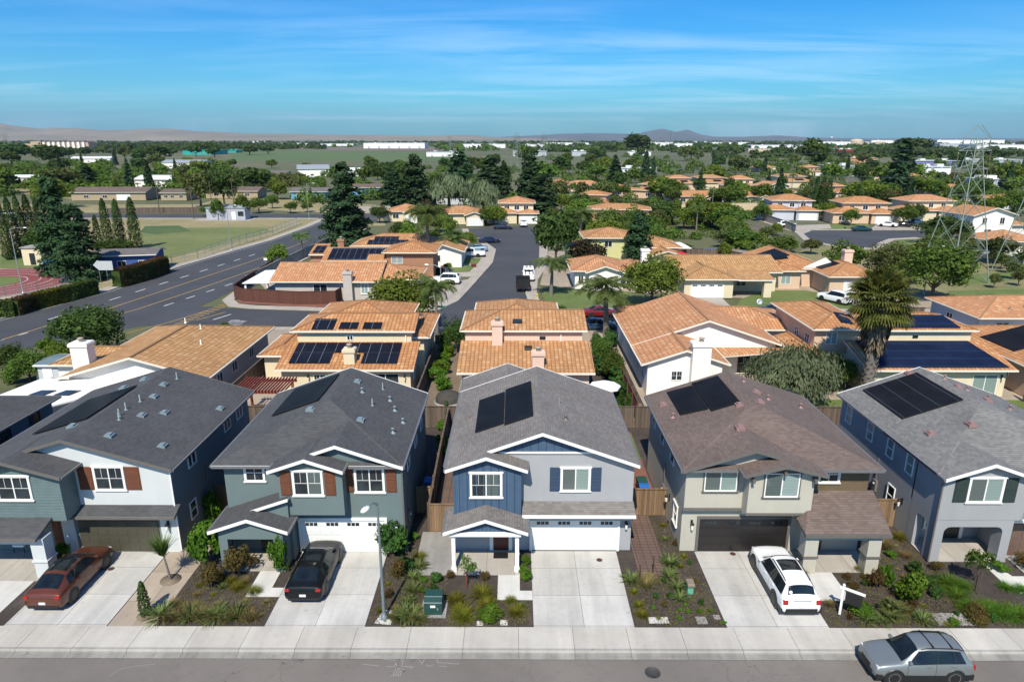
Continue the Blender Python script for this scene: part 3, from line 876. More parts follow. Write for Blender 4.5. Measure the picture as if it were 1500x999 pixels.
h.lamp('-y', 9.75, 33.25, 1.75)
h.lamp('-x', 36.2, 9.2, 1.7)
h.window('-x', 34.6, 9.2, .95, .75, 1.2, M['glass'], style='hung', casing=M['white'])
for y in (36.2, 39.0, 41.5): h.window('-x', y, 9.2, 3.9, .9, 1.1, M['glass'], style='hung')
zl = lambda x: 5.3 + .33*(x - 8.88)
zrr = lambda x: 5.3 + .33*(19.5 - x)
h.solar([(10.15, 38.9, zl(10.15)), (11.75, 38.6, zl(11.75)), (11.75, 42.6, zl(11.75)), (10.15, 42.75, zl(10.15))], M['solar'])
h.solar([(11.82, 38.2, zl(11.82)), (13.5, 38.2, zl(13.5)), (13.5, 42.95, zl(13.5)), (11.82, 42.95, zl(11.82))], M['solar'])
for x, y, k in ((9.6, 41.2, 0), (9.75, 39.0, 1), (12.6, 35.3, 0), (13.4, 38.0, 0)): h.vent(x, y, zl(x), M['vent_pink'], k)
for x, y, k in ((15.0, 42.2, 1), (15.2, 40.4, 0), (15.7, 39.6, 1), (14.7, 38.3, 0), (18.0, 40.1, 1)): h.vent(x, y, zrr(x), M['vent_pink'], k)
meter(h, '-x', 37.6, 9.19)
h.finish()
# --- steel grey house with an arched porch
h = House('house', 'steel grey two storey house with green shutters over an arched porch', 'house', (27, 38, 0), SH_MID, M['white'], W_STEEL, G_FRONT); h.gut_m = M['gutter']
h.mass((26.6, 32.6, 32.9, 43.8), (22.3, 32.9, 32.5, 44.2), 0, 5.2, .36, e0='h', rake=(0, 1))
h.wmb().box(22.48, 26.61, 34.6, 43.8, 0, 5.17)
h.mass((22.48, 27.0, 32.25, 34.7), (22.3, 27.12, 31.85, 38.0), 2.55, 5.17, .35, rake=(1, 0))
h.wmb().prism([(22.48, 5.16), (26.62, 5.16), (26.62, 6.5)], 'y', 43.6, 43.79)
# arched openings of the porch
def arch(x0, x1, zt, ztop, r=.35, n=5):
 p = [(x0, zt - r)] + [(x0 + r - r*math.cos(PI/2*k/n), zt - r + r*math.sin(PI/2*k/n)) for k in range(1, n + 1)]
 p += [(x1 - r + r*math.sin(PI/2*k/n), zt - r + r*math.cos(PI/2*k/n)) for k in range(0, n + 1)]
 return [(x0, ztop)] + p + [(x1, ztop)]
w = h.wmb()
w.prism(arch(22.98, 26.12, 2.15, 2.56), 'y', 32.25, 32.62)
w.box(22.48, 22.98, 32.25, 32.62, 0, 2.56); w.box(26.12, 26.62, 32.25, 33.0, 0, 2.56)
w.prism(arch(32.95, 33.95, 2.1, 2.56, .3), 'x', 22.48, 22.8)
w.box(22.48, 22.8, 32.62, 32.95, 0, 2.56); w.box(22.48, 22.8, 33.95, 34.62, 0, 2.56)
h.window('-y', 24.72, 32.25, 3.65, 1.75, 1.4, (M['blindgrey'], M['blind']), casing=M['white'])
h.shutters('-y', 24.72, 32.25, 3.65, 1.85, 1.4, .68, M['shutter_green'])
h.door(25.0, 34.6, .95, 2.0, M['door_dark'], casing=M['white'])
h.window('-y', 23.75, 34.6, .7, .6, 1.2, M['glass'], style='plain', casing=M['white'])
h.garage(29.4, 32.9, 4.7, 2.05, M['gar_brown'], False, M['white'])
h.shed(26.9, 32.9, 32.1, 32.92, 2.7, 3.0)
for y in (35.3, 37.4, 39.8, 42.6): h.window('-x', y, 22.48, 3.7, .75, 1.2, M['blind'], style='hung', casing=None)
h.window('-x', 36.6, 22.48, .95, .8, 1.3, M['glass'], style='hung')
h.lamp('-x', 35.4, 22.48, 1.9)
zl = lambda x: 5.2 + .36*(x - 22.3)
zrr = lambda x: 5.2 + .36*(32.9 - x)
h.solar([(23.55, 38.5, zl(23.55)), (27.0, 38.5, zl(27.0)), (27.0, 43.45, zl(27.0)), (23.55, 43.45, zl(23.55))], M['solar_lined'])
for x, y in ((23.9, 36.2), (25.9, 35.9), (26.7, 43.8)): h.vent(x, y, zl(x), M['vent_pink'], 0)
for x, y, k in ((28.3, 42.5, 1), (28.0, 40.7, 0), (28.8, 40.9, 1), (29.0, 39.3, 0), (29.8, 40.3, 1), (30.3, 39.0, 1)): h.vent(x, y, zrr(x), M['vent_pink'], k)
h.downspout([(22.42, 32.2, 5.0), (22.42, 32.22, .1)], M['taupe'])
meter(h, '-x', 38.3, 22.48)
h.finish()
# ---------------------------------------------------------------- tiled houses behind
T_OR = m_tile('orange_barrel_tiles', ((.26, .115, .05), (.445, .205, .08), (.56, .32, .15)))
T_OR2 = m_tile('weathered_orange_tiles', ((.25, .12, .055), (.435, .218, .09), (.55, .33, .165)))
T_BR = m_tile('tan_brown_tiles', ((.22, .125, .055), (.425, .226, .088), (.53, .33, .16)))
T_PK = m_tile('salmon_tiles', ((.29, .135, .07), (.49, .232, .105), (.60, .36, .19)))
C_CREAM = m_stucco('cream_stucco', (.60, .52, .36))
C_PINK = m_stucco('blush_stucco', (.62, .45, .36))
C_WHITE = m_stucco('white_stucco', (.74, .72, .67))
C_GREY = m_stucco('warm_grey_stucco', (.42, .38, .345))
C_PEACH = m_stucco('peach_stucco', (.56, .40, .28))
C_BROWN = m_stucco('adobe_brown_stucco', (.30, .155, .09))
C_YGREEN = m_stucco('pale_lime_stucco', (.50, .50, .24))
C_LILAC = m_stucco('pale_blue_grey_stucco', (.44, .46, .50))
G_TILE = 'orange tiled houses beyond the back fences'
def TH(label, base, wall, roof=None, trim=None, group=G_TILE):
 return House('house', label, 'house', (*base, 0), roof or T_OR, trim or M['offwhite'], wall, group)
# A: long gabled house with the white patio cover
h = TH('low white house with a long ridge of tiles and a white flat patio cover', (-32, 62), C_WHITE, T_BR)
h.mass((-37.6, -26.2, 54.2, 69.5), (-38.2, -25.6, 53.6, 70.2), 0, 2.85, .29, e1='h', wm=C_WHITE, rake=(1, 0))
h.wmb(C_GREY).box(-26.2, -26.15, 54.4, 69.3, 0, 2.8)
h.mass((-41.5, -37, 58.6, 63.5), (-42, -36, 58.2, 64), 0, 2.5, .3, axis='x', e0='h', wm=C_WHITE)
h.chimney(-38.0, 57.2, 0, 4.9, 1.5, 1.1, C_WHITE)
h.window('-y', -35, 54.2, 1.0, 1.6, 1.0, M['glass']); h.window('-y', -30, 54.2, .3, 2.2, 1.9, M['glass'])
for y in (57, 60.3, 64.5): h.window('+x', y, -26.14, 1.2, 1.2, 1.0, M['glass'])
cv = MB(); cv.slab([(-41.8, 48.7, 2.35), (-36.0, 48.4, 2.35), (-30.2, 54.1, 2.62), (-40.0, 54.1, 2.62)], [(0, 1, 2, 3)], .12)
o = cv.build('patio_cover', M['white'], h.root)
k = MB(); k.slab([(-38.6, 50.6, 2.56), (-37.4, 50.6, 2.56), (-37.0, 51.6, 2.58), (-38.2, 51.6, 2.58)], [(0, 1, 2, 3)], .05); k.slab([(-36.6, 50.6, 2.56), (-35.4, 50.6, 2.56), (-35.0, 51.6, 2.58), (-36.2, 51.6, 2.58)], [(0, 1, 2, 3)], .05)
k.build('skylight', M['glass'], o)
for x, y in ((-41.2, 49.2), (-36.4, 49.0)): h.post(x, y, -.15, 2.24, .2, C_PINK, False)
for x, y in ((-30.6, 64), (-29, 60.3), (-33, 66)): h.vent(x, y, 2.85 + .29*(-25.6 - x) if x > -32 else 4.4, M['sky_white'], 2)
h.finish()
# B: cream two-storey with two strips of solar sheets
h = TH('cream house with split tile roofs carrying two tiers of solar sheets', (-15, 62), C_CREAM, T_OR)
h.mass((-20.6, -9.2, 56.9, 64), (-21.0, -8.8, 56.4, 56.45), 0, 2.7, .0, wm=C_CREAM) if False else None
h.wmb().box(-20.6, -9.2, 56.9, 66, 0, 2.6)
h.shed(-21.0, -8.8, 56.4, 61.0, 2.7, 3.95)
h.wmb().prism([(56.9, 2.6), (61.0, 2.6), (61.0, 3.75)], 'x', -20.6, -9.2)
h.mass((-20.2, -9.6, 60.9, 66.4), (-20.7, -9.2, 60.6, 66.9), 3.0, 5.02, .30, axis='x', e0='h')
h.mass((-19.5, -11.0, 63.5, 72), (-20.0, -10.4, 62.6, 72.4), 0, 4.92, .30, axis='y', e0='h', e1='h')
h.mass((-23.4, -20.5, 60.6, 67), (-23.8, -20.2, 60.1, 67.4), 0, 2.8, .3, e0='h', e1='h')
h.mass((-9.7, -8.6, 62, 70), (-10.4, -8.0, 61.5, 70.5), 0, 4.2, .3, e0='h', e1='h')
h.chimney(-14.6, 57.6, 0, 4.25, .95, .8, C_CREAM)
pl = lambda y: 2.7 + .2717*(y - 56.4)
for x0, x1, y0, y1 in ((-20.0, -10.4, 58.95, 60.55), (-20.0, -16.4, 57.25, 58.9), (-13.6, -10.4, 57.25, 58.9)):
 h.solar([(x0, y0, pl(y0)), (x1, y0, pl(y0)), (x1, y1, pl(y1)), (x0, y1, pl(y1))], M['solar_grid'])
pu = lambda y: 5.02 + .3*(y - 60.6)
for x0, x1, y0, y1 in ((-18.8, -16.8, 60.75, 62.5), (-16.3, -14.6, 60.85, 61.9), (-14.1, -12.4, 60.85, 61.9)):
 h.solar([(x0, y0, pu(y0)), (x1, y0, pu(y0)), (x1, y1, pu(y1)), (x0, y1, pu(y1))], M['solar_grid'])
h.window('-y', -15.3, 60.9, 4.05, .6, .5, M['glass'], style='slide')
h.window('-y', -17.2, 56.9, 1.1, 1.1, 1.0, M['glass'], grid=1); h.window('-y', -11.4, 56.9, .1, 2.4, 2.1, M['glass'])
h.lamp('-y', -18.2, 56.9, 1.9); h.lamp('-y', -9.7, 56.9, 1.9)
h.downspout([(-10.1, 60.8, 4.7), (-10.1, 60.8, 3.9)])
h.window('+x', 59, -9.2, 1.0, 1, 1, M['glass'])
h.finish()
# C: blush two-storey
h = TH('blush pink house whose wide low tile roof holds two chimneys', (1, 62), C_PINK, T_OR2)
h.wmb().box(-4.6, 6.5, 56.2, 66, 0, 2.5)
h.shed(-5.0, 6.95, 55.6, 61.2, 2.7, 4.0)
h.wmb().prism([(56.2, 2.5), (61.1, 2.5), (61.1, 3.8)], 'x', -4.6, 6.5)
h.mass((-4.6, 6.3, 61.1, 68), (-5.0, 6.75, 60.8, 68.4), 2.5, 5.03, .28, axis='x', e0='h', e1='g')
h.mass((-3.5, 4.0, 62.5, 72), (-4.1, 4.5, 62.0, 72.5), 0, 5.0, .31, axis='y', e0='h', e1='h')
h.chimney(-1.6, 60.6, 2.6, 5.9, .95, .8, C_PINK); h.chimney(2.05, 56.6, 0, 4.3, 1.0, .85, C_PINK)
h.window('-y', 2.6, 61.1, 4.1, .55, .3, M['glass'], frame=M['black'], style='plain')
h.window('-y', 4.6, 56.2, .5, 1.8, 1.4, M['glass']); h.window('-y', -3.2, 56.2, .4, 1.4, 1.6, M['glass'])
h.solar([(.9, 59.3, 3.56), (1.6, 59.3, 3.56), (1.6, 60.0, 3.72), (.9, 60.0, 3.72)], M['glass'], name='skylight')
h.solar([(-.2, 62.0, 5.34), (.7, 62.0, 5.34), (.7, 62.7, 5.53), (-.2, 62.7, 5.53)], M['glass'], name='skylight')
h.downspout([(4.3, 61.0, 4.8), (4.3, 61.0, 3.9)])
h.finish()
# D: white house with the big gable
h = TH('white house with a broad plain gable and a stout white chimney', (17, 66), C_WHITE, T_PK)
h.mass((11.8, 25.2, 63.2, 75), (11.2, 25.8, 62.7, 75.5), 0, 3.05, .335, rake=(1, 0))
h.mass((11.8, 18.4, 57.4, 63.3), (11.2, 18.95, 57.0, 64.5), 0, 3.02, .335, rake=(1, 0))
h.mass((20, 29.5, 69, 77), (19, 30, 68.4, 77.5), 0, 3.05, .3, axis='x', e1='h')
h.mass((12.2, 18, 71, 78.5), (11.7, 18.6, 70, 79), 0, 3.0, .3, e0='h', e1='h')
h.chimney(16.3, 57.1, 0, 5.0, 1.6, 1.0, C_WHITE)
h.wmb().box(25.0, 25.25, 57.8, 63.2, 0, 2.3)
h.roof.slab([(18.9, 60.6, 2.55), (25.8, 62.2, 2.55), (25.8, 63.1, 2.75), (18.9, 63.1, 2.75)], [(0, 1, 2, 3)], .1, 0, 1)
h.window('-y', 14.4, 57.4, 1.4, 1.0, .9, M['glass'], grid=1); h.window('-y', 22.9, 63.2, .05, 2.6, 2.1, M['glass'], grid=1)
h.window('-x', 59.2, 11.8, 1.0, 1.0, 1.2, M['glass']); h.window('-x', 61.8, 11.8, 1.0, .7, 1.2, M['glass'], style='hung')
h.window('+x', 72, 29.5, 1, 1.2, 1.2, M['glass']); h.window('-y', 28.6, 69, .9, 1.0, 1.3, M['blind2'])
for x in (17.9, 19.1): h.wmb().box(x - .3, x + .3, 63.17, 63.2, 3.9, 4.5)
h.finish()
# E: house covered in blue solar sheets behind the fan palm
h = TH('cream house with its low roof covered by blue solar sheets behind the fan palm', (37, 62), C_CREAM, T_OR)
h.wmb().box(31.2, 43.4, 57.1, 66, 0, 2.55)
h.shed(30.8, 43.9, 56.5, 61.5, 2.7, 3.95)
h.wmb().prism([(57.1, 2.55), (61.4, 2.55), (61.4, 3.75)], 'x', 31.2, 43.4)
h.mass((33, 42.6, 61.4, 67), (32.5, 43.0, 61.1, 67.4), 2.5, 5.02, .29, axis='x', e1='h')
h.mass((28.3, 33.4, 62, 72), (27.9, 33.9, 61.5, 72.5), 0, 5.0, .29, e0='h', e1='h', wm=C_PEACH)
h.mass((25.6, 29.4, 60.0, 66), (25.2, 29.8, 59.5, 66.4), 0, 2.7, .3, e0='h')
pe = lambda y: 2.7 + .25*(y - 56.5)
h.solar([(31.8, 56.8, pe(56.8)), (43.3, 56.8, pe(56.8)), (42.2, 61.2, pe(61.2)), (31.8, 61.2, pe(61.2))], M['solar_blue'])
pu = lambda y: 5.02 + .29*(y - 61.1)
h.solar([(34.6, 61.4, pu(61.4)), (41.5, 61.4, pu(61.4)), (41.0, 63.6, pu(63.6)), (34.6, 63.6, pu(63.6))], M['solar_blue'])
h.solar([(30.9, 62.6, 5.3), (31.9, 62.2, 5.25), (31.9, 64.4, 5.7), (30.9, 64.4, 5.85)], M['solar_blue'])
h.window('-y', 41.6, 57.1, .1, 2.2, 2.0, M['blind']); h.window('-y', 37.4, 61.4, 4.2, .5, .25, M['glass'], frame=M['black'], style='plain')
h.lamp('-y', 43.0, 57.1, 1.9)
for y in (63.5, 66): h.window('-x', y, 28.3, 3.2, 1, .9, M['glass'])
h.window('-y', 29.9, 62, 3.4, 1.1, 1.2, M['blind2'])
h.finish()
# F: house at the right edge with black solar sheets
h = TH('peach house with black solar sheets at the picture edge', (50, 62), C_PEACH, T_OR)
h.mass((45.4, 57, 56.8, 70), (44.9, 57.6, 56.2, 70.6), 0, 2.9, .28, e0='h', e1='h')
zf = lambda x: 2.9 + .28*(x - 44.9)
h.solar([(46.0, 60.2, zf(46.0)), (50.6, 60.2, zf(50.6)), (50.6, 65, zf(50.6)), (46.0, 65.0, zf(46.0))], M['solar'])
h.window('-x', 60, 45.4, 1, 1.1, 1, M['glass']); h.window('-y', 49, 56.8, 1, 1.8, 1.2, M['glass'])
h.finish()
h = TH('peach house with a sprawling hipped roof before the park lawn', (57, 78), C_WHITE, T_PK)
h.mass((52.5, 68, 74.6, 84), (51.9, 68.6, 74, 84.6), 0, 2.85, .27, axis='x', e0='h', e1='h')
h.mass((60.5, 67.5, 67.5, 75), (60, 68, 67, 77), 0, 2.85, .27, e0='h')
h.wmb(C_LILAC).box(52.44, 52.5, 74.8, 83.8, 0, 2.8)
h.window('-y', 55, 74.6, 1, 1.5, 1.2, M['glass']); h.window('-x', 80, 52.44, 1, 1.2, 1, M['glass'])
h.vent(58.5, 76.5, 3.6, M['vent_pink'], 1); h.vent(56.5, 76, 3.4, M['vent_grey'], 1)
h.finish()
# H: grey single storey behind the red-brown fence
h = TH('low grey house with a tall grey chimney behind the red brown fence', (-27, 99), C_GREY, T_PK)
h.mass((-34.0, -19.8, 95.0, 104.6), (-34.6, -19.0, 94.4, 105.2), 0, 2.75, .34, axis='x', rake=(0, 0))
h.mass((-22.5, -14.2, 96.5, 105), (-23.5, -13.7, 96.0, 105.5), 0, 2.78, .3, axis='x', e1='h')
h.chimney(-23.5, 94.6, 0, 4.1, 1.2, .9, C_GREY)
h.window('-y', -27.6, 95, 1.0, 2.0, 1.3, M['glass']); h.window('-y', -21.3, 95, .9, 1.0, 1.5, M['blind2'], casing=M['white'])
h.window('-y', -16.5, 96.5, .9, 1.5, 1.3, M['glass'])
cv = MB(); cv.slab([(-38.5, 94.6, 2.5), (-34.4, 94.6, 2.6), (-34.4, 104, 2.8), (-38.5, 104, 2.6)], [(0, 1, 2, 3)], .1); cv.build('patio_cover', M['white'], h.root)
for y in (95, 103.5): h.post(-38.2, y, -.1, 2.4, .25, M['white'], False)
h.finish()
# I: adobe brown two-storey
h = TH('adobe brown two storey house with a ragged field of solar sheets', (-21, 110), C_BROWN, T_OR)
h.mass((-20.2, -12.9, 107, 114), (-20.8, -12.3, 106.4, 114.6), 0, 4.95, .3, e0='h', e1='h')
h.wmb().box(-32.5, -20.2, 106.9, 114, 0, 3.5)
h.shed(-30.5, -20.1, 106.4, 111.2, 3.6, 5.1); h.shed(-33.0, -30.4, 108.5, 113, 4.3, 5.4); h.wmb().box(-32.8, -30.4, 109, 113, 0, 4.2)
pi_ = lambda y: 3.6 + .3125*(y - 106.4)
for x0, x1, y0, y1 in ((-29.6, -23.4, 106.8, 108.6), (-29.6, -20.6, 108.7, 110.6)): h.solar([(x0, y0, pi_(y0)), (x1, y0, pi_(y0)), (x1, y1, pi_(y1)), (x0, y1, pi_(y1))], M['solar_grid'])
h.solar([(-32.5, 109, 4.45), (-30.8, 109, 4.45), (-30.8, 112, 5.1), (-32.5, 112, 5.1)], M['solar_grid'])
h.window('-y', -18.6, 107, 3.1, 1.8, 1.1, M['blind2']); h.window('-y', -15.2, 107, .8, 1.4, 1.4, M['glass'])
h.chimney(-28.5, 112, 3, 6.2, 1, .9, C_BROWN)
h.finish()
# J, K: the next two up the cul-de-sac
h = TH('low tiled house with dark solar sheets beside the tall redwood', (-20, 130), C_CREAM, T_OR2)
h.mass((-30, -14, 127, 136), (-30.6, -13.4, 126.4, 136.6), 0, 3.0, .32, axis='x', e0='h', e1='h')
pj = lambda y: 3.0 + .32*(y - 126.4)
h.solar([(-27.5, 126.9, pj(126.9)), (-20, 126.9, pj(126.9)), (-20, 128.6, pj(128.6)), (-27.5, 128.6, pj(128.6))], M['solar_grid']); h.solar([(-26.5, 128.7, pj(128.7)), (-22, 128.7, pj(128.7)), (-22, 130, pj(130)), (-26.5, 130, pj(130))], M['solar_grid'])
h.window('-y', -18, 127, 1, 1.6, 1.2, M['glass']); h.finish()
h = TH('low white house with a dark gable beside the parked pickup', (-12, 124), C_WHITE, T_BR)
h.mass((-16, -9.5, 121, 133), (-16.6, -8.9, 120.4, 133.6), 0, 2.9, .32, e0='g', rake=(1, 0))
h.window('-y', -14, 121, 1, 1.5, 1.2, M['glass']); h.garage(0, 0, 4.6, 2.1, M['gar_white'], False) if False else None
h.window('+x', 125, -9.5, .9, 1.6, 1.2, M['glass']); h.finish()
# right of the cul-de-sac
h = TH('small white house with a white front gable facing the round lawn', (13, 106), C_WHITE, T_PK)
h.mass((9.2, 16.6, 102.6, 112), (8.5, 17.3, 102, 112.6), 0, 2.9, .33, e0='h', e1='h')
h.mass((11.2, 16.0, 101.3, 104), (10.7, 16.5, 100.8, 106), 0, 2.86, .33, wm=C_WHITE, rake=(1, 0))
h.mass((17, 20.5, 103, 111), (16, 21, 102.5, 111.5), 0, 2.8, .3, e0='h', e1='h')
h.window('-y', 12.8, 101.3, .7, 1.9, 1.4, M['blind2']); h.window('-y', 10.1, 102.6, .8, .8, 1.3, M['glass'])
h.chimney(20.5, 107, 0, 5.4, 1.2, 1.1, C_WHITE); h.finish()
h = TH('low cream house with a white garage and a long brown tile ridge', (30, 102), C_CREAM, T_BR)
h.mass((23.8, 39.2, 101, 111), (23.2, 39.9, 100.4, 111.6), 0, 3.0, .31, axis='x', e0='g', e1='g')
h.mass((24.4, 31.4, 96.4, 102), (23.9, 32.0, 95.8, 106), 0, 2.85, .3, e0='h')
h.mass((35.5, 37.2, 96.3, 102), (31.5, 37.8, 95.9, 102), 0, 2.85, .2, e0='h') if False else None
h.shed(31.6, 37.5, 96.6, 101, 2.6, 3.3); h.wmb().box(36.0, 37.1, 96.8, 97.6, 0, 2.5)
h.garage(27.7, 96.4, 4.8, 2.1, M['gar_white'], True); h.window('-y', 34, 101, .8, 1.5, 1.2, M['glass']); h.finish()
h = TH('peach house with a white gable and black solar sheets on both wings', (46, 106), C_PEACH, T_OR)
h.mass((38.8, 48, 104.2, 116), (38.2, 48.6, 103.6, 116.6), 0, 2.95, .33, e0='h', rake=(0, 0))
h.mass((39.0, 43.5, 102.6, 106), (38.5, 44, 102, 110), 0, 2.9, .3, e0='h')
h.wmb(C_WHITE).prism([(43.8, 2.8), (49, 2.8), (49, 3.6), (47.6, 4.6)], 'y', 103.9, 104.1)
h.mass((46.0, 53.6, 98.2, 106), (45.5, 54.2, 97.6, 108.5), 0, 2.9, .3, e0='h', e1='h')
h.garage(50.4, 98.2, 4.7, 2.1, M['gar_white'], False); h.window('-y', 41.3, 102.6, .8, 1.5, 1.3, M['blind2'])
zn = lambda x: 2.95 + .33*(x - 38.2)
h.solar([(38.9, 106.2, zn(38.9)), (43.0, 106.2, zn(43.0)), (43.0, 113, zn(43.0)), (38.9, 113, zn(38.9))], M['solar'])
zn2 = lambda x: 2.9 + .3*(x - 45.5)
h.solar([(46.2, 102.2, zn2(46.2)), (49.0, 102.2, zn2(49.0)), (49.0, 105.5, zn2(49.0)), (46.2, 105.5, zn2(46.2))], M['solar'])
h.chimney(52.6, 107.6, 0, 5.2, 1.3, 1.1, C_PINK); h.finish()
h = TH('pale lime two storey house half hidden by the dark pine', (22, 126), C_YGREEN, T_OR2)
h.mass((13, 22, 124, 132), (12.4, 22.6, 123.4, 132.6), 0, 4.9, .3, axis='x', e0='h', e1='h')
h.mass((9.5, 14, 122, 129), (9, 14.5, 121.4, 129.6), 0, 3.2, .32, e0='h', e1='h')
h.mass((21, 29.5, 122.5, 131), (20.4, 30.1, 121.9, 131.6), 0, 3.4, .32, axis='x', e1='h')
h.mass((24, 28.5, 117, 123), (23.5, 29, 116.4, 124), 0, 2.8, .3, rake=(1, 0)); h.window('-y', 26, 117, .9, 1.4, 1.2, M['glass']); h.window('-y', 17, 124, 3.2, 1.4, 1.1, M['glass'])
h.finish()
# ------- the further streets: seven body plans, placed one by one
def far_house(label, u, v, rz, wall, roof, plan, w=11.0, dz=0, grp='tiled houses of the further streets'):
 x, y = at(u, v)
 h = House('house', label, 'house', (0, 0, 0), roof, M['offwhite'], wall, grp)
 if plan == 'two':
  h.mass((-w/2, w/2, 1.5, 10), (-w/2 - .6, w/2 + .6, .9, 10.6), 0, 5.3, .3, axis='x', e0='h', e1='h')
  h.mass((-w/2 - 3.5, 0, -1.5, 6), (-w/2 - 4, .5, -2, 6.5), 0, 2.9, .3, e0='h', e1='h')
  h.mass((.5, w/2 + 1, -2.0, 5), (.1, w/2 + 1.5, -2.5, 5.5), 0, 2.85, .3, e0='h', e1='h')
  for c in (-w*.3, 0, w*.28): h.window('-y', c, 1.5, 3.4, 1.4, 1.2, M['glass'], casing=M['white'])
  h.garage(w*.28 + .6, -2.0, 4.8, 2.1, M['gar_white'], False); h.window('-y', -w/2 - 1.2, -1.5, .8, 1.6, 1.3, M['glass'])
 elif plan == 'tall':
  h.mass((-w/2, w/2, 0, 9), (-w/2 - .6, w/2 + .6, -.6, 9.6), 0, 5.4, .3, e0='g', rake=(1, 0))
  h.mass((w/2 - 1, w/2 + 5, 1, 8), (w/2 - 2, w/2 + 5.6, .4, 8.6), 0, 3.0, .3, axis='x', e1='h')
  for c in (-w*.22, w*.22): h.window('-y', c, 0, 3.3, 1.2, 1.5, M['glass'], casing=M['white'])
  h.window('-y', -w*.1, 0, .8, 1.8, 1.4, M['glass']); h.garage(w/2 + 2.2, 1, 4.2, 2.1, M['gar_white'], False)
 elif plan == 'low':
  h.mass((-w/2, w/2, 0, 9), (-w/2 - .6, w/2 + .6, -.6, 9.6), 0, 2.9, .33, axis='x', e0='h', e1='h')
  h.mass((w*.1, w/2 - .5, -4, 1), (w*.1 - .5, w/2, -4.5, 5), 0, 2.85, .33, e0='g', rake=(1, 0))
  h.garage(w*.3, -4, min(4.6, w*.34), 2.1, M['gar_white'], False); h.window('-y', -w*.25, 0, .9, 1.7, 1.2, M['glass'])
 elif plan == 'stack':
  h.mass((-w/2, w/2, 3, 10), (-w/2 - .6, w/2 + .6, 2.4, 10.6), 0, 5.0, .28, axis='x', e0='h', e1='h')
  h.mass((-w/2 - .3, w/2 + 1.5, -2.5, 3.5), (-w/2 - .8, w/2 + 2, -3, 5.2), 0, 3.0, .3, axis='x', e0='h', e1='h')
  h.window('-y', -w*.2, 3, 3.7, 1.3, 1.0, M['glass']); h.window('-y', w*.25, -2.5, .9, 1.6, 1.2, M['glass'])
  h.solar([(0, -1.8, 3.36), (w*.3, -1.8, 3.36), (w*.3, .3, 3.99), (0, .3, 3.99)], M['solar'])
 r = h.finish()
 r.location = (x, y, dz)
 r.rotation_euler = (0, 0, rz)
 return r
FH = [
 ('cream two storey house closing the end of the dark cul-de-sac', 757, 327, 0, C_CREAM, T_PK, 'two', 9),
 ('low cream tiled house with a grey garage at the cul-de-sac end', 676, 329, .1, C_CREAM, T_OR2, 'low', 12),
 ('small cream tiled house partly behind the feathery palm by the redwood', 592, 325, 0, C_CREAM, T_PK, 'low', 9),
 ('peach two storey house with stacked roofs behind the evergreen by the cul-de-sac', 905, 338, -.15, C_PEACH, T_OR2, 'stack', 15),
 ('low tiled house with blue solar sheets left of the stacked peach house', 864, 310, -.3, C_PEACH, T_OR, 'stack', 9),
 ('low pale tiled house beside the lawn left of the far round trees', 857, 281, .15, C_PINK, T_PK, 'low', 16),
 ('small tiled house in the trees above the side road wall', 915, 288, .5, C_PINK, T_OR2, 'low', 10),
 ('brown roofed house with solar sheets left of the two bright green trees', 945, 290, -.6, C_PEACH, T_BR, 'stack', 8),
 ('wide low tiled house behind the long cream wall of the side road', 1020, 300, 0, C_PEACH, T_OR, 'low', 19),
 ('tiled two storey house above the wide low roof', 996, 278, 0, C_PEACH, T_PK, 'stack', 10),
 ('tiled house with solar sheets in the far row behind the wide low roof', 1043, 277, .1, C_CREAM, T_OR2, 'stack', 12),
 ('pale two storey house at the right end of that far row', 1085, 281, -.1, C_CREAM, T_PK, 'two', 10),
 ('tiled house showing between trees left of the bright round tree', 1100, 300, .3, C_WHITE, T_OR, 'low', 9),
 ('pale blue two storey house with solar sheets left of the tall slim cypresses', 1160, 322, -.1, C_LILAC, T_OR, 'two', 11),
 ('peach two storey house with a white garage facing the round asphalt court', 1268, 327, -.05, C_PEACH, T_OR, 'two', 12),
 ('cream two storey house with a cream garage behind the lattice tower', 1365, 323, .05, C_CREAM, T_PK, 'two', 13),
 ('white two storey gabled house with two tall windows right of the lattice tower', 1450, 350, .12, C_WHITE, T_OR, 'tall', 10),
 ('low tiled house at the picture edge above the white gabled house', 1480, 307, .1, C_LILAC, T_OR2, 'low', 15),
 ('long tiled roof house right of the far cream garage house', 1385, 288, 0, C_PINK, T_BR, 'low', 19),
 ('white two storey house with dark solar sheets among the further trees', 1345, 277, .1, C_WHITE, T_OR, 'two', 9),
 ('small two storey tiled house right of the slim cypresses', 1231, 293, .2, C_PINK, T_OR, 'stack', 7),
 ('cream gabled house behind the pale blue two storey house', 1138, 295, .25, C_CREAM, T_PK, 'tall', 9),
 ('orange roofed house in the far left corner of the slim cypress block', 1152, 268, .1, C_PINK, T_OR2, 'low', 13),
 ('brown roofed house with solar sheets just below the far white gable', 1162, 275, .1, C_CREAM, T_BR, 'stack', 14),
 ('tiled house in deep trees right of the orange walled block', 1287, 265, 0, C_PINK, T_OR2, 'low', 13),
 ('tiled house low at the frame edge below the lattice tower', 1492, 375, .2, C_WHITE, T_PK, 'low', 9),
 ('pink tiled house on the far street beyond the big lone oak', 1122, 252, .1, C_PINK, T_OR, 'low', 14),
 ('tiled house peeping over the hedge beyond the weeping grey trees', 820, 278, 0, C_PEACH, T_OR, 'low', 9),
 ('low tiled house by the road wall right of the wide low roof', 1065, 292, -.3, C_PEACH, T_BR, 'low', 9),
 ('brown two storey house with a tiled roof above the peach garage house', 1190, 258, .1, C_PEACH, T_OR2, 'two', 9),
 ('tiled house beside the lilac roof at the park edge', 1420, 300, -.2, C_PEACH, T_BR, 'low', 11),
]
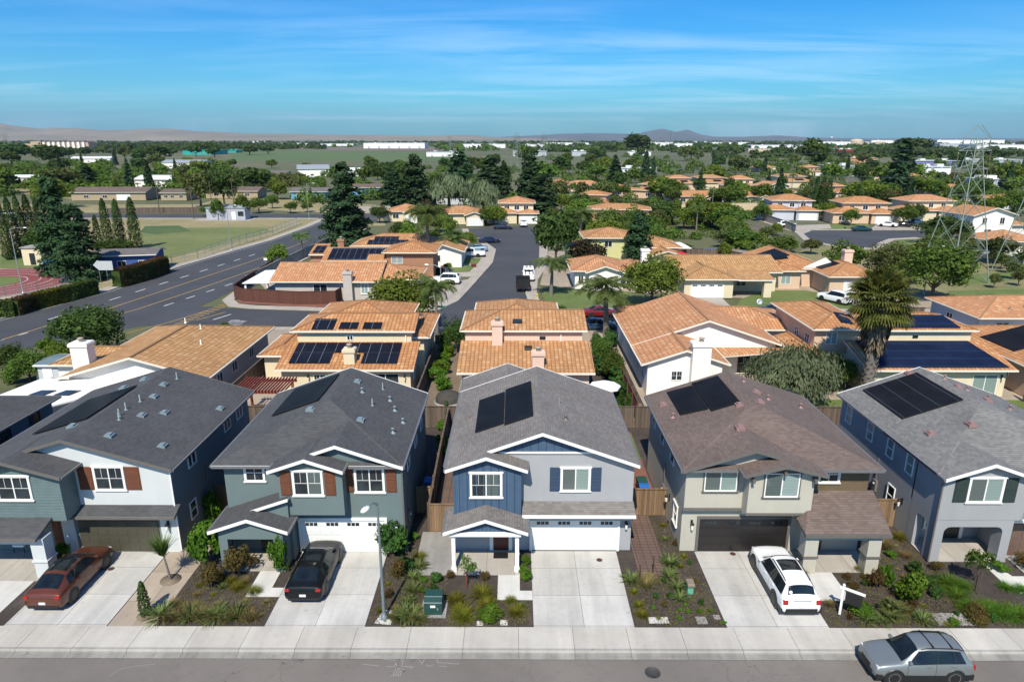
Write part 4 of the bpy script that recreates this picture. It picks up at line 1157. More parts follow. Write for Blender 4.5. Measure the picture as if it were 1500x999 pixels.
FHR = [far_house(*f) for f in FH]
# ranch houses, barns and sheds of the farmland
R_BROWN = m_shingle('brown_ranch_shingles', (.10, .07, .055), (.15, .11, .09))
R_GREY = m_shingle('grey_ranch_shingles', (.10, .09, .09), (.15, .14, .135))
R_WHITE = m_plain('white_sheet_roof', (.66, .67, .68), .5, .1)
R_STEEL = m_plain('grey_sheet_roof', (.34, .37, .39), .5, .3)
C_BLUE = m_stucco('bright_blue_stucco', (.10, .28, .44))
C_TAN = m_stucco('tan_stucco', (.33, .26, .17))
C_SCHOOL = m_stucco('school_blue_stucco', (.03, .08, .26))
def barn(label, u, v, rz, w, d, hgt, wall, roof, cat='house', sl=.25, axis='x', door=None, name='house', grp='ranch houses and sheds of the farmland'):
 x, y = at(u, v)
 h = House(name, label, cat, (0, 0, 0), roof, M['offwhite'], wall, grp)
 h.mass((-w/2, w/2, 0, d), (-w/2 - .5, w/2 + .5, -.5, d + .5), 0, hgt, sl, axis=axis, rake=(0, 0) if axis == 'x' else (1, 0))
 if door: h.garage(w*door, 0, min(5, w*.5), hgt*.75, M['gar_white'], False)
 for c in (-.3, -.05, .3):
  if door is None or abs(c - door) > .2: h.window('-y', w*c, 0, .9, min(1.8, w*.15), 1.1, M['glass'])
 r = h.finish(); r.location = (x, y, 0); r.rotation_euler = (0, 0, rz); return r
barn('brown roofed ranch house with a white gable end behind the slim cypresses', 160, 294, .05, 27, 12, 3.0, C_TAN, R_BROWN, door=.2)
barn('small ranch house with tan walls right of the white gabled ranch', 255, 294, 0, 9.5, 9, 2.8, C_TAN, R_BROWN)
barn('long low brown roof behind the orchard trees by the metal cabin', 340, 291, 0, 20, 10, 2.8, C_TAN, R_BROWN)
barn('white two level farmhouse with a pale sheet roof', 232, 278, -.1, 22, 12, 4.5, C_WHITE, R_WHITE)
barn('long white shed among the far orchards', 133, 239, .1, 36, 14, 4.0, C_WHITE, R_WHITE, 'shed', name='shed')
barn('grey steel shed with a white end beside the oak', 268, 247, -.1, 34, 14, 4.5, C_WHITE, R_STEEL, 'shed', name='shed')
barn('small white building with a dark round opening in the orchard', 40, 270, .2, 20, 8, 3.4, C_WHITE, R_WHITE, 'shed', name='shed')
barn('bright blue ranch house with a dark grey roof', 455, 293, 0, 14.5, 9, 3.0, C_BLUE, R_GREY)
barn('blue walled house behind the redwood with a brown roof', 540, 286, 0, 14, 9, 3.0, C_BLUE, R_BROWN)
barn('wide grey roofed ranch house among the weeping grey trees', 645, 300, -.1, 25, 13, 3.0, C_LILAC, R_GREY, sl=.32)
barn('grey steel barn with a white face at the field edge', 460, 260, .3, 18, 16, 5.0, C_WHITE, R_STEEL, 'barn', name='barn')
barn('low tan house beside the steel barn', 400, 262, 0, 16, 9, 3.0, C_TAN, R_GREY)
barn('blue school hall with a grey roof beside the red topped hedge', 185, 399, .22, 9.6, 6, 3.0, C_SCHOOL, R_GREY, 'school hall', sl=.2, name='school_hall')
# ---------------------------------------------------------------- vehicles
def pchip(xk, yk, x):
 xk, yk = np.asarray(xk, float), np.asarray(yk, float)
 hh = np.diff(xk); d = np.diff(yk)/hh
 m = np.zeros_like(yk)
 m[0], m[-1] = d[0], d[-1]
 for i in range(1, len(yk) - 1):
  if d[i - 1]*d[i] > 0:
   w1, w2 = 2*hh[i] + hh[i - 1], hh[i] + 2*hh[i - 1]
   m[i] = (w1 + w2)/(w1/d[i - 1] + w2/d[i])
 i = int(np.clip(np.searchsorted(xk, x) - 1, 0, len(hh) - 1))
 t = (x - xk[i])/hh[i]
 return (yk[i]*(1 + 2*t)*(1 - t)**2 + hh[i]*m[i]*t*(1 - t)**2 + yk[i + 1]*t*t*(3 - 2*t) + hh[i]*m[i + 1]*t*t*(t - 1))
# stations from tail to nose: x, sill z, belt z, top z, widths at middle, belt and top
SHAPES = {
 'suv': [(-2.47, .42, .80, .88, .84, .80, .66), (-2.42, .28, .98, 1.06, .92, .87, .74), (-2.30, .24, 1.06, 1.20, .95, .89, .70), (-2.08, .22, 1.08, 1.62, .96, .90, .62), (-1.6, .22, 1.08, 1.70, .97, .91, .64),
   (-.4, .22, 1.06, 1.75, .97, .92, .65), (.25, .22, 1.04, 1.69, .97, .92, .63), (1.02, .22, 1.02, 1.16, .97, .92, .76), (1.3, .22, 1.0, 1.11, .97, .91, .74), (2.0, .22, .95, 1.03, .95, .88, .66), (2.32, .26, .82, .92, .86, .80, .58), (2.45, .38, .60, .68, .72, .68, .5)],
 'compact': [(-2.18, .42, .78, .86, .80, .76, .62), (-2.12, .28, .95, 1.02, .87, .83, .70), (-2.0, .24, 1.02, 1.14, .90, .85, .66), (-1.72, .22, 1.05, 1.56, .91, .86, .58), (-1.2, .22, 1.05, 1.65, .92, .87, .60),
   (-.2, .22, 1.03, 1.68, .92, .87, .61), (.28, .22, 1.0, 1.62, .92, .87, .58), (1.05, .22, .98, 1.10, .91, .86, .70), (1.3, .22, .96, 1.05, .91, .85, .68), (1.8, .22, .90, .97, .89, .82, .60), (2.08, .26, .78, .86, .80, .75, .52), (2.18, .38, .58, .65, .68, .64, .45)],
 'fastback': [(-2.4, .40, .72, .78, .82, .78, .62), (-2.34, .28, .92, .98, .90, .85, .70), (-2.15, .22, 1.0, 1.08, .94, .88, .70), (-1.75, .2, 1.02, 1.28, .95, .88, .62), (-1.0, .2, 1.0, 1.50, .95, .88, .58),
   (-.2, .2, .98, 1.55, .95, .88, .58), (.35, .2, .96, 1.48, .95, .88, .56), (1.2, .2, .92, 1.03, .95, .88, .72), (1.5, .2, .90, .98, .94, .87, .68), (2.0, .2, .82, .90, .92, .84, .6), (2.28, .25, .70, .77, .84, .76, .52), (2.4, .36, .52, .58, .70, .65, .45)],
 'sedan': [(-2.4, .40, .72, .78, .80, .76, .62), (-2.34, .28, .92, .97, .88, .83, .70), (-1.9, .2, .95, 1.04, .91, .85, .70), (-1.5, .2, .95, 1.10, .92, .86, .66), (-.75, .2, .94, 1.40, .92, .86, .56),
   (-.2, .2, .93, 1.43, .92, .86, .56), (.35, .2, .92, 1.37, .92, .86, .54), (1.15, .2, .88, .98, .92, .86, .70), (1.5, .2, .86, .93, .91, .85, .66), (2.0, .2, .78, .85, .88, .80, .58), (2.28, .25, .66, .72, .80, .73, .5), (2.4, .36, .50, .56, .68, .62, .45)],
 'pickup': [(-2.75, .5, 1.0, 1.06, .92, .92, .86), (-2.7, .42, 1.08, 1.12, .95, .94, .88), (-.86, .3, 1.08, 1.12, .97, .94, .88), (-.80, .3, 1.08, 1.20, .97, .94, .74), (-.70, .3, 1.08, 1.76, .97, .93, .66),
   (0, .3, 1.06, 1.82, .97, .93, .67), (.5, .3, 1.05, 1.74, .97, .93, .64), (1.2, .3, 1.04, 1.22, .97, .93, .78), (1.5, .3, 1.02, 1.16, .97, .92, .76), (2.3, .3, .98, 1.08, .95, .9, .72), (2.68, .34, .86, .94, .88, .84, .64), (2.78, .45, .64, .70, .78, .74, .56)],
}
def chaikin(p, k=2):
 for _ in range(k):
  q = [p[0]]
  for a, b in zip(p, p[1:]):
   q.append((a[0]*.78 + b[0]*.22, a[1]*.78 + b[1]*.22)); q.append((a[0]*.22 + b[0]*.78, a[1]*.22 + b[1]*.78))
  q.append(p[-1]); p = q
 return p
class Car:
 def __init__(s, shape, sx=1, sy=1, sz=1):
  K = SHAPES[shape]
  s.K = [(k[0]*sx, k[1], k[2]*sz, k[3]*sz, k[4]*sy, k[5]*sy, k[6]*sy) for k in K]
  s.x = [k[0] for k in s.K]
  s.W = max(k[4] for k in s.K)
  s.pc, s.sc_ = {}, {}
 def P(s, x):
  k_ = round(float(x), 4)
  if k_ not in s.pc: s.pc[k_] = [float(pchip(s.x, [k[j] for k in s.K], x)) for j in range(1, 7)]
  return s.pc[k_]
 def section(s, x):
  k_ = round(float(x), 4)
  if k_ not in s.sc_: s.sc_[k_] = s.section_(x)
  return s.sc_[k_]
 def section_(s, x):
  zs, zb, zt, wm, wb, wt = s.P(x)
  zr = zt - min(.09, (zt - zb)*.35)
  return chaikin([(0, zs), (wm*.9, zs), (wm, zs + .16), (wm, zs + (zb - zs)*.72), (wb, zb), (wt, zr), (wt*.55, zt - .012), (0, zt)])
 def ztop(s, x, y):
  q = s.section(x)
  zb = s.P(x)[1] - .02
  up = [p for p in q if p[1] > zb]
  up = sorted(up)
  return float(np.interp(abs(y), [p[0] for p in up], [p[1] for p in up]))
 def yside(s, x, z):
  zs, zb, zt, wm, wb, wt = s.P(x)
  if z > zb:
   zr = zt - min(.09, (zt - zb)*.35)
   return wb + (wt - wb)*(z - zb)/max(.01, zr - zb)
  zm = zs + (zb - zs)*.72
  return wm + (wb - wm)*max(0, (z - zm))/max(.01, zb - zm)
 def body(s, mb, n=46):
  xs = np.linspace(s.x[0], s.x[-1], n)
  xs = sorted(set(list(xs) + s.x))
  rings = []
  for x in xs:
   q = s.section(x)
   rings.append([(x, y, z) for y, z in q] + [(x, -y, z) for y, z in reversed(q[1:-1])])
  m = len(rings[0])
  vs = [p for r in rings for p in r]
  fs = [(i*m + k, (i + 1)*m + k, (i + 1)*m + (k + 1) % m, i*m + (k + 1) % m) for i in range(len(rings) - 1) for k in range(m)]
  fs += [tuple(range(m)), tuple((len(rings) - 1)*m + k for k in range(m - 1, -1, -1))]
  mb.add(vs, fs, 0, sm=True)
 def top_glass(s, mb, xa, xb, ya, yb, off=.014, n=7, k=9):
  vs, fs = [], []
  for i in range(n + 1):
   t = i/n; x = xa + (xb - xa)*t; w = ya + (yb - ya)*t
   for j in range(k + 1):
    y = -w + 2*w*j/k
    vs.append((x, y, s.ztop(x, y) + off))
  for i in range(n):
   for j in range(k):
    a = i*(k + 1) + j
    fs.append((a, a + k + 1, a + k + 2, a + 1) if xb < xa else (a, a + 1, a + k + 2, a + k + 1))
  mb.add(vs, fs, 0, sm=True)
 def side_glass(s, root, pts_low, pts_high, off=.012, nm='side_window', mat=None):
  """matching lists of (x, z) along the lower and upper edge"""
  for sg in (-1, 1):
   mb = MB(); vs, fs = [], []
   n = 4
   for (xa, za), (xb, zb) in zip(pts_low, pts_high):
    for j in range(n + 1):
     x, z = xa + (xb - xa)*j/n, za + (zb - za)*j/n
     vs.append((x, sg*(s.yside(x, z) + off), z))
   for i in range(len(pts_low) - 1):
    for j in range(n):
     a = i*(n + 1) + j
     fs.append((a, a + 1, a + n + 2, a + n + 1))
   mb.add(vs, fs, 0, sm=True); mb.build(nm, mat or M['glass_car'], root)
def wheel(parent, x, y, r, w, rim_m, spokes=5):
 sg = 1 if y > 0 else -1
 T = MB(Matrix.Translation((x, y, r)) @ Matrix.Rotation(-sg*PI/2, 4, 'X'))   # local +z points outward
 T.lathe([(r*.62, -w), (r*.93, -w), (r, -w*.85), (r, -w*.12), (r*.93, 0), (r*.72, .006), (r*.69, -.012), (r*.62, -.03)], n=22)
 o = T.build('wheel', M['rubber'], parent)
 Rm = MB(Matrix.Translation((x, y, r)) @ Matrix.Rotation(-sg*PI/2, 4, 'X'))
 Rm.lathe([(r*.70, -.012), (r*.66, -.02), (r*.62, -.06), (r*.3, -.07), (0, -.07)], n=22, m=1)
 Rm.lathe([(r*.17, -.07), (r*.17, -.012), (0, -.008)], n=10)
 for k in range(spokes):
  a = 2*PI*k/spokes
  d = Vector((math.cos(a), math.sin(a), 0))
  Rm.beam(d*r*.1 + Vector((0, 0, -.03)), d*r*.66 + Vector((0, 0, -.028)), .05 + .18*r, .035)
 Rm.lathe([(r*.71, -.01), (r*.68, .0), (r*.63, -.016), (r*.64, -.03)], n=22)
 Rm.build('rim', [rim_m, M['black']], o)
 return o
def make_car(label, cat, shape, paint, pos, rz, z=0.0, detail=True, name='parked_car', rim=None, wb=1.4, wr=.35, clad=False, sx=1, sy=1, sz=1, sunroof=None, rails=None, glassroof=False, plate=True, group=None, extra=None, roofm=None):
 c = Car(shape, sx, sy, sz)
 root = empty(name)
 tag(root, label, cat, group)
 B = MB(); c.body(B, 46 if detail else 30)
 W = c.W
 for sgx in (-1, 1):
  for sgy in (-1, 1):
   A = Matrix.Translation((sgx*wb, sgy*(W - .14), wr)) @ Matrix.Rotation(-sgy*PI/2, 4, 'X')
   X = MB(A); X.lathe([(wr + (.10 if clad else .065), -.14), (wr + (.10 if clad else .065), .148), (wr + .04, .152), (0, .15)], n=24, m=1)
   B.v, off = B.v + X.v, len(B.v)
   B.f += [tuple(k + off for k in f) for f in X.f]; B.uv += X.uv; B.mi += X.mi; B.sm += X.sm
 if clad:
  for sg in (-1, 1):
   B.box(-wb + wr, wb - wr, sg*(W - .02) - .03, sg*(W - .02) + .035, .2, .50, 1)
 xr, xf = c.x[0], c.x[-1]
 B.box(xf - .2, xf + .015, -W*.66, W*.66, .30, .44 if not clad else .52, 1)
 if clad:
  for sg in (-1, 1): B.box(xf - .75, xf - .09, sg*W*.86 - .1, sg*W*.86 + .09, .26, .5, 1); B.box(xr + .04, xr + .62, sg*W*.9 - .1, sg*W*.9 + .09, .26, .52, 1)
 B.box(xr - .015, xr + .2, -W*.78, W*.78, .28, .42 if not clad else .52, 1)
 body = B.build('body', [paint, M['black']], root)
 # glass
 gm = M['glass_car']
 K = c.K
 bel = lambda x: c.P(x)[1] + .035
 rail = lambda x: c.P(x)[2] - min(.09, (c.P(x)[2] - c.P(x)[1])*.35) - .035
 i_cowl = {'pickup': 7}.get(shape, 7); i_head = 6
 xc, xh = K[i_cowl][0], K[i_head][0]
 wsr = MB(); c.top_glass(wsr, xc - .03, xh + .02, K[i_cowl][6]*.98, K[i_head][6]*.93); wsr.build('windscreen', gm, root)
 if shape in ('suv', 'compact'): ra, rb = K[3][0] + .02, K[2][0] + .03
 elif shape == 'pickup': ra, rb = K[4][0], K[3][0] + .01
 elif shape == 'sedan': ra, rb = K[4][0] - .02, K[3][0] + .06
 else: ra, rb = K[4][0] - .25, K[2][0] + .12
 rw = MB(); c.top_glass(rw, rb, ra, c.P(rb)[5]*.94, c.P(ra)[5]*.94); rw.build('rear_window', gm, root)
 if shape == 'pickup': xs_l = (xc - .25, .55, -.1, -.62); xs_h = (xh + .02, .45, -.1, -.6)
 else:
  xe = K[3][0] if shape in ('suv', 'compact') else (K[3][0] + .25)
  xs_l = tuple(np.linspace(xc - .28, xe - .02, 7)); xs_h = tuple(np.linspace(xh - .0, xe + (.18 if shape != 'sedan' else .55), 7))
 nb = len(xs_l)//2
 lo = [(x, bel(x)) for x in xs_l]; hi = [(x, max(bel(x) + .04, rail(x))) for x in xs_h]
 c.side_glass(root, [(x, z - .02) for x, z in lo], [(x, z + .015) for x, z in hi], .005, 'window_trim', M['black'])
 for a, b in ((0, nb), (nb, nb + 2 if nb + 2 < len(lo) else len(lo) - 1), (nb + 2, len(lo) - 1)):
  if b <= a: continue
  l2, h2 = lo[a:b + 1], hi[a:b + 1]
  l2 = [(l2[0][0] - .02, l2[0][1])] + l2[1:-1] + [(l2[-1][0] + .03, l2[-1][1])]
  h2 = [(h2[0][0] - .02, h2[0][1])] + h2[1:-1] + [(h2[-1][0] + .03, h2[-1][1])]
  c.side_glass(root, l2, h2)
 if sunroof:
  q = MB(); c.top_glass(q, sunroof[0], sunroof[1], sunroof[2], sunroof[2], .008); q.build('sunroof', gm, root)
 # lamps, plate, mirrors
 for s_ in (-1, 1):
  q = MB()
  yy, xx = s_*W*.70, xf - .20
  zz = c.P(xx)[1]
  q.box(xx - .14, xx + .09, yy - .15, yy + .15, zz - .14, zz - .005)
  q.build('headlight', M['headlight'], root, bevel=.03)
  q = MB(); xx = xr + .10; zz = c.P(xx)[1]
  q.box(xx - .11, xx + .08, s_*W*.80 - .12, s_*W*.80 + .12, zz - .26 if shape in ('suv', 'compact') else zz - .16, zz - .02)
  q.build('tail_light', M['redlight'], root, bevel=.03)
  q = MB(); xm = xc - .32; zm = bel(xm) + .06
  q.box(xm - .07, xm + .06, s_*(c.yside(xm, zm) + .08) - .09, s_*(c.yside(xm, zm) + .08) + .09, zm - .04, zm + .09)
  q.build('wing_mirror', paint, root, bevel=.03)
 if plate:
  q = MB(); q.box(xr - .03, xr + .1, -.16, .16, .62 if shape in ('suv', 'compact') else .50, .74 if shape in ('suv', 'compact') else .62); q.build('number_plate', M['plate'], root)
  g = MB(); g.box(xf - .25, xf + .004, -W*.42, W*.42, .52, .66); g.build('grille', M['black'], root)
 for sgx in (-1, 1):
  for sgy in (-1, 1): wheel(root, sgx*wb, sgy*(W + .014), wr, .22, rim or M['alloy'])
 if rails:
  for s_ in (-1, 1):
   q = MB()
   xs = np.linspace(rails[0], rails[1], 9)
   yy = lambda x: c.P(x)[5]*.93
   q.tube([(x, s_*yy(x), c.ztop(x, yy(x)) + (.055 if 0 < i < 8 else .0)) for i, x in enumerate(xs)], .022, 6)
   q.build('roof_rail', M['black'], root)
  if len(rails) > 2:
   for x in rails[2:]:
    q = MB(); q.beam((x, -c.P(x)[5]*.93, c.ztop(x, .5) + .065), (x, c.P(x)[5]*.93, c.ztop(x, .5) + .065), .06, .03); q.build('cross_bar', M['black'], root)
 if detail:
  q = MB()
  for s_ in (-1, 1):
   for x in (xc - .25, (xc + K[3][0])/2 - .1):
    zs_ = np.linspace(c.P(x)[0] + .12, c.P(x)[1], 6)
    p = [(x, s_*(c.yside(x, z) + .002), z) for z in zs_]
    vs = [(a[0] - .008, a[1], a[2]) for a in p] + [(a[0] + .008, a[1], a[2]) for a in p]
    q.add(vs, [(i, i + 1, i + 7, i + 6) for i in range(5)])
  q.build('door_gap', M['black'], root)
  for s_ in (-1, 1):
   for x in (xc - 1.15, xc - 2.15):
    zh = c.P(x)[1] - .10
    q = MB(); q.box(x - .10, x + .10, s_*(c.yside(x, zh) + .01) - .018, s_*(c.yside(x, zh) + .01) + .018, zh - .02, zh + .02); q.build('door_handle', paint, root)
 if extra: extra(root, c)
 root.location = (pos[0], pos[1], z)
 root.rotation_euler = (0, 0, rz)
 return root
P_RED = m_paint('copper_red_paint', (.115, .036, .020), .35)
P_BLACK = m_paint('black_pearl_paint', (.006, .007, .008), .2, coat=.45)
P_WHITE = m_paint('white_paint_gloss', (.74, .75, .75), 0, .02)
P_SILVER = m_paint('steel_blue_silver_paint', (.215, .24, .243), .5)
P_NAVY = m_paint('navy_paint', (.012, .02, .05), .2)
P_DGREY = m_paint('graphite_paint', (.03, .035, .038), .3)
P_TEAL = m_paint('petrol_teal_paint', (.008, .06, .075), .3)
P_BRED = m_paint('bright_red_paint', (.16, .012, .012), .1)
P_LBLUE = m_paint('pale_blue_paint', (.20, .30, .38), .4)
P_BLUE = m_paint('mid_blue_paint', (.02, .07, .14), .3)
def stick(root, c):   # round sticker on the rear glass
 q = MB(Matrix.Translation((-2.235, .52, 1.30)) @ Matrix.Rotation(math.radians(-65), 4, 'Y')); q.lathe([(.085, 0), (.085, .012), (0, .014)], n=14); q.build('sticker', M['white'], root)
 q = MB(); q.box(-2.47, -2.30, -.42, .42, .965, .985); q.build('tailgate_strip', M['chrome'], root)
 q = MB(); q.box(-2.50, -2.40, -.75, .75, .50, .54); q.build('bumper_strip', M['black'], root)
make_car('copper red fastback crossover with dark glass on the driveway by the olive garage', 'car', 'fastback', P_RED, (-22.75, 30.2), PI/2, detail=True, rim=M['alloy'], sunroof=(.3, -1.0, .5), wr=.36, sz=1.0, sx=.97)
make_car('black fastback car on the driveway of the dark teal house', 'car', 'fastback', P_BLACK, (-10.38, 30.85), PI/2, detail=True, rim=M['rim'], sunroof=(.25, -.75, .46), sx=.97, wr=.35, sz=.97)
make_car('white family off-roader with a glass sunroof before the black garage door', 'car', 'suv', P_WHITE, (13.7, 30.1), PI/2, detail=True, rim=M['rim'], clad=True, sunroof=(-.1, -1.0, .5), rails=(.1, -1.7), wr=.38, wb=1.48, sx=.99, sz=.97, extra=stick)
make_car('steel blue silver compact off-roader parked at the kerb', 'car', 'compact', P_SILVER, (17.3, 24.5), PI, -.125, detail=True, rim=M['rim'], clad=True, rails=(.15, -1.6, -.35, -1.15), wr=.34, wb=1.27, sy=.95, sx=.96, sz=.97)
GC = 'vehicles on the further streets'
def mid(label, shape, paint, u, v, rz, cat='car', **k):
 return make_car(label, cat, shape, paint, at(u, v), rz, detail=False, plate=False, group=GC, z=k.pop('z', -.12), **k)
mid('white off-roader parked on the driveway left of the cul-de-sac entrance', 'suv', P_WHITE, 652, 415, PI - .1, z=0, rim=M['rim'])
mid('black off-roader behind the white one left of the cul-de-sac entrance', 'suv', P_BLACK, 641, 407, PI - .1, z=0)
mid('white pickup truck on a driveway at the bend of the cul-de-sac', 'pickup', P_WHITE, 690, 376, PI, 'pickup truck', z=0, name='pickup_truck')
mid('pale blue sedan behind the white pickup', 'sedan', P_LBLUE, 697, 368, PI, z=0)
mid('navy car parked at the kerb where the cul-de-sac widens', 'sedan', P_NAVY, 717, 355, .3)
mid('black sedan parked across the head of the cul-de-sac', 'sedan', P_NAVY, 737, 335, 0)
mid('white hatchback on the drive of the cream house closing the cul-de-sac', 'suv', P_WHITE, 767, 331, PI/2, z=0)
mid('charcoal sedan parked on the cross street beside the satellite dish', 'sedan', P_DGREY, 1136, 459, PI)
mid('white sedan parked on the cross street right of the charcoal sedan', 'sedan', P_WHITE, 1193, 459, PI, rim=M['rim'])
mid('white off-roader on the drive of the peach house with solar wings', 'suv', P_WHITE, 1222, 442, PI/2 + .5, z=0)
mid('red car half hidden behind the feathery palm', 'sedan', P_BRED, 879, 462, .1)
mid('blue car half hidden behind the palm trunk', 'sedan', P_BLUE, 874, 481, 0)
mid('petrol teal car at the kerb of the round asphalt court', 'sedan', P_TEAL, 1262, 338, 0)
mid('white sedan on the wide drive of the round asphalt court', 'sedan', P_WHITE, 1300, 332, PI/2 + .9, z=0)
mid('black sedan beside the white one at the asphalt court', 'sedan', P_BLACK, 1321, 332, PI/2 + 1.2, z=0)
mid('dark pickup parked beyond the black sedan at the court', 'pickup', P_BLUE, 1341, 331, PI/2, 'pickup truck', z=0, name='pickup_truck')
mid('white car before the pale blue house with solar sheets', 'suv', P_WHITE, 1152, 333, .2, z=0)
mid('dark blue car parked behind the white gabled house', 'suv', P_BLUE, 1133, 490, PI/2, z=0)
mid('white van on the far cross road at the picture edge', 'suv', P_WHITE, 16, 316, 0)
def rack(root, c):
 for x in (-2.4, -.9, .4):
  q = MB(); q.tube([(x, -.85, 1.1), (x, -.8, 2.05), (x, .8, 2.05), (x, .85, 1.1)], .06, 6); q.build('ladder_rack', M['white'], root)
 for y in (-.6, 0, .6):
  q = MB(); q.beam((-2.5, y, 2.12), (.6, y, 2.12), .22, .1); q.build('carried_ladder', M['white'], root)
mid('white pickup with a ladder rack at the kerb ahead of the black box trailer', 'pickup', P_WHITE, 774, 408, PI/2, 'pickup truck', name='pickup_truck', extra=rack)
r = empty('box_trailer')
b = MB(); w_, l_, t_ = 1.0, 1.7, .06
b.box(-w_, w_, -l_, l_, .55, .63)
for sg in (-1, 1):
 b.box(sg*w_ - t_/2, sg*w_ + t_/2, -l_, l_, .63, 1.95); b.box(-w_ + t_/2, w_ - t_/2, sg*l_ - t_/2, sg*l_ + t_/2, .63, 1.95)
 for k in range(5): b.box(sg*(w_ + .05) - .03, sg*(w_ + .05) + .03, -l_ + k*.82, -l_ + k*.82 + .08, .6, 1.95)
b.build('box_body', M['black'], r)
b = MB(); b.beam((0, l_, .5), (0, l_ + 1.2, .45), .12, .12); b.build('drawbar', M['black'], r)
for sg in (-1, 1): wheel(r, 0, sg*1.16, .36, .2, M['alloy'])
for sg in (-1, 1):
 b = MB(); b.box(sg*.85 - .08, sg*.85 + .08, -l_ - .07, -l_ - .04, .62, .74); b.build('tail_light', M['redlight'], r)
r.location = (*at(766, 424), -.12)
tag(r, 'black high sided box trailer at the kerb behind the white pickup', 'trailer', GC)
# ---------------------------------------------------------------- vegetation
L_DARK = m_leaf('dark_leaf', (0.0333, 0.0577, 0.0187), (0.0665, 0.1072, 0.03), (0.1187, 0.1691, 0.045))
L_MID = m_leaf('mid_leaf', (0.0495, 0.0816, 0.0192), (0.0949, 0.1486, 0.0315), (0.1609, 0.2175, 0.049))
L_LIGHT = m_leaf('light_leaf', (0.0784, 0.1217, 0.0218), (0.1357, 0.195, 0.0343), (0.2088, 0.2652, 0.0546))
L_CONIF = m_leaf('conifer_needle', (0.0216, 0.0433, 0.0213), (0.043, 0.078, 0.035), (0.0766, 0.1214, 0.0506), trans=.2)
L_CYP = m_leaf('cypress_scale', (0.0252, 0.047, 0.0156), (0.0468, 0.0806, 0.0234), (0.0792, 0.121, 0.0343), trans=.2)
L_GREY = m_leaf('grey_green_leaf', (0.0891, 0.1176, 0.0642), (0.1569, 0.1996, 0.1105), (0.2496, 0.2942, 0.1783))
L_OLIVE = m_leaf('olive_leaf', (0.0638, 0.0806, 0.0302), (0.1142, 0.1378, 0.047), (0.168, 0.1932, 0.0756))
L_PLUM = m_leaf('plum_leaf', (0.033, 0.033, 0.021), (0.063, 0.054, 0.033), (0.09, 0.0825, 0.045))
L_PALM = m_leaf('palm_frond', (0.0499, 0.0784, 0.0235), (0.096, 0.1357, 0.0403), (0.1728, 0.2088, 0.0756))
L_DEAD = m_leaf('dead_frond', (.13, .10, .065), (.22, .175, .12), (.32, .26, .19), trans=.15)
L_YEL = m_leaf('yellow_grass', (0.1013, 0.1148, 0.0162), (0.1688, 0.1688, 0.0243), (0.243, 0.2228, 0.0405), nz=3)
L_STRAW = m_leaf('straw_grass', (0.1495, 0.115, 0.0517), (0.2415, 0.1898, 0.0862), (0.345, 0.276, 0.138), nz=3)
L_STRAP = m_leaf('strap_leaf', (0.075, 0.1063, 0.0312), (0.1375, 0.175, 0.0562), (0.2625, 0.275, 0.125), nz=5)
L_RUST = m_leaf('rusty_leaf', (0.077, 0.0448, 0.0196), (0.119, 0.0868, 0.0308), (0.098, 0.119, 0.035), nz=2.5)
L_BRIGHT = m_leaf('bright_shrub_leaf', (0.0563, 0.1207, 0.0161), (0.0966, 0.1851, 0.0242), (0.161, 0.2656, 0.0403), nz=2)
L_DKSHRUB = m_leaf('dark_shrub_leaf', (0.0286, 0.0694, 0.0184), (0.0571, 0.1183, 0.0286), (0.0979, 0.1795, 0.0408), nz=2)
L_MAGENTA = m_leaf('magenta_leaf', (.06, .03, .04), (.10, .05, .06), (.14, .08, .09))
def leaf_quads(c, nrm, size, asp=.6, rs=NR):
 n = len(c)
 t = rs.normal(size=(n, 3))
 t -= nrm*(t*nrm).sum(1)[:, None]
 t /= np.linalg.norm(t, axis=1)[:, None] + 1e-9
 b = np.cross(nrm, t)
 sz = (size*rs.uniform(.6, 1.35, n))[:, None]
 v = np.stack([c - t*sz, c + b*sz*asp, c + t*sz, c - b*sz*asp], 1).reshape(-1, 3)
 return v, np.arange(4*n).reshape(n, 4)
def unit(n, rs=NR):
 d = rs.normal(size=(n, 3)); return d/np.linalg.norm(d, axis=1)[:, None]
def crown_blob(rx, ry, rz, cz, nclump, nleaf, leaf, seed, flat=.25, clump=(.28, .5)):
 rs = np.random.RandomState(seed)
 d = unit(nclump, rs)
 d[:, 2] = np.where(d[:, 2] < -flat, -d[:, 2]*.6, d[:, 2])
 cc = d*rs.uniform(.35, .80, (nclump, 1))
 cr = rs.uniform(clump[0], clump[1], nclump)
 w = cr**2; k = rs.choice(nclump, nleaf, p=w/w.sum())
 u = unit(nleaf, rs)
 rad = cr[k]*rs.uniform(.62, 1.06, nleaf)
 p = cc[k] + u*rad[:, None]
 p = p*np.array([rx, ry, rz]) + np.array([0, 0, cz])
 nr = u + rs.normal(scale=.55, size=u.shape); nr /= np.linalg.norm(nr, axis=1)[:, None]
 return leaf_quads(p, nr, leaf, .6, rs)
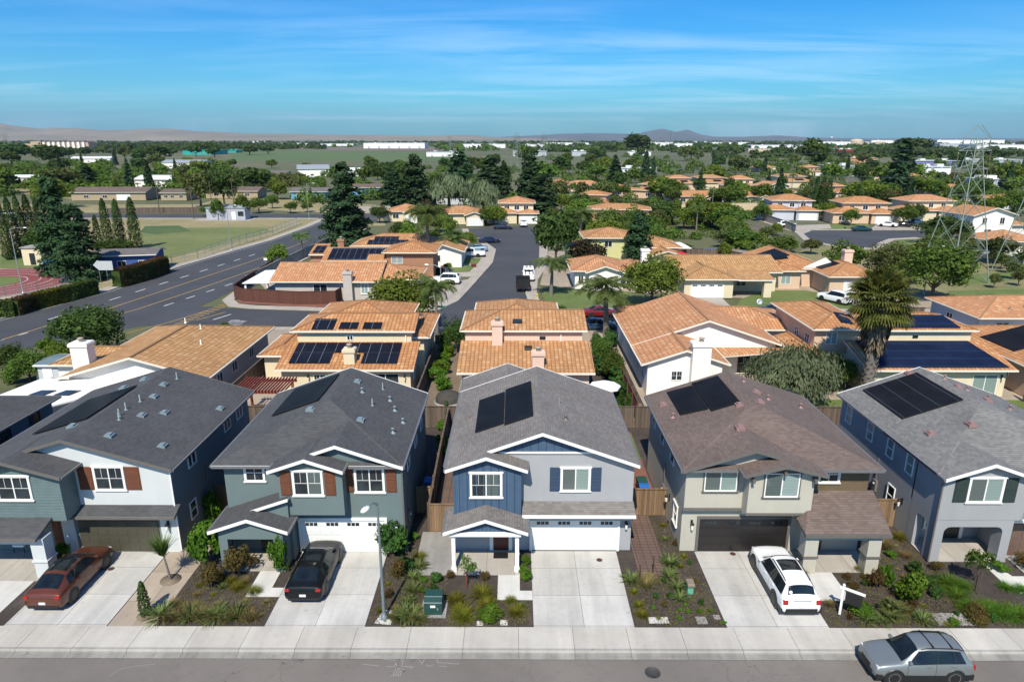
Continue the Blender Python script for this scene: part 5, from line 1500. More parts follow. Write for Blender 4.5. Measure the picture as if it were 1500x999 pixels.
def crown_conifer(h, r, n, leaf, seed, base=.06, droop=.28, power=.85):
 rs = np.random.RandomState(seed)
 nb = int(26*h/10)*7
 bz = base + (1 - base)*rs.uniform(0, 1, nb)**1.15
 ba = rs.uniform(0, 2*PI, nb)
 bl = r*(1 - bz)**power*rs.uniform(.6, 1.15, nb)*(1 + .12*np.sin(bz*31 + seed)) + .22
 k = rs.choice(nb, n, p=bl/bl.sum())
 t = rs.uniform(.12, 1, n)**.7
 rad = bl[k]*t
 a = ba[k] + rs.normal(scale=.16, size=n)/np.maximum(.3, t)
 z = bz[k]*h - droop*rad + rs.normal(scale=.12*leaf/.25, size=n)
 p = np.stack([rad*np.cos(a), rad*np.sin(a), np.maximum(.1, z)], 1)
 nr = np.stack([np.cos(a)*.5, np.sin(a)*.5, np.ones(n)], 1) + rs.normal(scale=.5, size=(n, 3))
 nr /= np.linalg.norm(nr, axis=1)[:, None]
 return leaf_quads(p, nr, leaf, .5, rs)
def crown_column(h, r, n, leaf, seed):
 rs = np.random.RandomState(seed)
 t = rs.uniform(0, 1, n)
 prof = np.minimum(1, (t*9 + .45))*np.sqrt(np.clip(1 - t**2.2, .0, 1))
 a = rs.uniform(0, 2*PI, n)
 lob = 1 + .12*np.sin(a*5 + t*23) + .08*np.sin(a*3 - t*41)
 rad = r*prof*lob*rs.uniform(.72, 1.05, n)
 p = np.stack([rad*np.cos(a), rad*np.sin(a), t*h], 1)
 nr = np.stack([np.cos(a), np.sin(a), np.full(n, .25)], 1) + rs.normal(scale=.4, size=(n, 3))
 nr /= np.linalg.norm(nr, axis=1)[:, None]
 return leaf_quads(p, nr, leaf, .45, rs)
def crown_weep(rx, rz, cz, nclump, nleaf, seed, L=.75):
 """hanging strands: long narrow leaves set in curtains"""
 rs = np.random.RandomState(seed)
 d = unit(nclump, rs); d[:, 2] = np.abs(d[:, 2])*1.0 - .35
 cc = d*rs.uniform(.45, .95, (nclump, 1))*np.array([rx, rx, rz])
 k = rs.randint(0, nclump, nleaf)
 off = rs.normal(size=(nleaf, 3))*np.array([.22, .22, .34])*rx*.42
 p = cc[k] + off + np.array([0, 0, cz])
 p[:, 2] = np.maximum(.25, p[:, 2] - .12*np.hypot(p[:, 0], p[:, 1]))
 a = np.arctan2(p[:, 1], p[:, 0]) + rs.normal(scale=.7, size=nleaf)
 n = np.stack([np.cos(a), np.sin(a), rs.normal(scale=.3, size=nleaf) + .25], 1); n /= np.linalg.norm(n, axis=1)[:, None]
 t = np.tile(np.array([0, 0, 1.0]), (nleaf, 1)) + rs.normal(scale=.22, size=(nleaf, 3))
 t -= n*(t*n).sum(1)[:, None]; t /= np.linalg.norm(t, axis=1)[:, None]
 b = np.cross(n, t); sz = (L*rs.uniform(.5, 1.2, nleaf))[:, None]
 v = np.stack([p - t*sz, p + b*sz*.2, p + t*sz, p - b*sz*.2], 1).reshape(-1, 3)
 return v, np.arange(4*nleaf).reshape(-1, 4)
def ribbon(path, width, nrm_hint=None):
 """a leaf blade along a path as quads"""
 vs, fs = [], []
 for i, (p, w) in enumerate(zip(path, width)):
  d = (Vector(path[min(i + 1, len(path) - 1)]) - Vector(path[max(0, i - 1)])).normalized()
  s_ = d.cross(Vector((0, 0, 1)));
  s_ = s_.normalized() if s_.length > .05 else Vector((1, 0, 0))
  vs += [Vector(p) - s_*w, Vector(p) + s_*w]
 for i in range(len(path) - 1): fs.append((2*i, 2*i + 1, 2*i + 3, 2*i + 2))
 return vs, fs
def feather_palm_crown(seed, nf=26, L=3.0, droop=1.0, leaflets=22, w=.045):
 r = random.Random(seed)
 V, F = [], []
 def add(vs, fs):
  b = len(V); V.extend([tuple(x) for x in vs]); F.extend([tuple(b + k for k in f) for f in fs])
 for i in range(nf):
  a = 2*PI*i/nf*2.4 + r.uniform(-.2, .2)
  el = r.uniform(-.25, 1.25)
  l = L*r.uniform(.8, 1.1)
  pts, p, e = [], Vector((0, 0, 0)), el
  for k in range(9):
   pts.append(p.copy())
   p = p + Vector((math.cos(a)*math.cos(e), math.sin(a)*math.cos(e), math.sin(e)))*(l/8)
   e -= droop*(.12 + .035*k)
  add(*ribbon(pts, [.035*(1 - k/10) for k in range(9)]))
  side = Vector((-math.sin(a), math.cos(a), 0))
  for k in range(leaflets):
   t = .12 + .88*k/leaflets
   q = t*8; j = min(7, int(q)); P0 = pts[j].lerp(pts[j + 1], q - j); d = (pts[j + 1] - pts[j]).normalized()
   ll = l*.24*(1 - .6*abs(t - .45))
   for sg in (-1, 1):
    e1 = P0 + (side*sg*.75 + d*.5 + Vector((0, 0, -.35 + r.uniform(-.25, .1)))).normalized()*ll
    wd = d*w
    add([P0 - wd, P0 + wd, e1 + wd*.35 - Vector((0, 0, ll*.2)), e1 - wd*.35 - Vector((0, 0, ll*.2))], [(0, 1, 2, 3)])
 return np.array(V), np.array(F)
def fan_frond(V, F, base, a, el, l, r, blades=18, R=.8):
 def add(vs, fs):
  b = len(V); V.extend([tuple(x) for x in vs]); F.extend([tuple(b + k for k in f) for f in fs])
 d = Vector((math.cos(a)*math.cos(el), math.sin(a)*math.cos(el), math.sin(el)))
 tip = base + d*l
 add(*ribbon([base, base + d*l*.5, tip], [.03, .025, .02]))
 side = Vector((-math.sin(a), math.cos(a), 0)); up = d.cross(side)*-1
 for k in range(blades):
  t = -1.9 + 3.8*k/(blades - 1)
  dd = (d*math.cos(t) + side*math.sin(t)).normalized()
  e = tip + dd*R*r.uniform(.85, 1.05)*(1 - .12*abs(t)) + Vector((0, 0, -.22*R))
  m = tip + dd*R*.55
  w = Vector((0, 0, 1)).cross(dd).normalized()*R*.05
  add([tip, m - w, e, m + w], [(0, 1, 2, 3)])
def fan_palm_crown(seed, nf=44, L=.95, R=1.0, el0=-.75, el1=1.45):
 r = random.Random(seed); V, F = [], []
 for i in range(nf):
  a = i*2.39996 + r.uniform(-.2, .2); el = r.uniform(el0, el1)
  fan_frond(V, F, Vector((0, 0, r.uniform(-.4, .25))), a, el, L*r.uniform(.85, 1.1), r, R=R)
 return np.array(V), np.array(F)
def hanging_skirt(seed, h, r0, n=900):
 """dry fronds hanging down the trunk"""
 rs = np.random.RandomState(seed)
 t = rs.uniform(0, 1, n); a = rs.uniform(0, 2*PI, n)
 lob = 1 + .2*np.sin(a*3 + 1) + .15*np.sin(a*7)
 rad = r0*(1.0 - .45*t)*rs.uniform(.55, 1.05, n)*lob
 p = np.stack([rad*np.cos(a), rad*np.sin(a), -t*h*(1 + .1*np.sin(a*4))], 1)
 nr = np.stack([np.cos(a), np.sin(a), rs.normal(scale=.3, size=n)], 1); nr /= np.linalg.norm(nr, axis=1)[:, None]
 tt = np.tile(np.array([0, 0, 1.0]), (n, 1)) + np.stack([-np.cos(a), -np.sin(a), np.zeros(n)], 1)*.25 + rs.normal(scale=.22, size=(n, 3))
 tt -= nr*(tt*nr).sum(1)[:, None]; tt /= np.linalg.norm(tt, axis=1)[:, None]
 b = np.cross(nr, tt); sz = (.55*rs.uniform(.5, 1.3, n))[:, None]
 v = np.stack([p - tt*sz, p - tt*sz*.1 + b*sz*.2, p + tt*sz, p - tt*sz*.1 - b*sz*.2], 1).reshape(-1, 3)
 return v, np.arange(4*n).reshape(-1, 4)
def grass_blades(seed, n=150, h=.55, spread=.5, w=.012, lean=.9, arch_=1.0):
 r = random.Random(seed); V, F = [], []
 for i in range(n):
  a = r.uniform(0, 2*PI); q = math.sqrt(r.random())
  p = Vector((math.cos(a)*q*spread*.35, math.sin(a)*q*spread*.35, 0))
  a2 = a + r.uniform(-.7, .7); l = h*r.uniform(.6, 1.15); e = PI/2 - lean*q*r.uniform(.5, 1.1)
  pts = []
  for k in range(4):
   pts.append(p.copy())
   p = p + Vector((math.cos(a2)*math.cos(e), math.sin(a2)*math.cos(e), math.sin(e)))*(l/3)
   e -= arch_*r.uniform(.25, .55)
  vs, fs = ribbon(pts, [w, w*1.1, w*.8, w*.15])
  b = len(V); V.extend([tuple(x) for x in vs]); F.extend([tuple(b + k for k in f) for f in fs])
 return np.array(V), np.array(F)
def trunk_mb(h, r0, r1, seed, limbs=5, spread=1.5, lh=.55, lean=.04, top=None):
 r = random.Random(seed); mb = MB()
 pts = [Vector((0, 0, -.15))]
 for k in range(1, 6): pts.append(Vector((r.uniform(-lean, lean)*h*k/5, r.uniform(-lean, lean)*h*k/5, h*k/5)))
 mb.tube(pts, [r0*1.25] + [r0 + (r1 - r0)*k/5 for k in range(1, 6)], 8)
 for i in range(limbs):
  a = 2*PI*i/limbs + r.uniform(-.4, .4); z0 = h*r.uniform(lh, .95)
  b = Vector((0, 0, z0)); e = Vector((math.cos(a)*spread*r.uniform(.6, 1), math.sin(a)*spread*r.uniform(.6, 1), z0 + spread*r.uniform(.5, 1.0)))
  mb.tube([b, b.lerp(e, .5) + Vector((0, 0, -.1*spread)), e], [r1*.8, r1*.55, r1*.2], 6)
 return mb
PROTO = {}
def proto(key, name, build):
 """meshes of a plant design are made once; every plant of that design is its own objects"""
 if key not in PROTO:
  root = empty(name)
  build(root)
  PROTO[key] = [root, False]
 pr = PROTO[key]
 if not pr[1]:
  pr[1] = True
  return pr[0]
 return copy_tree(pr[0])
TREES = []      # (object, description, x, y, group) labelled at the end by the landmark they stand near
def plant(key, name, build, desc, x, y, scale=(1, 1, 1), rz=None, z=0, cat='tree', group=None, label=None):
 o = proto(key, name, build)
 o.location = (x, y, z)
 o.rotation_euler = (0, 0, rnd.uniform(0, 2*PI) if rz is None else rz)
 o.scale = scale if isinstance(scale, tuple) else (scale,)*3
 tag(o, label, cat, group)
 if 'group' in o and group is None: del o['group']
 if label is None: TREES.append((o, desc, x, y))
 return o
def height_at(v, y):
 """height of the survey row v above the ground at distance y"""
 b = -(v - 499.5)/1000; cp, sp = math.cos(PITCH), math.sin(PITCH)
 return CAM_H + y*(-sp + b*cp)/(cp + b*sp)
# tree designs, nominal height and width; 'far' designs carry fewer, larger leaves
def d_broad(mat, seed, far=0, rough=.30, wide=1.0):
 n, leaf = ((6500, .20), (2600, .31), (900, .56))[far]
 def f(root):
  trunk_mb(2.6, .24, .14, seed, 5, 1.2, .6).build('trunk', M['bark'], root)
  raw_mesh('crown', *crown_blob(3.9*wide, 3.9*wide, 3.55, 4.25, (44, 30, 20)[far], n, leaf, seed, .5, (.26, .46)), mat, root)
 return f
def d_conif(mat, seed, far=0, r=2.9, power=.66):
 n, leaf = ((11000, .28), (4200, .42), (1300, .75))[far]
 def f(root):
  trunk_mb(11.5, .32, .06, seed, 0, lean=.005).build('trunk', M['bark'], root)
  raw_mesh('crown', *crown_conifer(12.5, r, n, leaf, seed, power=power), mat, root)
 return f
def d_column(mat, seed, far=0):
 n, leaf = ((3000, .16), (1300, .24), (500, .42))[far]
 def f(root):
  trunk_mb(2.5, .14, .1, seed, 0, lean=.0).build('trunk', M['bark'], root)
  raw_mesh('crown', *crown_column(11, 1.0, n, leaf, seed), mat, root)
 return f
def d_weep(mat, seed, n=5200, L=.55, w=.2):
 def f(root):
  trunk_mb(3.6, .3, .12, seed, 6, 2.0, .4).build('trunk', M['bark'], root)
  raw_mesh('crown', *crown_weep(3.6, 2.9, 3.9, 46, n, seed, L), mat, root)
 return f
def d_queen(mat, seed, far=0):
 def f(root):
  mb = MB(); mb.tube([(0, 0, -.2), (.05, 0, 2.5), (.12, .03, 5), (.1, 0, 7.0)], [.26, .21, .17, .15], 9); mb.build('trunk', M['palmbark'], root)
  v, q = feather_palm_crown(seed, 30 if not far else 20, 3.0, 1.0, 24 if not far else 13, .045 if not far else .08)
  v = v + np.array([.1, 0, 7.0]); raw_mesh('crown', v, q, mat, root)
 return f
DES = {
 'tree_dark': ('broadleaf_tree', lambda s, f: d_broad(L_DARK, 100 + s, f), 'round dark green tree', 7.7, 8.0),
 'tree_mid': ('broadleaf_tree', lambda s, f: d_broad(L_MID, 200 + s, f), 'mid green leafy tree', 7.7, 8.0),
 'tree_light': ('broadleaf_tree', lambda s, f: d_broad(L_LIGHT, 300 + s, f), 'bright green leafy tree', 7.7, 8.0),
 'tree_olive': ('broadleaf_tree', lambda s, f: d_broad(L_OLIVE, 400 + s, f), 'olive green loose tree', 7.7, 8.0),
 'tree_plum': ('broadleaf_tree', lambda s, f: d_broad(L_PLUM, 500 + s, f), 'dark purplish tree', 7.7, 8.0),
 'tree_grey': ('weeping_tree', lambda s, f: d_weep(L_GREY, 600 + s, (5200, 2600, 1000)[f], (.5, .7, 1.1)[f]), 'weeping grey green tree', 7.0, 8.0),
 'willow': ('weeping_tree', lambda s, f: d_weep(L_GREY, 640 + s, 15000, .27), 'weeping grey green tree', 7.0, 8.0),
 'conifer': ('conifer_tree', lambda s, f: d_conif(L_CONIF, 700 + s, f), 'dark pointed conifer', 12.5, 6.0),
 'pine': ('conifer_tree', lambda s, f: d_conif(L_CONIF, 750 + s, f, 3.3, .42), 'dense dark conifer with a blunt crown', 12.5, 6.8),
 'cypress': ('cypress_tree', lambda s, f: d_column(L_CYP, 800 + s, f), 'slim column cypress', 11.0, 2.1),
 'queen': ('feather_palm', lambda s, f: d_queen(L_PALM, 850 + s, f), 'feathery palm', 8.6, 5.4),
}
def tree_at(kind, x, y, h, w, far=0, var=None, label=None, group=None, squash=1):
 name, mk, desc, h0, w0 = DES[kind]
 var = rnd.randrange(3) if var is None else var
 return plant((kind, far, var), name, mk(var, far), desc, x, y, (w/w0, w/w0*squash, h/h0), group=group, label=label, cat='palm' if kind == 'queen' else 'tree')
def tree_px(kind, u, vb, vt, wpx, label=None, far=None, var=None, group=None):
 u += (750 - u)*(vb - vt)*.6/3390   # tall things lean outward in a wide view looking down
 x, y = at(u, vb)
 far = (0 if y < 110 else 1 if y < 260 else 2) if far is None else far
 zc = y*math.cos(PITCH) + CAM_H*math.sin(PITCH)
 return tree_at(kind, x, y, max(2.0, height_at(vt, y)), wpx*zc/1000*1.12, far, var, label, group)
G_STREET = 'garden and street trees behind the front row'
T = tree_px
T('tree_dark', 125, 527, 446, 94, 'round dark crape myrtle like tree behind the long gabled house', group=G_STREET)
T('tree_light', 590, 482, 402, 104, 'broad bright green tree before the low grey house with a tall chimney', group=G_STREET)
T('queen', 638.5, 503, 404, 62, 'slender feathery palm between the cream and the blush houses', group=G_STREET, far=0)
T('queen', 890, 492, 402, 92, 'full feathery palm left of the white house with the broad gable', group=G_STREET, far=0)
T('queen', 808, 432, 374, 58, 'short feathery palm on the round lawn by the cul-de-sac', group=G_STREET, far=0)
T('tree_light', 957, 450, 374, 94, 'dense round tree behind the feathery palm and the broad gable', group=G_STREET)
T('pine', 936, 390, 310, 46, 'dark conifer rising behind the small white gabled house', group=G_STREET)
T('tree_dark', 815, 392, 302, 66, 'big dark evergreen right of the cul-de-sac', group=G_STREET)
T('queen', 850, 360, 300, 52, 'feathery palm behind the big dark evergreen', group=G_STREET)
T('tree_plum', 862, 392, 352, 52, 'dark purplish tree left of the lime house', group=G_STREET)
T('willow', 1168, 596, 499, 150, 'large weeping grey green tree beside the fan palm', far=0, group=G_STREET)
T('pine', 503, 357, 238, 70, 'tallest dark redwood beside the boulevard', group=G_STREET, far=0)
T('tree_light', 405, 392, 358, 30, 'small street tree at the boulevard left of the palm like one', group=G_STREET)
T('queen', 441, 378, 338, 34, 'small wispy palm at the boulevard kerb', group=G_STREET)
T('queen', 627, 382, 298, 62, 'tall feathery palm behind the adobe brown house', group=G_STREET, far=0)
T('queen', 667, 382, 343, 46, 'feathery palm in the front garden by the white pickup', group=G_STREET, far=0)
T('tree_plum', 630, 330, 292, 42, 'purplish tree behind the tall feathery palm', group=G_STREET)
T('tree_mid', 1240, 402, 355, 56, 'leafy tree behind the white chimney of the solar winged house', group=G_STREET)
T('tree_olive', 1305, 412, 357, 64, 'olive tree leaning over the fan palm top', group=G_STREET)
T('tree_mid', 1374, 440, 354, 98, 'wide airy green tree on the park lawn by the lamp', group=G_STREET)
T('tree_dark', 1386, 358, 312, 64, 'round dark tree at the asphalt court island', group=G_STREET)
T('tree_mid', 1085, 364, 334, 62, 'green tree behind the block wall left of the court', group=G_STREET)
T('tree_mid', 1142, 376, 345, 52, 'round green tree at the end of the block wall', group=G_STREET)
T('tree_olive', 1465, 385, 345, 50, 'olive tree behind the second lattice tower', group=G_STREET)
T('tree_dark', 940, 322, 292, 44, 'round tree on the street of the stacked peach house', group=G_STREET)
T('tree_mid', 1020, 322, 300, 30, 'little green tree before the long cream wall', group=G_STREET)
T('tree_mid', 1068, 338, 305, 55, 'mid green tree by the side road', group=G_STREET)
T('tree_mid', 40, 560, 515, 62, 'green garden tree behind the dusty blue house', group=G_STREET, far=0)
T('tree_light', 85, 545, 505, 50, 'light green bush tree beside the pale garden shed', group=G_STREET, far=0)
T('tree_dark', 10, 545, 505, 46, 'dark bush tree at the picture edge by the boulevard', group=G_STREET, far=0)
T('tree_dark', 668, 517, 468, 36, 'dark garden tree left of the blush house roof', group=G_STREET, far=0)
T('tree_mid', 880, 535, 495, 36, 'green garden tree right of the blush house roof', group=G_STREET, far=0)
T('tree_mid', 900, 560, 512, 34, 'garden tree against the white house wall', group=G_STREET, far=0)
T('tree_olive', 1290, 447, 410, 46, 'olive shrub tree at the fan palm left of the park', group=G_STREET)
T('tree_mid', 1225, 572, 520, 60, 'dim green tree between the weeping tree and the fan palm', group=G_STREET, far=0)
G_BELT = 'conifers and cypresses of the school ground'
for u, vb, vt, w, s_ in ((2, 380, 294, 14, 'edge of the picture, first'), (14, 376, 289, 15, 'second'), (27, 375, 287, 15, 'third'), (41, 373, 285, 16, 'fourth'), (56, 374, 290, 14, 'fifth')):
 T('cypress', u, vb, vt, w, f'slim column cypress left of the dark conifers, {s_} from the picture edge' if s_ != 'edge of the picture, first' else 'slim column cypress cut by the picture edge left of the conifers', group=G_BELT, far=0)
for u, vb, vt, w, s_ in ((141, 371, 315, 11, 'thinnest of the four slim cypresses right of the dark conifers'), (153, 371, 291, 15, 'slim cypress second from the conifers on their right'), (171, 366, 292, 15, 'slim cypress third from the conifers on their right'), (193, 364, 289, 16, 'slim cypress farthest right of the dark conifers')):
 T('cypress', u, vb, vt, w, s_, group=G_BELT, far=0)
T('pine', 78, 402, 256, 56, 'tall dark conifer behind the blunt one by the running track', group=G_BELT, far=0)
T('pine', 111, 410, 298, 58, 'dark conifer overhanging the blue bin by the school hall', group=G_BELT, far=0)
T('tree_dark', 60, 378, 330, 40, 'dark tree filling the gap under the cypresses', group=G_BELT)
T('tree_dark', 165, 374, 350, 60, 'low dark undergrowth tree below the slim cypresses', group=G_BELT)
G_MIDT = 'tall trees of the middle distance'
for a in (('pine', 607, 304, 226, 46, 'tall dark conifer first right of the redwood behind the grey roof'), ('pine', 575, 306, 248, 44, 'dark conifer between the redwood and the tall one'), ('pine', 672, 294, 220, 54, 'ragged dark conifer behind the weeping grey trees'),
    ('conifer', 716, 290, 228, 48, 'dark conifer right of the ragged one'), ('conifer', 738, 296, 236, 28, 'narrow reddish dark conifer left of the cul-de-sac house'), ('pine', 775, 306, 221, 42, 'pointed dark conifer above the cul-de-sac house'), ('pine', 792, 316, 255, 56, 'wide dark conifer right of the cul-de-sac house'),
    ('tree_grey', 657, 306, 251, 66, 'weeping grey tree above the wide grey ranch roof'), ('tree_grey', 708, 316, 258, 56, 'weeping grey tree left of the cul-de-sac house'), ('conifer', 902, 274, 228, 26, 'dark conifer among the far tiled roofs'), ('tree_light', 970, 292, 258, 44, 'bright green tree of a pair left of the wide low roof'),
    ('tree_mid', 985, 294, 262, 40, 'darker tree of the pair left of the wide low roof'), ('tree_mid', 1065, 305, 272, 50, 'broad tree on the side road right of the lamp'), ('tree_mid', 1120, 300, 268, 36, 'round bright tree before the cream gabled house'), ('tree_dark', 935, 224, 195, 42, 'big lone oak on the skyline'),
    ('cypress', 1197, 306, 259, 11, 'slim cypress left of the three by the peach houses'), ('cypress', 1206, 307, 258, 11, 'slim cypress in the middle of the three'), ('cypress', 1215, 306, 260, 11, 'slim cypress right of the three by the peach houses'), ('tree_light', 1270, 305, 262, 60, 'leafy green tree behind the peach garage house'),
    ('pine', 1322, 290, 204, 44, 'tallest dark pine left of the lattice tower'), ('tree_mid', 1298, 275, 236, 40, 'round green tree left of the tallest pine'), ('tree_dark', 1190, 252, 203, 42, 'dark tree with a spire beside the far white roofs'), ('tree_dark', 1335, 228, 202, 60, 'wide dark grove tree before the grey warehouses'),
    ('tree_olive', 290, 304, 245, 52, 'large yellow green tree left of the dark oak by the farmhouse'), ('tree_dark', 325, 303, 245, 50, 'large dark oak right of the yellow green tree'), ('conifer', 126, 280, 240, 30, 'lone dark conifer behind the brown ranch'), ('tree_light', 405, 292, 262, 28, 'leaning green tree by the olive orchard'),
    ('tree_dark', 365, 227, 212, 28, 'dark far tree clump left of the green field'), ('tree_dark', 392, 226, 213, 26, 'dark far tree clump at the field corner'), ('tree_light', 75, 305, 262, 50, 'round light tree above the school conifers'), ('queen', 175, 280, 255, 26, 'far palm left of the white farmhouse'), ('queen', 1200, 265, 238, 0.1, None)):
 if a[5]: T(*a[:5], a[5], group=G_MIDT)
T('queen', 1018, 262, 232, 20, 'far palm against the dark trees', group=G_MIDT)
for u, vb, vt, w in ((318, 322, 292, 24), (355, 320, 285, 26), (398, 305, 285, 20), (425, 312, 296, 20), (450, 310, 297, 18), (303, 316, 300, 18), (378, 312, 290, 28)): T('tree_mid', u, vb, vt, w, group='small trees along the far cross road')
# ---- scattered trees of the suburb and the farmland, each its own object
HOUSE_XY = [(o.location.x, o.location.y) for o in bpy.data.objects if o.parent is None and o.get('category') in ('house', 'shed', 'barn')]
def free(x, y, d):
 return all((x - a)**2 + (y - b)**2 > d*d for a, b in HOUSE_XY)
def scatter(n, u0, u1, v0, v1, kinds, hh, ww, group, seed, roads=()):
 r = random.Random(seed); k = 0; tries = 0; put = []
 while k < n and tries < n*40:
  tries += 1
  u, v = r.uniform(u0, u1), v0 + (v1 - v0)*r.random()
  x, y = at(u, v)
  if not free(x, y, 6.0 if y < 600 else 10): continue
  if any((x - a)**2 + (y - b)**2 < (3.2 + y*.004)**2 for a, b in put): continue
  if any(f(u, v) for f in roads): continue
  put.append((x, y)); k += 1
  kd = r.choice(kinds); h_ = r.uniform(*hh); w_ = h_*r.uniform(*ww)
  if kd in ('conifer', 'pine'): h_, w_ = h_*1.5, h_*.55
  if kd == 'cypress': h_, w_ = h_*1.2, h_*.22
  if kd == 'queen': w_ = h_*.62
  tree_at(kd, x, y, h_, w_, 1 if y < 260 else 2, r.randrange(3), group=group)
road_right = lambda u, v: (1085 < u < 1420 and v > 318) or (890 < u < 1120 and 303 < v < 325) or (1205 < u < 1255 and v > 296)
scatter(44, 800, 1500, 270, 318, ['tree_mid', 'tree_dark', 'tree_light', 'tree_olive', 'tree_dark', 'queen', 'conifer'], (5.5, 9), (.9, 1.3), 'garden trees among the further tiled houses', 41, [road_right])
scatter(40, 760, 1500, 238, 272, ['tree_mid', 'tree_dark', 'tree_dark', 'tree_light', 'tree_olive', 'tree_mid', 'queen', 'conifer'], (7, 12), (1.0, 1.5), 'trees of the distant suburb', 42)
scatter(26, 740, 1500, 222, 240, ['tree_dark', 'tree_mid', 'tree_dark', 'tree_olive'], (9, 16), (1.1, 1.7), 'trees on the distant edge of the suburb', 43)
lowfield = lambda u, v: (330 < u < 640 and v < 240)
scatter(44, -40, 440, 240, 285, ['tree_mid', 'tree_dark', 'tree_olive', 'tree_light', 'tree_dark', 'conifer'], (6, 11), (1.0, 1.6), 'orchard and farmyard trees', 44, [lowfield])
scatter(22, 0, 345, 224, 242, ['tree_dark', 'tree_mid', 'tree_olive', 'tree_dark'], (11, 19), (1.1, 2), 'shelter trees of the distant farmland', 45)
scatter(18, 430, 740, 244, 272, ['tree_dark', 'tree_mid', 'tree_dark', 'conifer'], (7, 12), (.9, 1.4), 'trees beside the blue ranch houses', 46, [lambda u, v: 440 < u < 500])
scatter(14, 560, 760, 272, 300, ['tree_mid', 'tree_dark', 'tree_light'], (4, 7), (.8, 1.1), 'garden trees around the grey ranch roof', 47)
scatter(12, 1240, 1500, 370, 425, ['tree_olive', 'tree_mid'], (2.0, 3.2), (.9, 1.3), 'low trees of the park lawn', 48, [lambda u, v: 1240 < u < 1330 or v < 385 or 1340 < u < 1450])
scatter(36, 838, 1110, 314, 375, ['tree_mid', 'tree_dark', 'tree_light', 'tree_olive', 'queen'], (4.5, 7.5), (1.0, 1.4), 'trees between the tiled houses right of the cul-de-sac', 50, [road_right, lambda u, v: v > 340 and u > 960 and u < 1060])
scatter(9, 560, 712, 322, 372, ['tree_mid', 'tree_dark', 'tree_light'], (3.5, 5.5), (.9, 1.2), 'garden trees left of the cul-de-sac', 51, [lambda u, v: u > 690])
scatter(9, 1060, 1235, 345, 400, ['tree_mid', 'tree_olive', 'tree_light'], (2.5, 4.2), (1.0, 1.4), 'trees about the block wall and the solar winged house', 52, [lambda u, v: (u > 1165 and v < 362) or (u > 1120 and v > 375)])
scatter(8, 1330, 1500, 350, 400, ['tree_dark', 'tree_olive'], (3.5, 5.5), (1, 1.3), 'trees behind the lattice tower', 53, [lambda u, v: u > 1420 and v > 368])
scatter(16, 640, 780, 340, 400, ['tree_light'], (1.2, 1.8), (.9, 1.2), 'little garden trees along the cul-de-sac', 49, [lambda u, v: u > 660 and u < 800])
r_ = random.Random(77)
for o in FHR:   # each far house has garden trees before and beside it
 x, y = o.location.x, o.location.y; k = y/220
 for sx in (-1, 1):
  if y < 150: continue
  h_ = r_.uniform(3.4, 6.2)*(.75 + .25*k); tree_at(r_.choice(['tree_mid', 'tree_dark', 'tree_light', 'tree_mid', 'tree_olive']), x + sx*r_.uniform(5.5, 9.5), y - r_.uniform(1.5, 5.5), h_, h_*r_.uniform(.9, 1.35), 1 if y < 300 else 2, r_.randrange(3), group='garden trees beside the far houses')
# ---------------------------------------------------------------- ground, streets, yards
def sheet(name, pts, z, mat, t=0, kind='structure', label=None, top=None):
 """a flat outline; t: depth of a slab under it"""
 mb = MB()
 area = sum(a[0]*b[1] - b[0]*a[1] for a, b in zip(pts, list(pts[1:]) + [pts[0]]))
 if area < 0: pts = list(reversed(pts))
 n = len(pts)
 if t: mb.prism(list(reversed(pts)), 'z', z - t, z)
 else: mb.add([(p[0], p[1], z) for p in pts], [tuple(range(n))])
 o = mb.build(name, mat)
 if t:
  bm = bmesh.new(); bm.from_mesh(o.data); bmesh.ops.recalc_face_normals(bm, faces=bm.faces); bm.to_mesh(o.data); bm.free()
 if kind: tag(o, kind=kind)
 return o
def rect(x0, x1, y0, y1): return [(x0, y0), (x1, y0), (x1, y1), (x0, y1)]
def px(*uv): return [at(u, v) for u, v in uv]
def strip(name, line, w, z, mat, t=0, side=0):
 """a band along a polyline; side -1/1 puts it left/right of the line"""
 L, Rr = [], []
 for i, p in enumerate(line):
  a, b = Vector(line[max(0, i - 1)]), Vector(line[min(len(line) - 1, i + 1)])
  d = (b - a).normalized(); n = Vector((-d.y, d.x)); q = Vector(p)
  L.append(q + n*(w/2 if side == 0 else (w if side > 0 else 0))); Rr.append(q - n*(w/2 if side == 0 else (w if side < 0 else 0)))
 mb = MB()
 n = len(L)
 if t:
  vs = [(p.x, p.y, z) for p in L] + [(p.x, p.y, z) for p in Rr] + [(p.x, p.y, z - t) for p in L] + [(p.x, p.y, z - t) for p in Rr]
  fs = []
  for i in range(n - 1):
   fs += [(i, n + i, n + i + 1, i + 1), (2*n + i, i, i + 1, 2*n + i + 1), (n + i, 3*n + i, 3*n + i + 1, n + i + 1)]
  fs += [(0, 2*n, 3*n, n), (n - 1, 2*n - 1, 4*n - 1, 3*n - 1)]
  mb.add(vs, fs)
 else:
  mb.add([(p.x, p.y, z) for p in L] + [(p.x, p.y, z) for p in Rr], [(i, n + i, n + i + 1, i + 1) for i in range(n - 1)])
 o = mb.build(name, mat); tag(o, kind='structure'); return o
def arc(c, r, a0, a1, n=8): return [(c[0] + r*math.cos(math.radians(a0 + (a1 - a0)*k/n)), c[1] + r*math.sin(math.radians(a0 + (a1 - a0)*k/n))) for k in range(n + 1)]
# the plain, out to the horizon
g = MB(); S = 45000.0
rings = [0, 300, 900, 2500, 8000, 20000, S]
g.add([(-S, -2000, -.16), (S, -2000, -.16), (S, S, -.16), (-S, S, -.16)], [(0, 1, 2, 3)])
tag(g.build('ground', M['plain']), kind='structure')
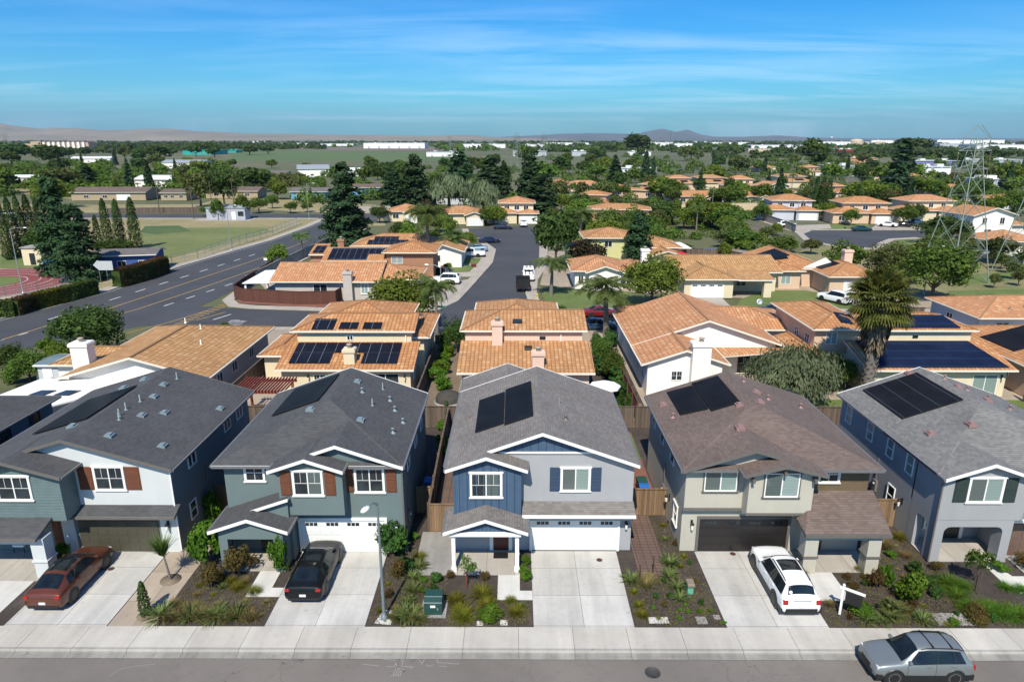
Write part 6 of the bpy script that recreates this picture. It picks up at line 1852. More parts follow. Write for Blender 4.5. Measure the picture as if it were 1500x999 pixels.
# near street, kerb, pavement
sheet('street', rect(-90, 90, 5, 25.06), -.14, M['street'])
sheet('gutter', rect(-90, 90, 25.06, 25.42), -.125, M['gutter_pan'])
mb = MB(); mb.prism([(25.42, -.16), (25.6, -.16), (25.6, .0), (25.47, .0), (25.42, -.06)], 'x', -90, 90); tag(mb.build('kerb', M['kerb']), kind='structure')
sheet('pavement', rect(-90, 90, 25.61, 27.0), 0, M['walk'], .16)
sheet('front_gardens', rect(-60, 60, 27.005, 50.4), -.03, M['mulch'], .13)
# driveways
for x0, x1, ox in ((-24.1, -19.25, -21.6), (-11.78, -7.05, -9.4), (.92, 5.66, 3.3), (10.02, 14.8, 12.4), (27.0, 31.8, 29.4), (-38.4, -33.6, -36)):
 DR = m_concrete('driveway_concrete', (.48, .47, .445), 2.42, 2.25, ox, 27.1, .42)
 sheet('driveway', rect(x0, x1, 27.01, 33.2), 0, DR, .02)
# walks and porch floors
sheet('path', rect(-19.2, -17.0, 27.01, 36.5), -.004, M['tan'], .02)
sheet('porch_floor', rect(-3.25, .3, 31.0, 33.3), .02, M['patio'], .04); sheet('path', rect(-.85, .28, 29.0, 30.99), .004, M['slabwhite'], .03); sheet('path', rect(.285, .91, 29.0, 29.7), .004, M['slabwhite'], .03)
sheet('patio', rect(-5.35, -3.3, 31.0, 35.1), .0, M['oldpad'], .03)
sheet('porch_floor', rect(-15.2, -12.65, 31.3, 33.2), .02, M['patio'], .04); sheet('path', rect(-13.5, -12.4, 29.9, 31.29), .0, M['slabwhite'], .03); sheet('path', rect(-13.5, -11.8, 29.2, 29.895), .0, M['slabwhite'], .03)
sheet('porch_floor', rect(15.3, 19.1, 31.3, 33.3), .02, M['patio'], .04); sheet('path', rect(15.25, 16.8, 29.9, 31.29), .0, M['slabwhite'], .03); sheet('path', rect(14.81, 16.8, 29.0, 29.895), .0, M['slabwhite'], .03)
sheet('porch_floor', rect(22.5, 26.7, 32.3, 34.6), .02, M['patio'], .04); sheet('path', px((1455, 824), (1500, 856), (1475, 858), (1440, 826)), .0, M['slabwhite'], .03); sheet('path', rect(25.6, 27.0, 29.6, 31.0), .002, M['slabwhite'], .03)
sheet('porch_floor', rect(-29, -24.3, 30.4, 33.1), .02, M['patio'], .04); sheet('path', rect(-27.5, -24.95, 27.02, 30.39), .0, M['slabwhite'], .03)
sheet('side_path', rect(6.6, 8.15, 31.0, 37.0), -.006, M['pavers'], .02)
sheet('side_path', rect(6.6, 9.1, 37.1, 49.4), -.008, M['redbark'], .02)
sheet('lawn', rect(6.9, 9.1, 44.6, 49.0), .0, M['lawn'], .02)
sheet('side_path', rect(-4.9, -3.5, 36.0, 49.8), -.008, M['pavers'], .02)
# stone pads in the beds
for u, v, w_, d_ in ((964.6, 907.6, .95, .42), (1027.6, 907.6, .5, .5), (1050, 903, .3, .3), (1397, 906, 1.8, .85), (738, 911, .35, .35), (703, 912, .3, .3)):
 x, y = at(u, v); tag(sheet('stepping_stone', rect(x - w_/2, x + w_/2, y - d_/2, y + d_/2), -.005, M['slabwhite'] if v > 907.5 and u < 1000 else M['oldpad'], .03, None), {964.6: 'white flat stone pad in the mulch by the pavement', 1027.6: 'brownish square stone pad in the mulch by the pavement', 1050: 'smallest pale stone pad beside the greige driveway', 1397: 'large weathered concrete pad among ornamental grasses', 738: 'small grey stone beside the green mound', 703: 'small grey stone left of the green mound'}[u], 'stone pad')
sheet('lamp_pad', px((548, 912), (562, 893), (580, 893), (572, 914)), -.012, M['slabwhite'], .02)
# chalk survey marks and an iron cover on the street
ck = MB()
LET = {'U': [(0, 1), (0, .2), (.25, 0), (.5, .2), (.5, 1)], 'S': [(.5, .9), (.25, 1), (0, .8), (.45, .35), (.3, 0), (0, .1)], 'A': [(0, 0), (.25, 1), (.5, 0), (.4, .4), (.1, .4)], 'J': [(.1, 1), (.5, 1), (.4, 1), (.4, .15), (.2, 0), (0, .15)], 'R': [(0, 0), (0, 1), (.4, .9), (.4, .6), (0, .5), (.5, 0)], 'D': [(0, 0), (0, 1), (.4, .8), (.45, .3), (0, 0)]}
def stroke(p, w=.016):
 for a, b in zip(p, p[1:]):
  a, b = Vector(a), Vector(b); d = (b - a).normalized(); n = Vector((-d.y, d.x))*w
  ck.add([(*(a - n), -.134), (*(b - n), -.134), (*(b + n), -.134), (*(a + n), -.134)], [(0, 1, 2, 3)])
def word(t, x, y, s):
 for c in t: stroke([(x + p[0]*s*.9, y + p[1]*s) for p in LET[c]]); x += s*.62
x, y = at(578, 984, -.14); word('USA', x, y, .24)
x, y = at(573, 990, -.14); word('JRD', x, y, .24)
for q in (((562, 965.5), (580, 966.5)), ((566, 976), (578, 976), (580, 969), (581, 975)), ((587, 968), (592, 962), (588, 976), (606, 976), (600, 979)), ((640, 962), (641, 970), (672, 972)), ((530, 972), (545, 974), (556, 975)), ((614, 966), (618, 972), (622, 965)), ((625, 973), (630, 976), (634, 973)), ((643, 975), (655, 976))): stroke([at(u, v, -.14) for u, v in q], .016)
q = ((160, 990), (175, 980), (200, 975), (228, 972)); stroke([at(u, v, -.14) for u, v in q], .012)
tag(ck.build('chalk_marks', m_plain('chalk', (.25, .24, .23), .9)), kind='structure')
x, y = at(956, 985, -.14); mb = MB(); mb.lathe([(.34, 0), (.34, .02), (.30, .022), (.30, .012), (.05, .014), (0, .014)], (x, y, -.142), 20);
for k in range(-3, 4): mb.box(x - .26, x + .26, y + k*.075 - .012, y + k*.075 + .012, -.13, -.122)
tag(mb.build('manhole_cover', M['chim_cap'] if 0 else m_plain('cast_iron', (.045, .045, .043), .7)), 'round iron manhole cover in the near street', 'manhole cover')
x, y = at(1300, 948); sheet('kerb_marking', rect(x - .3, x + .5, y - .12, y + .1), .006, M['yellow'])
for u, v in ((878, 820), (1073.5, 811), (163, 833)):
 x, y = at(u, v); mb = MB(); mb.lathe([(.16, 0), (.16, .012), (.12, .014), (0, .012)], (x, y, .002), 16); tag(mb.build('cleanout_cover', M['rust']), {878: 'small round iron lid on the middle driveway', 1073.5: 'small round iron lid on the driveway before the black garage', 163: 'small round iron lid on the driveway beside the copper red car'}[u], 'iron lid')
# lots behind
sheet('back_gardens', [(-44, 50.4), (62, 50.4), (84, 79.2), (-37.5, 79.2)], -.05, M['tan'], .1)
sheet('lawn', rect(-3.8, 11, 50.6, 55.5), -.03, M['soil']); sheet('lawn', rect(25, 44.5, 50.6, 56.4), -.03, M['lawn'])
sheet('garden_bed', rect(6.9, 11.2, 50.6, 70), -.035, M['mulch']); sheet('garden_bed', rect(-8.6, -5.1, 52, 79), -.035, M['soil'])
# cross street, cul-de-sac and boulevard
A_ = [(-46.0, 81.4), (60, 80.6), (66, 83.5), (60, 88.4), (18, 88.2)] + [(9.2, 86.6), (5.2, 87.4), (3.2, 89.2), (2.0, 93), (1.6, 100), (2.1, 110), (4.4, 124), (5.3, 146), (5.8, 170), (8.5, 178), (4, 183), (-6, 181.5), (-12.0, 176), (-11, 168), (-7.7, 157), (-3.9, 142), (-4.1, 126), (-6.8, 104), (-8.0, 95), (-10.2, 89.5), (-13, 87.0), (-18, 87.4), (-23, 88.6), (-36, 90.2), (-46, 92)]
sheet('road', A_, -.14, M['road'])
strip('pavement', [(60, 88.4), (18, 88.2), (9.2, 86.6), (5.2, 87.4), (3.2, 89.2), (2.0, 93), (1.6, 100), (2.1, 110), (4.4, 124), (5.3, 146), (5.8, 170)], 1.7, -.02, M['apron'], .14, -1)
strip('pavement', [(-12.0, 176), (-11, 168), (-7.7, 157), (-3.9, 142), (-4.1, 126), (-6.8, 104), (-8.0, 95), (-10.2, 89.5), (-13, 87.0), (-18, 87.4), (-23, 88.6), (-36, 90.2), (-39.5, 91.5), (-41.8, 95), (-42.6, 103), (-42.2, 117), (-41.2, 139), (-39.5, 178)], 1.6, -.02, M['apron'], .14, -1)
strip('pavement', [(-37.4, 79.3), (60, 79.2)], 1.2, -.02, M['apron'], .14, 1)
BL = px((-60, 481), (0, 466.7), (160, 425), (267, 389), (400, 351), (455, 331)); BR = [(-38.9, 200), (-39.8, 178), (-41.2, 139), (-42.2, 117), (-42.9, 103), (-43.5, 90), (-45.5, 82), (-55.6, 70), (-64, 60)]
BLx = [(-72, 60)] + BL[1:] + [(-54.2, 200)]
sheet('road', BLx + BR, -.135, M['road'])
strip('pavement', BLx, 1.9, -.02, M['apron'], .14, 1)
sheet('road', [(-600, 202), (70, 200.5), (70, 212), (-600, 214)], -.13, M['road'])
strip('pavement', [(-600, 199.5), (-57, 200)], 1.5, -.05, M['apron'], .1)
for l in (px((-20, 503), (100, 466), (165, 449), (280, 411), (395, 373), (450, 352)), px((150, 466), (203, 451), (300, 419), (400, 384), (470, 358))): strip('lane_line', l, .22, -.126, M['yellow'])
for l in ((155, 455.8, 395, 376), (190, 456, 395, 388)): pass
def dashes(p0, p1, n, w=.16, ln=.42, mat=None):
 a, b = Vector(at(*p0)), Vector(at(*p1)); mb = MB()
 for k in range(n):
  s_, e = a.lerp(b, k/n), a.lerp(b, (k + ln)/n); d = (e - s_).normalized(); q = Vector((-d.y, d.x))*w
  mb.add([(*(s_ - q), -.126), (*(e - q), -.126), (*(e + q), -.126), (*(s_ + q), -.126)], [(0, 1, 2, 3)])
 tag(mb.build('lane_line', mat or M['lane']), kind='structure')
dashes((70, 467), (385, 368), 10); dashes((240, 447), (420, 388), 7); dashes((-10, 500), (60, 480), 2)
strip('lane_line', [Vector(p) + Vector((.45, -.1)) for p in BLx], .14, -.126, M['lane'])
strip('lane_line', px((312, 467), (338, 459)), .3, -.126, M['lane'])
mb = MB()
for k in range(14):
 a, b = Vector(at(228 + k*7, 484 - k*2.9)), Vector(at(246 + k*7.6, 482 - k*3.0)); d = (b - a).normalized(); q = Vector((-d.y, d.x))*.13
 mb.add([(*(a - q), -.125), (*(b - q), -.125), (*(b + q), -.125), (*(a + q), -.125)], [(0, 1, 2, 3)])
tag(mb.build('lane_line', M['yellow']), kind='structure')
strip('lane_line', px((185, 487), (250, 470), (305, 453)), .2, -.126, M['yellow']); strip('lane_line', px((286, 468), (330, 456)), .2, -.126, M['yellow'])
st, ck = ck, MB()
LET.update({'T': [(0, 1), (.5, 1), (.25, 1), (.25, 0)], 'O': [(0, .2), (0, .8), (.25, 1), (.5, .8), (.5, .2), (.25, 0), (0, .2)], 'P': [(0, 0), (0, 1), (.45, .9), (.45, .55), (0, .45)]})
x0, y0 = at(358, 471)
for k, c in enumerate('STOP'):
 q = [(x0 - p[1]*2.2, y0 - 1.6 + k*.8 + p[0]*.9) for p in LET[c]]
 for a, b in zip(q, q[1:]):
  a, b = Vector(a), Vector(b); d = (b - a).normalized(); n = Vector((-d.y, d.x))*.09
  ck.add([(*(a - n), -.127), (*(b - n), -.127), (*(b + n), -.127), (*(a + n), -.127)], [(0, 1, 2, 3)])
tag(ck.build('stop_marking', M['lane']), kind='structure')
# verge ground of both sides
sheet('verge', [(-74, 60), (-74, 200), (-420, 200), (-420, 60)] if False else [(-56, 199), (-56.2, 157), (-62.3, 122), (-63.7, 101), (-67.8, 84.5), (-74, 60), (-330, 60), (-420, 199)], -.14, M['drygrass'])
sheet('lawn', px((205, 340), (260, 333), (385, 333), (398, 338), (345, 352), (300, 365), (250, 377), (206, 374)), -.10, m_ground('field_grass', [(.075, .095, .025), (.105, .13, .035), (.14, .155, .048), (.20, .18, .075)], .09, .8, 8)); sheet('lawn', px((0, 372), (30, 370), (80, 384), (75, 392), (0, 392)), -.10, M['lawn'])
sheet('green_patch', px((212, 331), (262, 330), (280, 338), (230, 343), (205, 340)), -.09, m_ground('reedy_green', [(.03, .06, .015), (.05, .09, .02), (.09, .12, .03)], .1, 1, 8))
sheet('schoolyard', px((45, 395), (140, 385), (145, 425), (60, 432), (20, 460), (0, 465), (0, 392)), -.12, M['tan'])
sheet('running_track', [(x, y) for x, y in arc(at(-28, 414), 13.5, -180, 180, 40)][:-1], -.10, M['trackred'])
for k, r_ in enumerate((6.2, 8.0, 9.8, 11.6, 13.2)):
 strip('track_line', arc(at(-28, 414), r_, -180, 180, 48), .16, -.092, M['lane'])
sheet('lawn', arc(at(-28, 414), 5.4, -180, 180, 40)[:-1], -.09, M['lawn'])
# corner garden of the grey house
sheet('garden_bed', px((345, 428), (410, 434), (500, 440), (500, 452), (350, 444)), -.015, M['redbark'], .04)
sheet('patio', px((380, 414), (500, 420), (520, 440), (400, 436)), -.03, M['tan'], .04)
sheet('drive', px((600, 405), (700, 405), (716, 388), (722, 368), (700, 360), (640, 360), (590, 395)), -.034, M['apron'], .05)
sheet('drive', px((585, 440), (600, 425), (690, 408), (672, 432), (640, 452), (610, 462)), -.03, M['apron'], .05)
sheet('lawn', px((650, 400), (688, 398), (697, 388), (650, 390)), -.012, M['lawn'], .03); sheet('lawn', px((640, 388), (655, 378), (705, 378), (700, 386)), -.012, M['lawn'], .03)
sheet('lawn', [(4.6, 91.5), (5.2, 90.2), (7, 89), (10.5, 88.7), (19.5, 90.2), (19, 94), (17, 101), (8.6, 102), (5.2, 105), (4.0, 98)], -.015, M['lawn'], .04)
sheet('block_ground', [(4, 106), (12, 102), (20, 100), (60, 90.2), (60, 118), (46, 124), (30, 136), (7, 140)], -.05, M['tan'], .05)
sheet('lawn', [(29.8, 90.1), (53.0, 90.1), (48, 97.8), (44, 101.8), (38, 101.8), (32.6, 96)], -.02, M['lawn'], .04)
sheet('drive', [(25, 90.1), (29.6, 90.1), (30, 96.3), (25.2, 96.3)], -.018, M['apron'], .04); sheet('drive', [(46.5, 90.1), (54.5, 90.1), (53, 98.1), (48, 98.1)], -.012, M['apron'], .04)
sheet('park', [(56, 90.2), (150, 86), (190, 150), (108, 160), (84, 142), (70, 150), (60, 142), (48, 124), (60, 118)], -.13, m_ground('park_grass', [(.075, .095, .028), (.14, .14, .05), (.22, .185, .09), (.27, .22, .125)], .06, .5, 8))
sheet('lawn', px((1380, 405), (1500, 395), (1500, 408), (1400, 418)), -.115, M['lawn']); sheet('lawn', px((1390, 425), (1500, 422), (1500, 436), (1380, 436)), -.115, M['lawn'])
sheet('road', px((1174, 343), (1182, 350), (1212, 356), (1282, 363), (1290, 356), (1305, 349), (1345, 347), (1400, 347), (1500, 350), (1500, 340), (1350, 337), (1190, 337)), -.11, M['road'])
sheet('road', px((1425, 372), (1440, 378), (1500, 392), (1500, 380), (1440, 368)), -.11, M['road'])
strip('pavement', px((1172, 342), (1182, 351), (1212, 358), (1285, 365)), 1.6, -.05, M['apron'], .1); strip('pavement', px((1180, 336), (1262, 336), (1350, 336)), 1.6, -.05, M['apron'], .1); strip('pavement', px((1285, 363), (1292, 356), (1307, 350), (1345, 348)), 1.6, -.05, M['apron'], .1)
sheet('drive', px((1168, 337), (1218, 334), (1215, 328), (1160, 330)), -.09, M['apron']); sheet('drive', px((1275, 335), (1350, 335), (1345, 328), (1285, 328)), -.09, M['apron'])
sheet('lawn', px((1205, 335), (1240, 335), (1235, 327), (1200, 329)), -.10, M['lawn']); sheet('lawn', px((1236, 334.5), (1275, 334.5), (1270, 326), (1240, 327)), -.10, M['lawn']); sheet('lawn', px((1296, 357), (1320, 351), (1350, 350), (1350, 357), (1310, 361)), -.10, M['lawn'])
sheet('road', px((975, 311), (1000, 318), (1040, 320), (1110, 319), (1115, 309), (1040, 310)), -.11, M['road']); sheet('road', px((1100, 319), (1180, 345), (1190, 338), (1115, 309)), -.112, M['apron'])
sheet('road', px((1215, 297), (1245, 301), (1252, 286), (1240, 272), (1232, 272), (1238, 286)), -.11, M['road'])
sheet('lawn', px((800, 300), (845, 298), (850, 284), (812, 283)), -.11, M['lawn'])
sheet('suburb_ground', [(60, 180), (420, 180), (800, 620), (30, 620)], -.14, m_ground('suburb_floor', [(.045, .058, .025), (.085, .088, .045), (.16, .14, .09)], .02, .2, 2))
# ---------------------------------------------------------------- fences and walls
def fence(label, line, h, mat, name='wood_fence', posts=2.4, z=0, cap=True, cat='fence', group=None):
 root = empty(name, (line[0][0], line[0][1], z)); tag(root, label, cat, group)
 pan, cp_ = MB(), MB()
 for a, b in zip(line, line[1:]):
  a, b = Vector((*a, z)), Vector((*b, z)); L = (b - a).length; d = (b - a)/L
  n = max(1, int(L/.6)); nrm = Vector((-d.y, d.x, 0))
  for k in range(n):
   s_, e = a + d*(L*k/n), a + d*(L*(k + 1)/n); j = nrm*((k % 2)*.012); dz = Vector((0, 0, rnd.uniform(-.02, .02)))
   pts = [s_ + j - nrm*.015, e + j - nrm*.015, e + j + nrm*.015, s_ + j + nrm*.015]
   pan.add(pts + [p + Vector((0, 0, h)) + dz for p in pts], [(3, 2, 1, 0), (4, 5, 6, 7), (0, 1, 5, 4), (1, 2, 6, 5), (2, 3, 7, 6), (3, 0, 4, 7)])
  if cap: cp_.beam(a + Vector((0, 0, h + .03)), b + Vector((0, 0, h + .03)), .13, .045)
  m_ = max(1, int(L/posts))
  for k in range(m_ + 1):
   p = a + d*(L*k/m_) + nrm*.07; q = MB(); q.box(p.x - .05, p.x + .05, p.y - .05, p.y + .05, z - .1, z + h + .06); q.build('post', mat, root)
 pan.build('boards', mat, root)
 if cap: cp_.build('cap_rail', mat, root)
 return root
G_F = 'wooden fences between the plots'
fence('weathered board fence closing the gap left of the navy gabled house', [(-4.9, 35.15), (-3.45, 35.15)], 1.75, M['fence'], group=G_F)
fence('grey board fence closing the gap beside the dark teal house', [(-6.0, 37.2), (-4.95, 37.2)], 1.75, M['fence'], group=G_F)
fence('long side fence between the dark teal and the navy gabled houses', [(-4.95, 35.3), (-5.1, 42), (-5.2, 49.9)], 1.75, M['fence_grey'], group=G_F)
fence('board fence between the navy gabled and the greige houses', [(6.5, 37.0), (9.15, 37.0)], 1.75, M['fence'], group=G_F)
fence('short board fence beside the pale house with the olive garage', [(-18.4, 37.4), (-15.8, 37.2)], 1.75, M['fence'], group=G_F)
fence('short board fence left of the steel grey house', [(19.2, 35.8), (22.4, 35.8)], 1.75, M['fence'], group=G_F)
fence('brown back fence behind the navy gabled house', [(-5.2, 50.1), (9.4, 50.1)], 1.8, M['fence_grey'], group=G_F)
fence('brown back fence behind the dark teal and the olive garage houses', [(-30.5, 50.1), (-5.4, 50.1)], 1.8, M['fence_grey'], group=G_F)
fence('brown back fence behind the greige and the steel grey houses', [(9.6, 50.1), (34, 50.1)], 1.8, M['fence_grey'], group=G_F)
fence('side fence between the greige and the steel grey plots', [(20.9, 37), (20.9, 50)], 1.7, M['fence'], group=G_F)
fence('side fence between the cream solar house and the tan lane', [(-8.2, 52), (-8.2, 68)], 1.8, M['fence_grey'], group=G_F)
fence('red brown side fence along the white broad gabled house', [(9.9, 51), (9.9, 68)], 1.8, M['fence_red'], group=G_F)
fence('dark fence along the wall of the long gabled house', [(-24.4, 53), (-24.4, 70)], 1.7, M['fence_grey'], group=G_F)
fence('red brown side fence at the blush house', [(-5.4, 66), (-5.0, 66), (-5.0, 61)], 1.8, M['fence_red'], group=G_F)
fence('brown side fence beside the blue solar sheet house', [(44.6, 50.5), (44.6, 56)], 1.8, M['fence_red'], group=G_F)
fence('long red brown fence round the corner garden of the low grey house', [(-42.2, 118), (-41.2, 102), (-40.6, 96.5), (-38.5, 94.2), (-30, 92.2), (-24.9, 92.6), (-24.6, 96)], 1.8, M['fence_red'], group=G_F)
fence('white topped wall along the boulevard behind the low grey house', [(-41.6, 104), (-41.4, 118), (-40.4, 139), (-38.6, 176)], 1.7, M['blockwall'], name='block_wall', cat='wall', posts=12)
fence('dark garden fence behind the lime house and the pool', [(24, 133), (40, 130), (44, 122)], 1.8, M['fence_grey'], group=G_F)
fence('grey gate fence beside the long brown ridge house', [(39.6, 104), (42.0, 103.5)], 1.7, M['fence_grey'], group=G_F)
fence('block wall running from the pool garden to the asphalt court', [(40.5, 131), (47, 124.5), (54, 133)], 1.9, M['blockwall'], name='block_wall', cat='wall', posts=8)
fence('long tan wall of the side road beneath the lattice tower park', px((1120, 345), (1070, 333), (1075, 322)), 1.9, M['blockwall'], name='block_wall', cat='wall', posts=12, z=-.1)
fence('long cream wall of the side road before the wide low roof', px((955, 310), (975, 310), (1040, 309), (1108, 308)), 2.4, m_stucco('cream_wall', (.5, .40, .26)), name='road_wall', cat='wall', posts=14, z=-.1)
fence('cream wall before the court left of the pale blue house', px((1105, 318), (1150, 334), (1165, 340)), 1.9, M['blockwall'], name='block_wall', cat='wall', posts=12, z=-.1)
fence('dark picket fence along the far cross road ranch', px((158, 312), (240, 311), (297, 311)), 1.5, M['fence_grey'], group=G_F, z=-.1)
fence('tan wall behind the tall redwood along the cross road', px((525, 312), (572, 312)), 2.2, M['blockwall'], name='block_wall', cat='wall', posts=12, z=-.1)
fence('dark fence beside the white garage house roof corner', [(45, 83.2), (51.5, 83.6)], 1.7, M['fence_grey'], group=G_F)
def mesh_fence(label, line, h=2.0):
 root = empty('chain_link_fence', (*line[0], -.1)); tag(root, label, 'fence', 'wire fences of the school ground')
 w = MB()
 for a, b in zip(line, line[1:]):
  a, b = Vector((*a, -.12)), Vector((*b, -.12)); L = (b - a).length; n = max(1, int(L/3))
  for k in range(n + 1):
   p = a.lerp(b, k/n); q = MB(); q.tube([p, p + Vector((0, 0, h))], .04, 5); q.build('post', M['galv'], root)
  for z in (.1, h*.5, h): w.beam(a + Vector((0, 0, z)), b + Vector((0, 0, z)), .035, .035)
  m_ = int(L/.45)
  for k in range(m_):
   p, q = a.lerp(b, k/m_), a.lerp(b, min(1, (k + 1.0)/m_))
   w.beam(p + Vector((0, 0, .1)), q + Vector((0, 0, h)), .012, .012); w.beam(q + Vector((0, 0, .1)), p + Vector((0, 0, h)), .012, .012)
 w.build('wire_mesh', M['galv'], root)
mesh_fence('wire fence along the boulevard from the hedge to the cross road', px((252, 388), (290, 380), (340, 362), (400, 344), (440, 328)))
mesh_fence('wire fence round the red running track', [(x, y) for x, y in arc(at(-28, 414), 14.6, -75, 75, 9)], 1.6)
# hedges along the boulevard
def hedge(label, line, h, w, cols, group='clipped hedges along the boulevard'):
 root = empty('hedge', (*line[0], -.1)); tag(root, label, 'hedge', group)
 V, F = [], []
 rs = np.random.RandomState(len(label))
 for (a, b), mat in zip(zip(line, line[1:]), cols):
  a, b = np.array(a), np.array(b); L = np.linalg.norm(b - a); d = (b - a)/L; n_ = np.array([-d[1], d[0]])
  n = int(L*260)
  t = rs.uniform(0, L, n); s_ = rs.uniform(-w/2, w/2, n); z = rs.uniform(0, h, n)
  f = rs.randint(0, 4, n)
  s_ = np.where(f == 0, -w/2, np.where(f == 1, w/2, s_)); z = np.where(f >= 2, h, z)
  p = np.stack([a[0] + d[0]*t + n_[0]*s_, a[1] + d[1]*t + n_[1]*s_, z - .1], 1) + rs.normal(scale=.05, size=(n, 3))
  nr = np.where((f == 0)[:, None], -np.array([n_[0], n_[1], 0]), np.where((f == 1)[:, None], np.array([n_[0], n_[1], 0]), np.array([0, 0, 1.]))) + rs.normal(scale=.4, size=(n, 3))
  nr /= np.linalg.norm(nr, axis=1)[:, None]
  v, q = leaf_quads(p, nr, .13, .7, rs)
  top = z > h - .02
  raw_mesh('foliage', v, q, mat, root)
 core = MB()
 for a, b in zip(line, line[1:]): core.beam((a[0], a[1], h*.46 - .1), (b[0], b[1], h*.46 - .1), w*.85, h*.88)
 core.build('branches', L_DARK, root)
L_REDHEDGE = m_leaf('red_tipped_leaf', (.045, .03, .014), (.075, .04, .022), (.13, .05, .03), nz=.7)
L_YELHEDGE = m_leaf('golden_leaf', (.05, .06, .010), (.09, .09, .012), (.17, .15, .02), nz=.7)
hedge('long hedge along the boulevard with a golden middle stretch', px((-20, 466), (22, 461), (50, 452), (95, 441), (140, 429)), 2.1, 1.6, [L_DARK, L_REDHEDGE, L_YELHEDGE, L_DARK])
hedge('tall red topped hedge beside the blue school hall', px((172, 420), (210, 410), (243, 398)), 2.8, 1.8, [L_REDHEDGE, L_REDHEDGE])
# ---------------------------------------------------------------- front garden plants
def d_shrub(mat, seed, h=1.0, n=1500, leaf=.055, w=.55, trunk=True):
 def f(root):
  if trunk: trunk_mb(h*.4, .03, .015, seed, 4, w*.5, .3).build('stem', M['bark'], root)
  raw_mesh('foliage', *crown_blob(w, w, h*.52, h*.52, 16, n, leaf, seed, .8, (.3, .5)), mat, root)
 return f
def d_grass(mat, seed, n=170, h=.6, spread=.55, w=.010, lean=.9, ar=1.0):
 def f(root):
  v, q = grass_blades(seed, n, h, spread, w, lean, ar)
  raw_mesh('blades', v, q, mat, root)
 return f
def d_mound(mat, seed):
 def f(root): raw_mesh('foliage', *crown_blob(.5, .5, .42, .2, 14, 2600, .035, seed, .2, (.4, .6)), mat, root)
 return f
PK = {  # key: (name, builder, category, phrase, nominal width)
 'tuft': ('grass_clump', lambda s: d_grass(L_YEL, 900 + s, 260, .55, .5, .007, 1.2, 1.0), 'grass clump', 'yellow green grass clump', 1.0),
 'straw': ('grass_clump', lambda s: d_grass(L_STRAW, 910 + s, 240, .62, .5, .007, 1.0, .8), 'grass clump', 'straw coloured dry grass clump', 1.0),
 'orn': ('grass_clump', lambda s: d_grass(L_BRIGHT, 920 + s, 300, .7, .5, .007, 1.1, 1.2), 'grass clump', 'green arching grass clump', 1.15),
 'strap': ('strap_leaved_plant', lambda s: d_grass(L_STRAP, 930 + s, 85, .6, .45, .022, 1.15, .9), 'plant', 'pale striped strap leaved plant', 1.0),
 'round': ('shrub', lambda s: d_shrub(L_DKSHRUB, 940 + s, .75, 1300, .05, .42), 'shrub', 'small round dark green shrub', .84),
 'bright': ('shrub', lambda s: d_shrub(L_BRIGHT, 950 + s, .9, 1600, .055, .5), 'shrub', 'bright green leafy shrub', 1.0),
 'rust': ('shrub', lambda s: d_shrub(L_RUST, 960 + s, .9, 1500, .045, .5), 'shrub', 'rusty brown green shrub', 1.0),
 'mound': ('mound_plant', lambda s: d_mound(L_BRIGHT, 970 + s), 'plant', 'fine leaved green mound plant', 1.0),
 'brownmound': ('mound_plant', lambda s: d_mound(L_RUST, 980 + s), 'plant', 'fine leaved brown mound plant', 1.0),
}
BED = 'plants of the front garden beds'
def bed(k, u, v, wpx, hk=1.0, label=None, desc=None):
 name, mk, cat, ph, w0 = PK[k]; x, y = at(u, v); zc = y*math.cos(PITCH) + CAM_H*math.sin(PITCH); s_ = wpx*zc/1000/w0*1.18; var = rnd.randrange(3)
 y = max(y, 27.06 + (.42 if k in ('strap', 'tuft', 'straw', 'orn') else .5)*s_*w0)
 return plant((k, var), name, mk(var), desc or ph, x, y, (s_, s_, s_*hk), cat=cat, group=BED, z=-.03, label=label)
# between the olive garage and the dark teal house
bed('bright', 306, 828, 46, 1.6, 'tallest leafy shrub before the dark teal porch'); bed('rust', 310, 860, 30, 1.2); bed('rust', 350, 840, 38, 1.1, 'broad reddish green shrub before the dark teal porch')
bed('bright', 411, 838, 26, 2.2, 'dense upright green shrub left of the black parked car')
for u, v, w in ((348, 862, 22), (372, 868, 22), (338, 852, 18)): bed('tuft', u, v, w)
for u, v, w in ((232, 908, 36), (276, 908, 34), (314, 908, 34), (345, 908, 36)): bed('strap', u, v, w)
for u, v, w in ((254, 909, 26), (294, 909, 30), (330, 909, 22), (365, 911, 26), (285, 895, 22), (270, 893, 20), (240, 914, 22)): bed('straw', u, v, w)
bed('straw', 257, 888, 16, 1.6); bed('bright', 313, 760, 24, 1.9, 'narrow green shrub against the fence by the pale house wall')
bed('bright', 88, 822, 26, 1, 'light leafy shrub behind the copper red car')
for u, v, w in ((290, 870, 14), (320, 884, 12), (300, 895, 12), (382, 900, 10), (360, 880, 12)): bed('straw', u, v, w, .5)
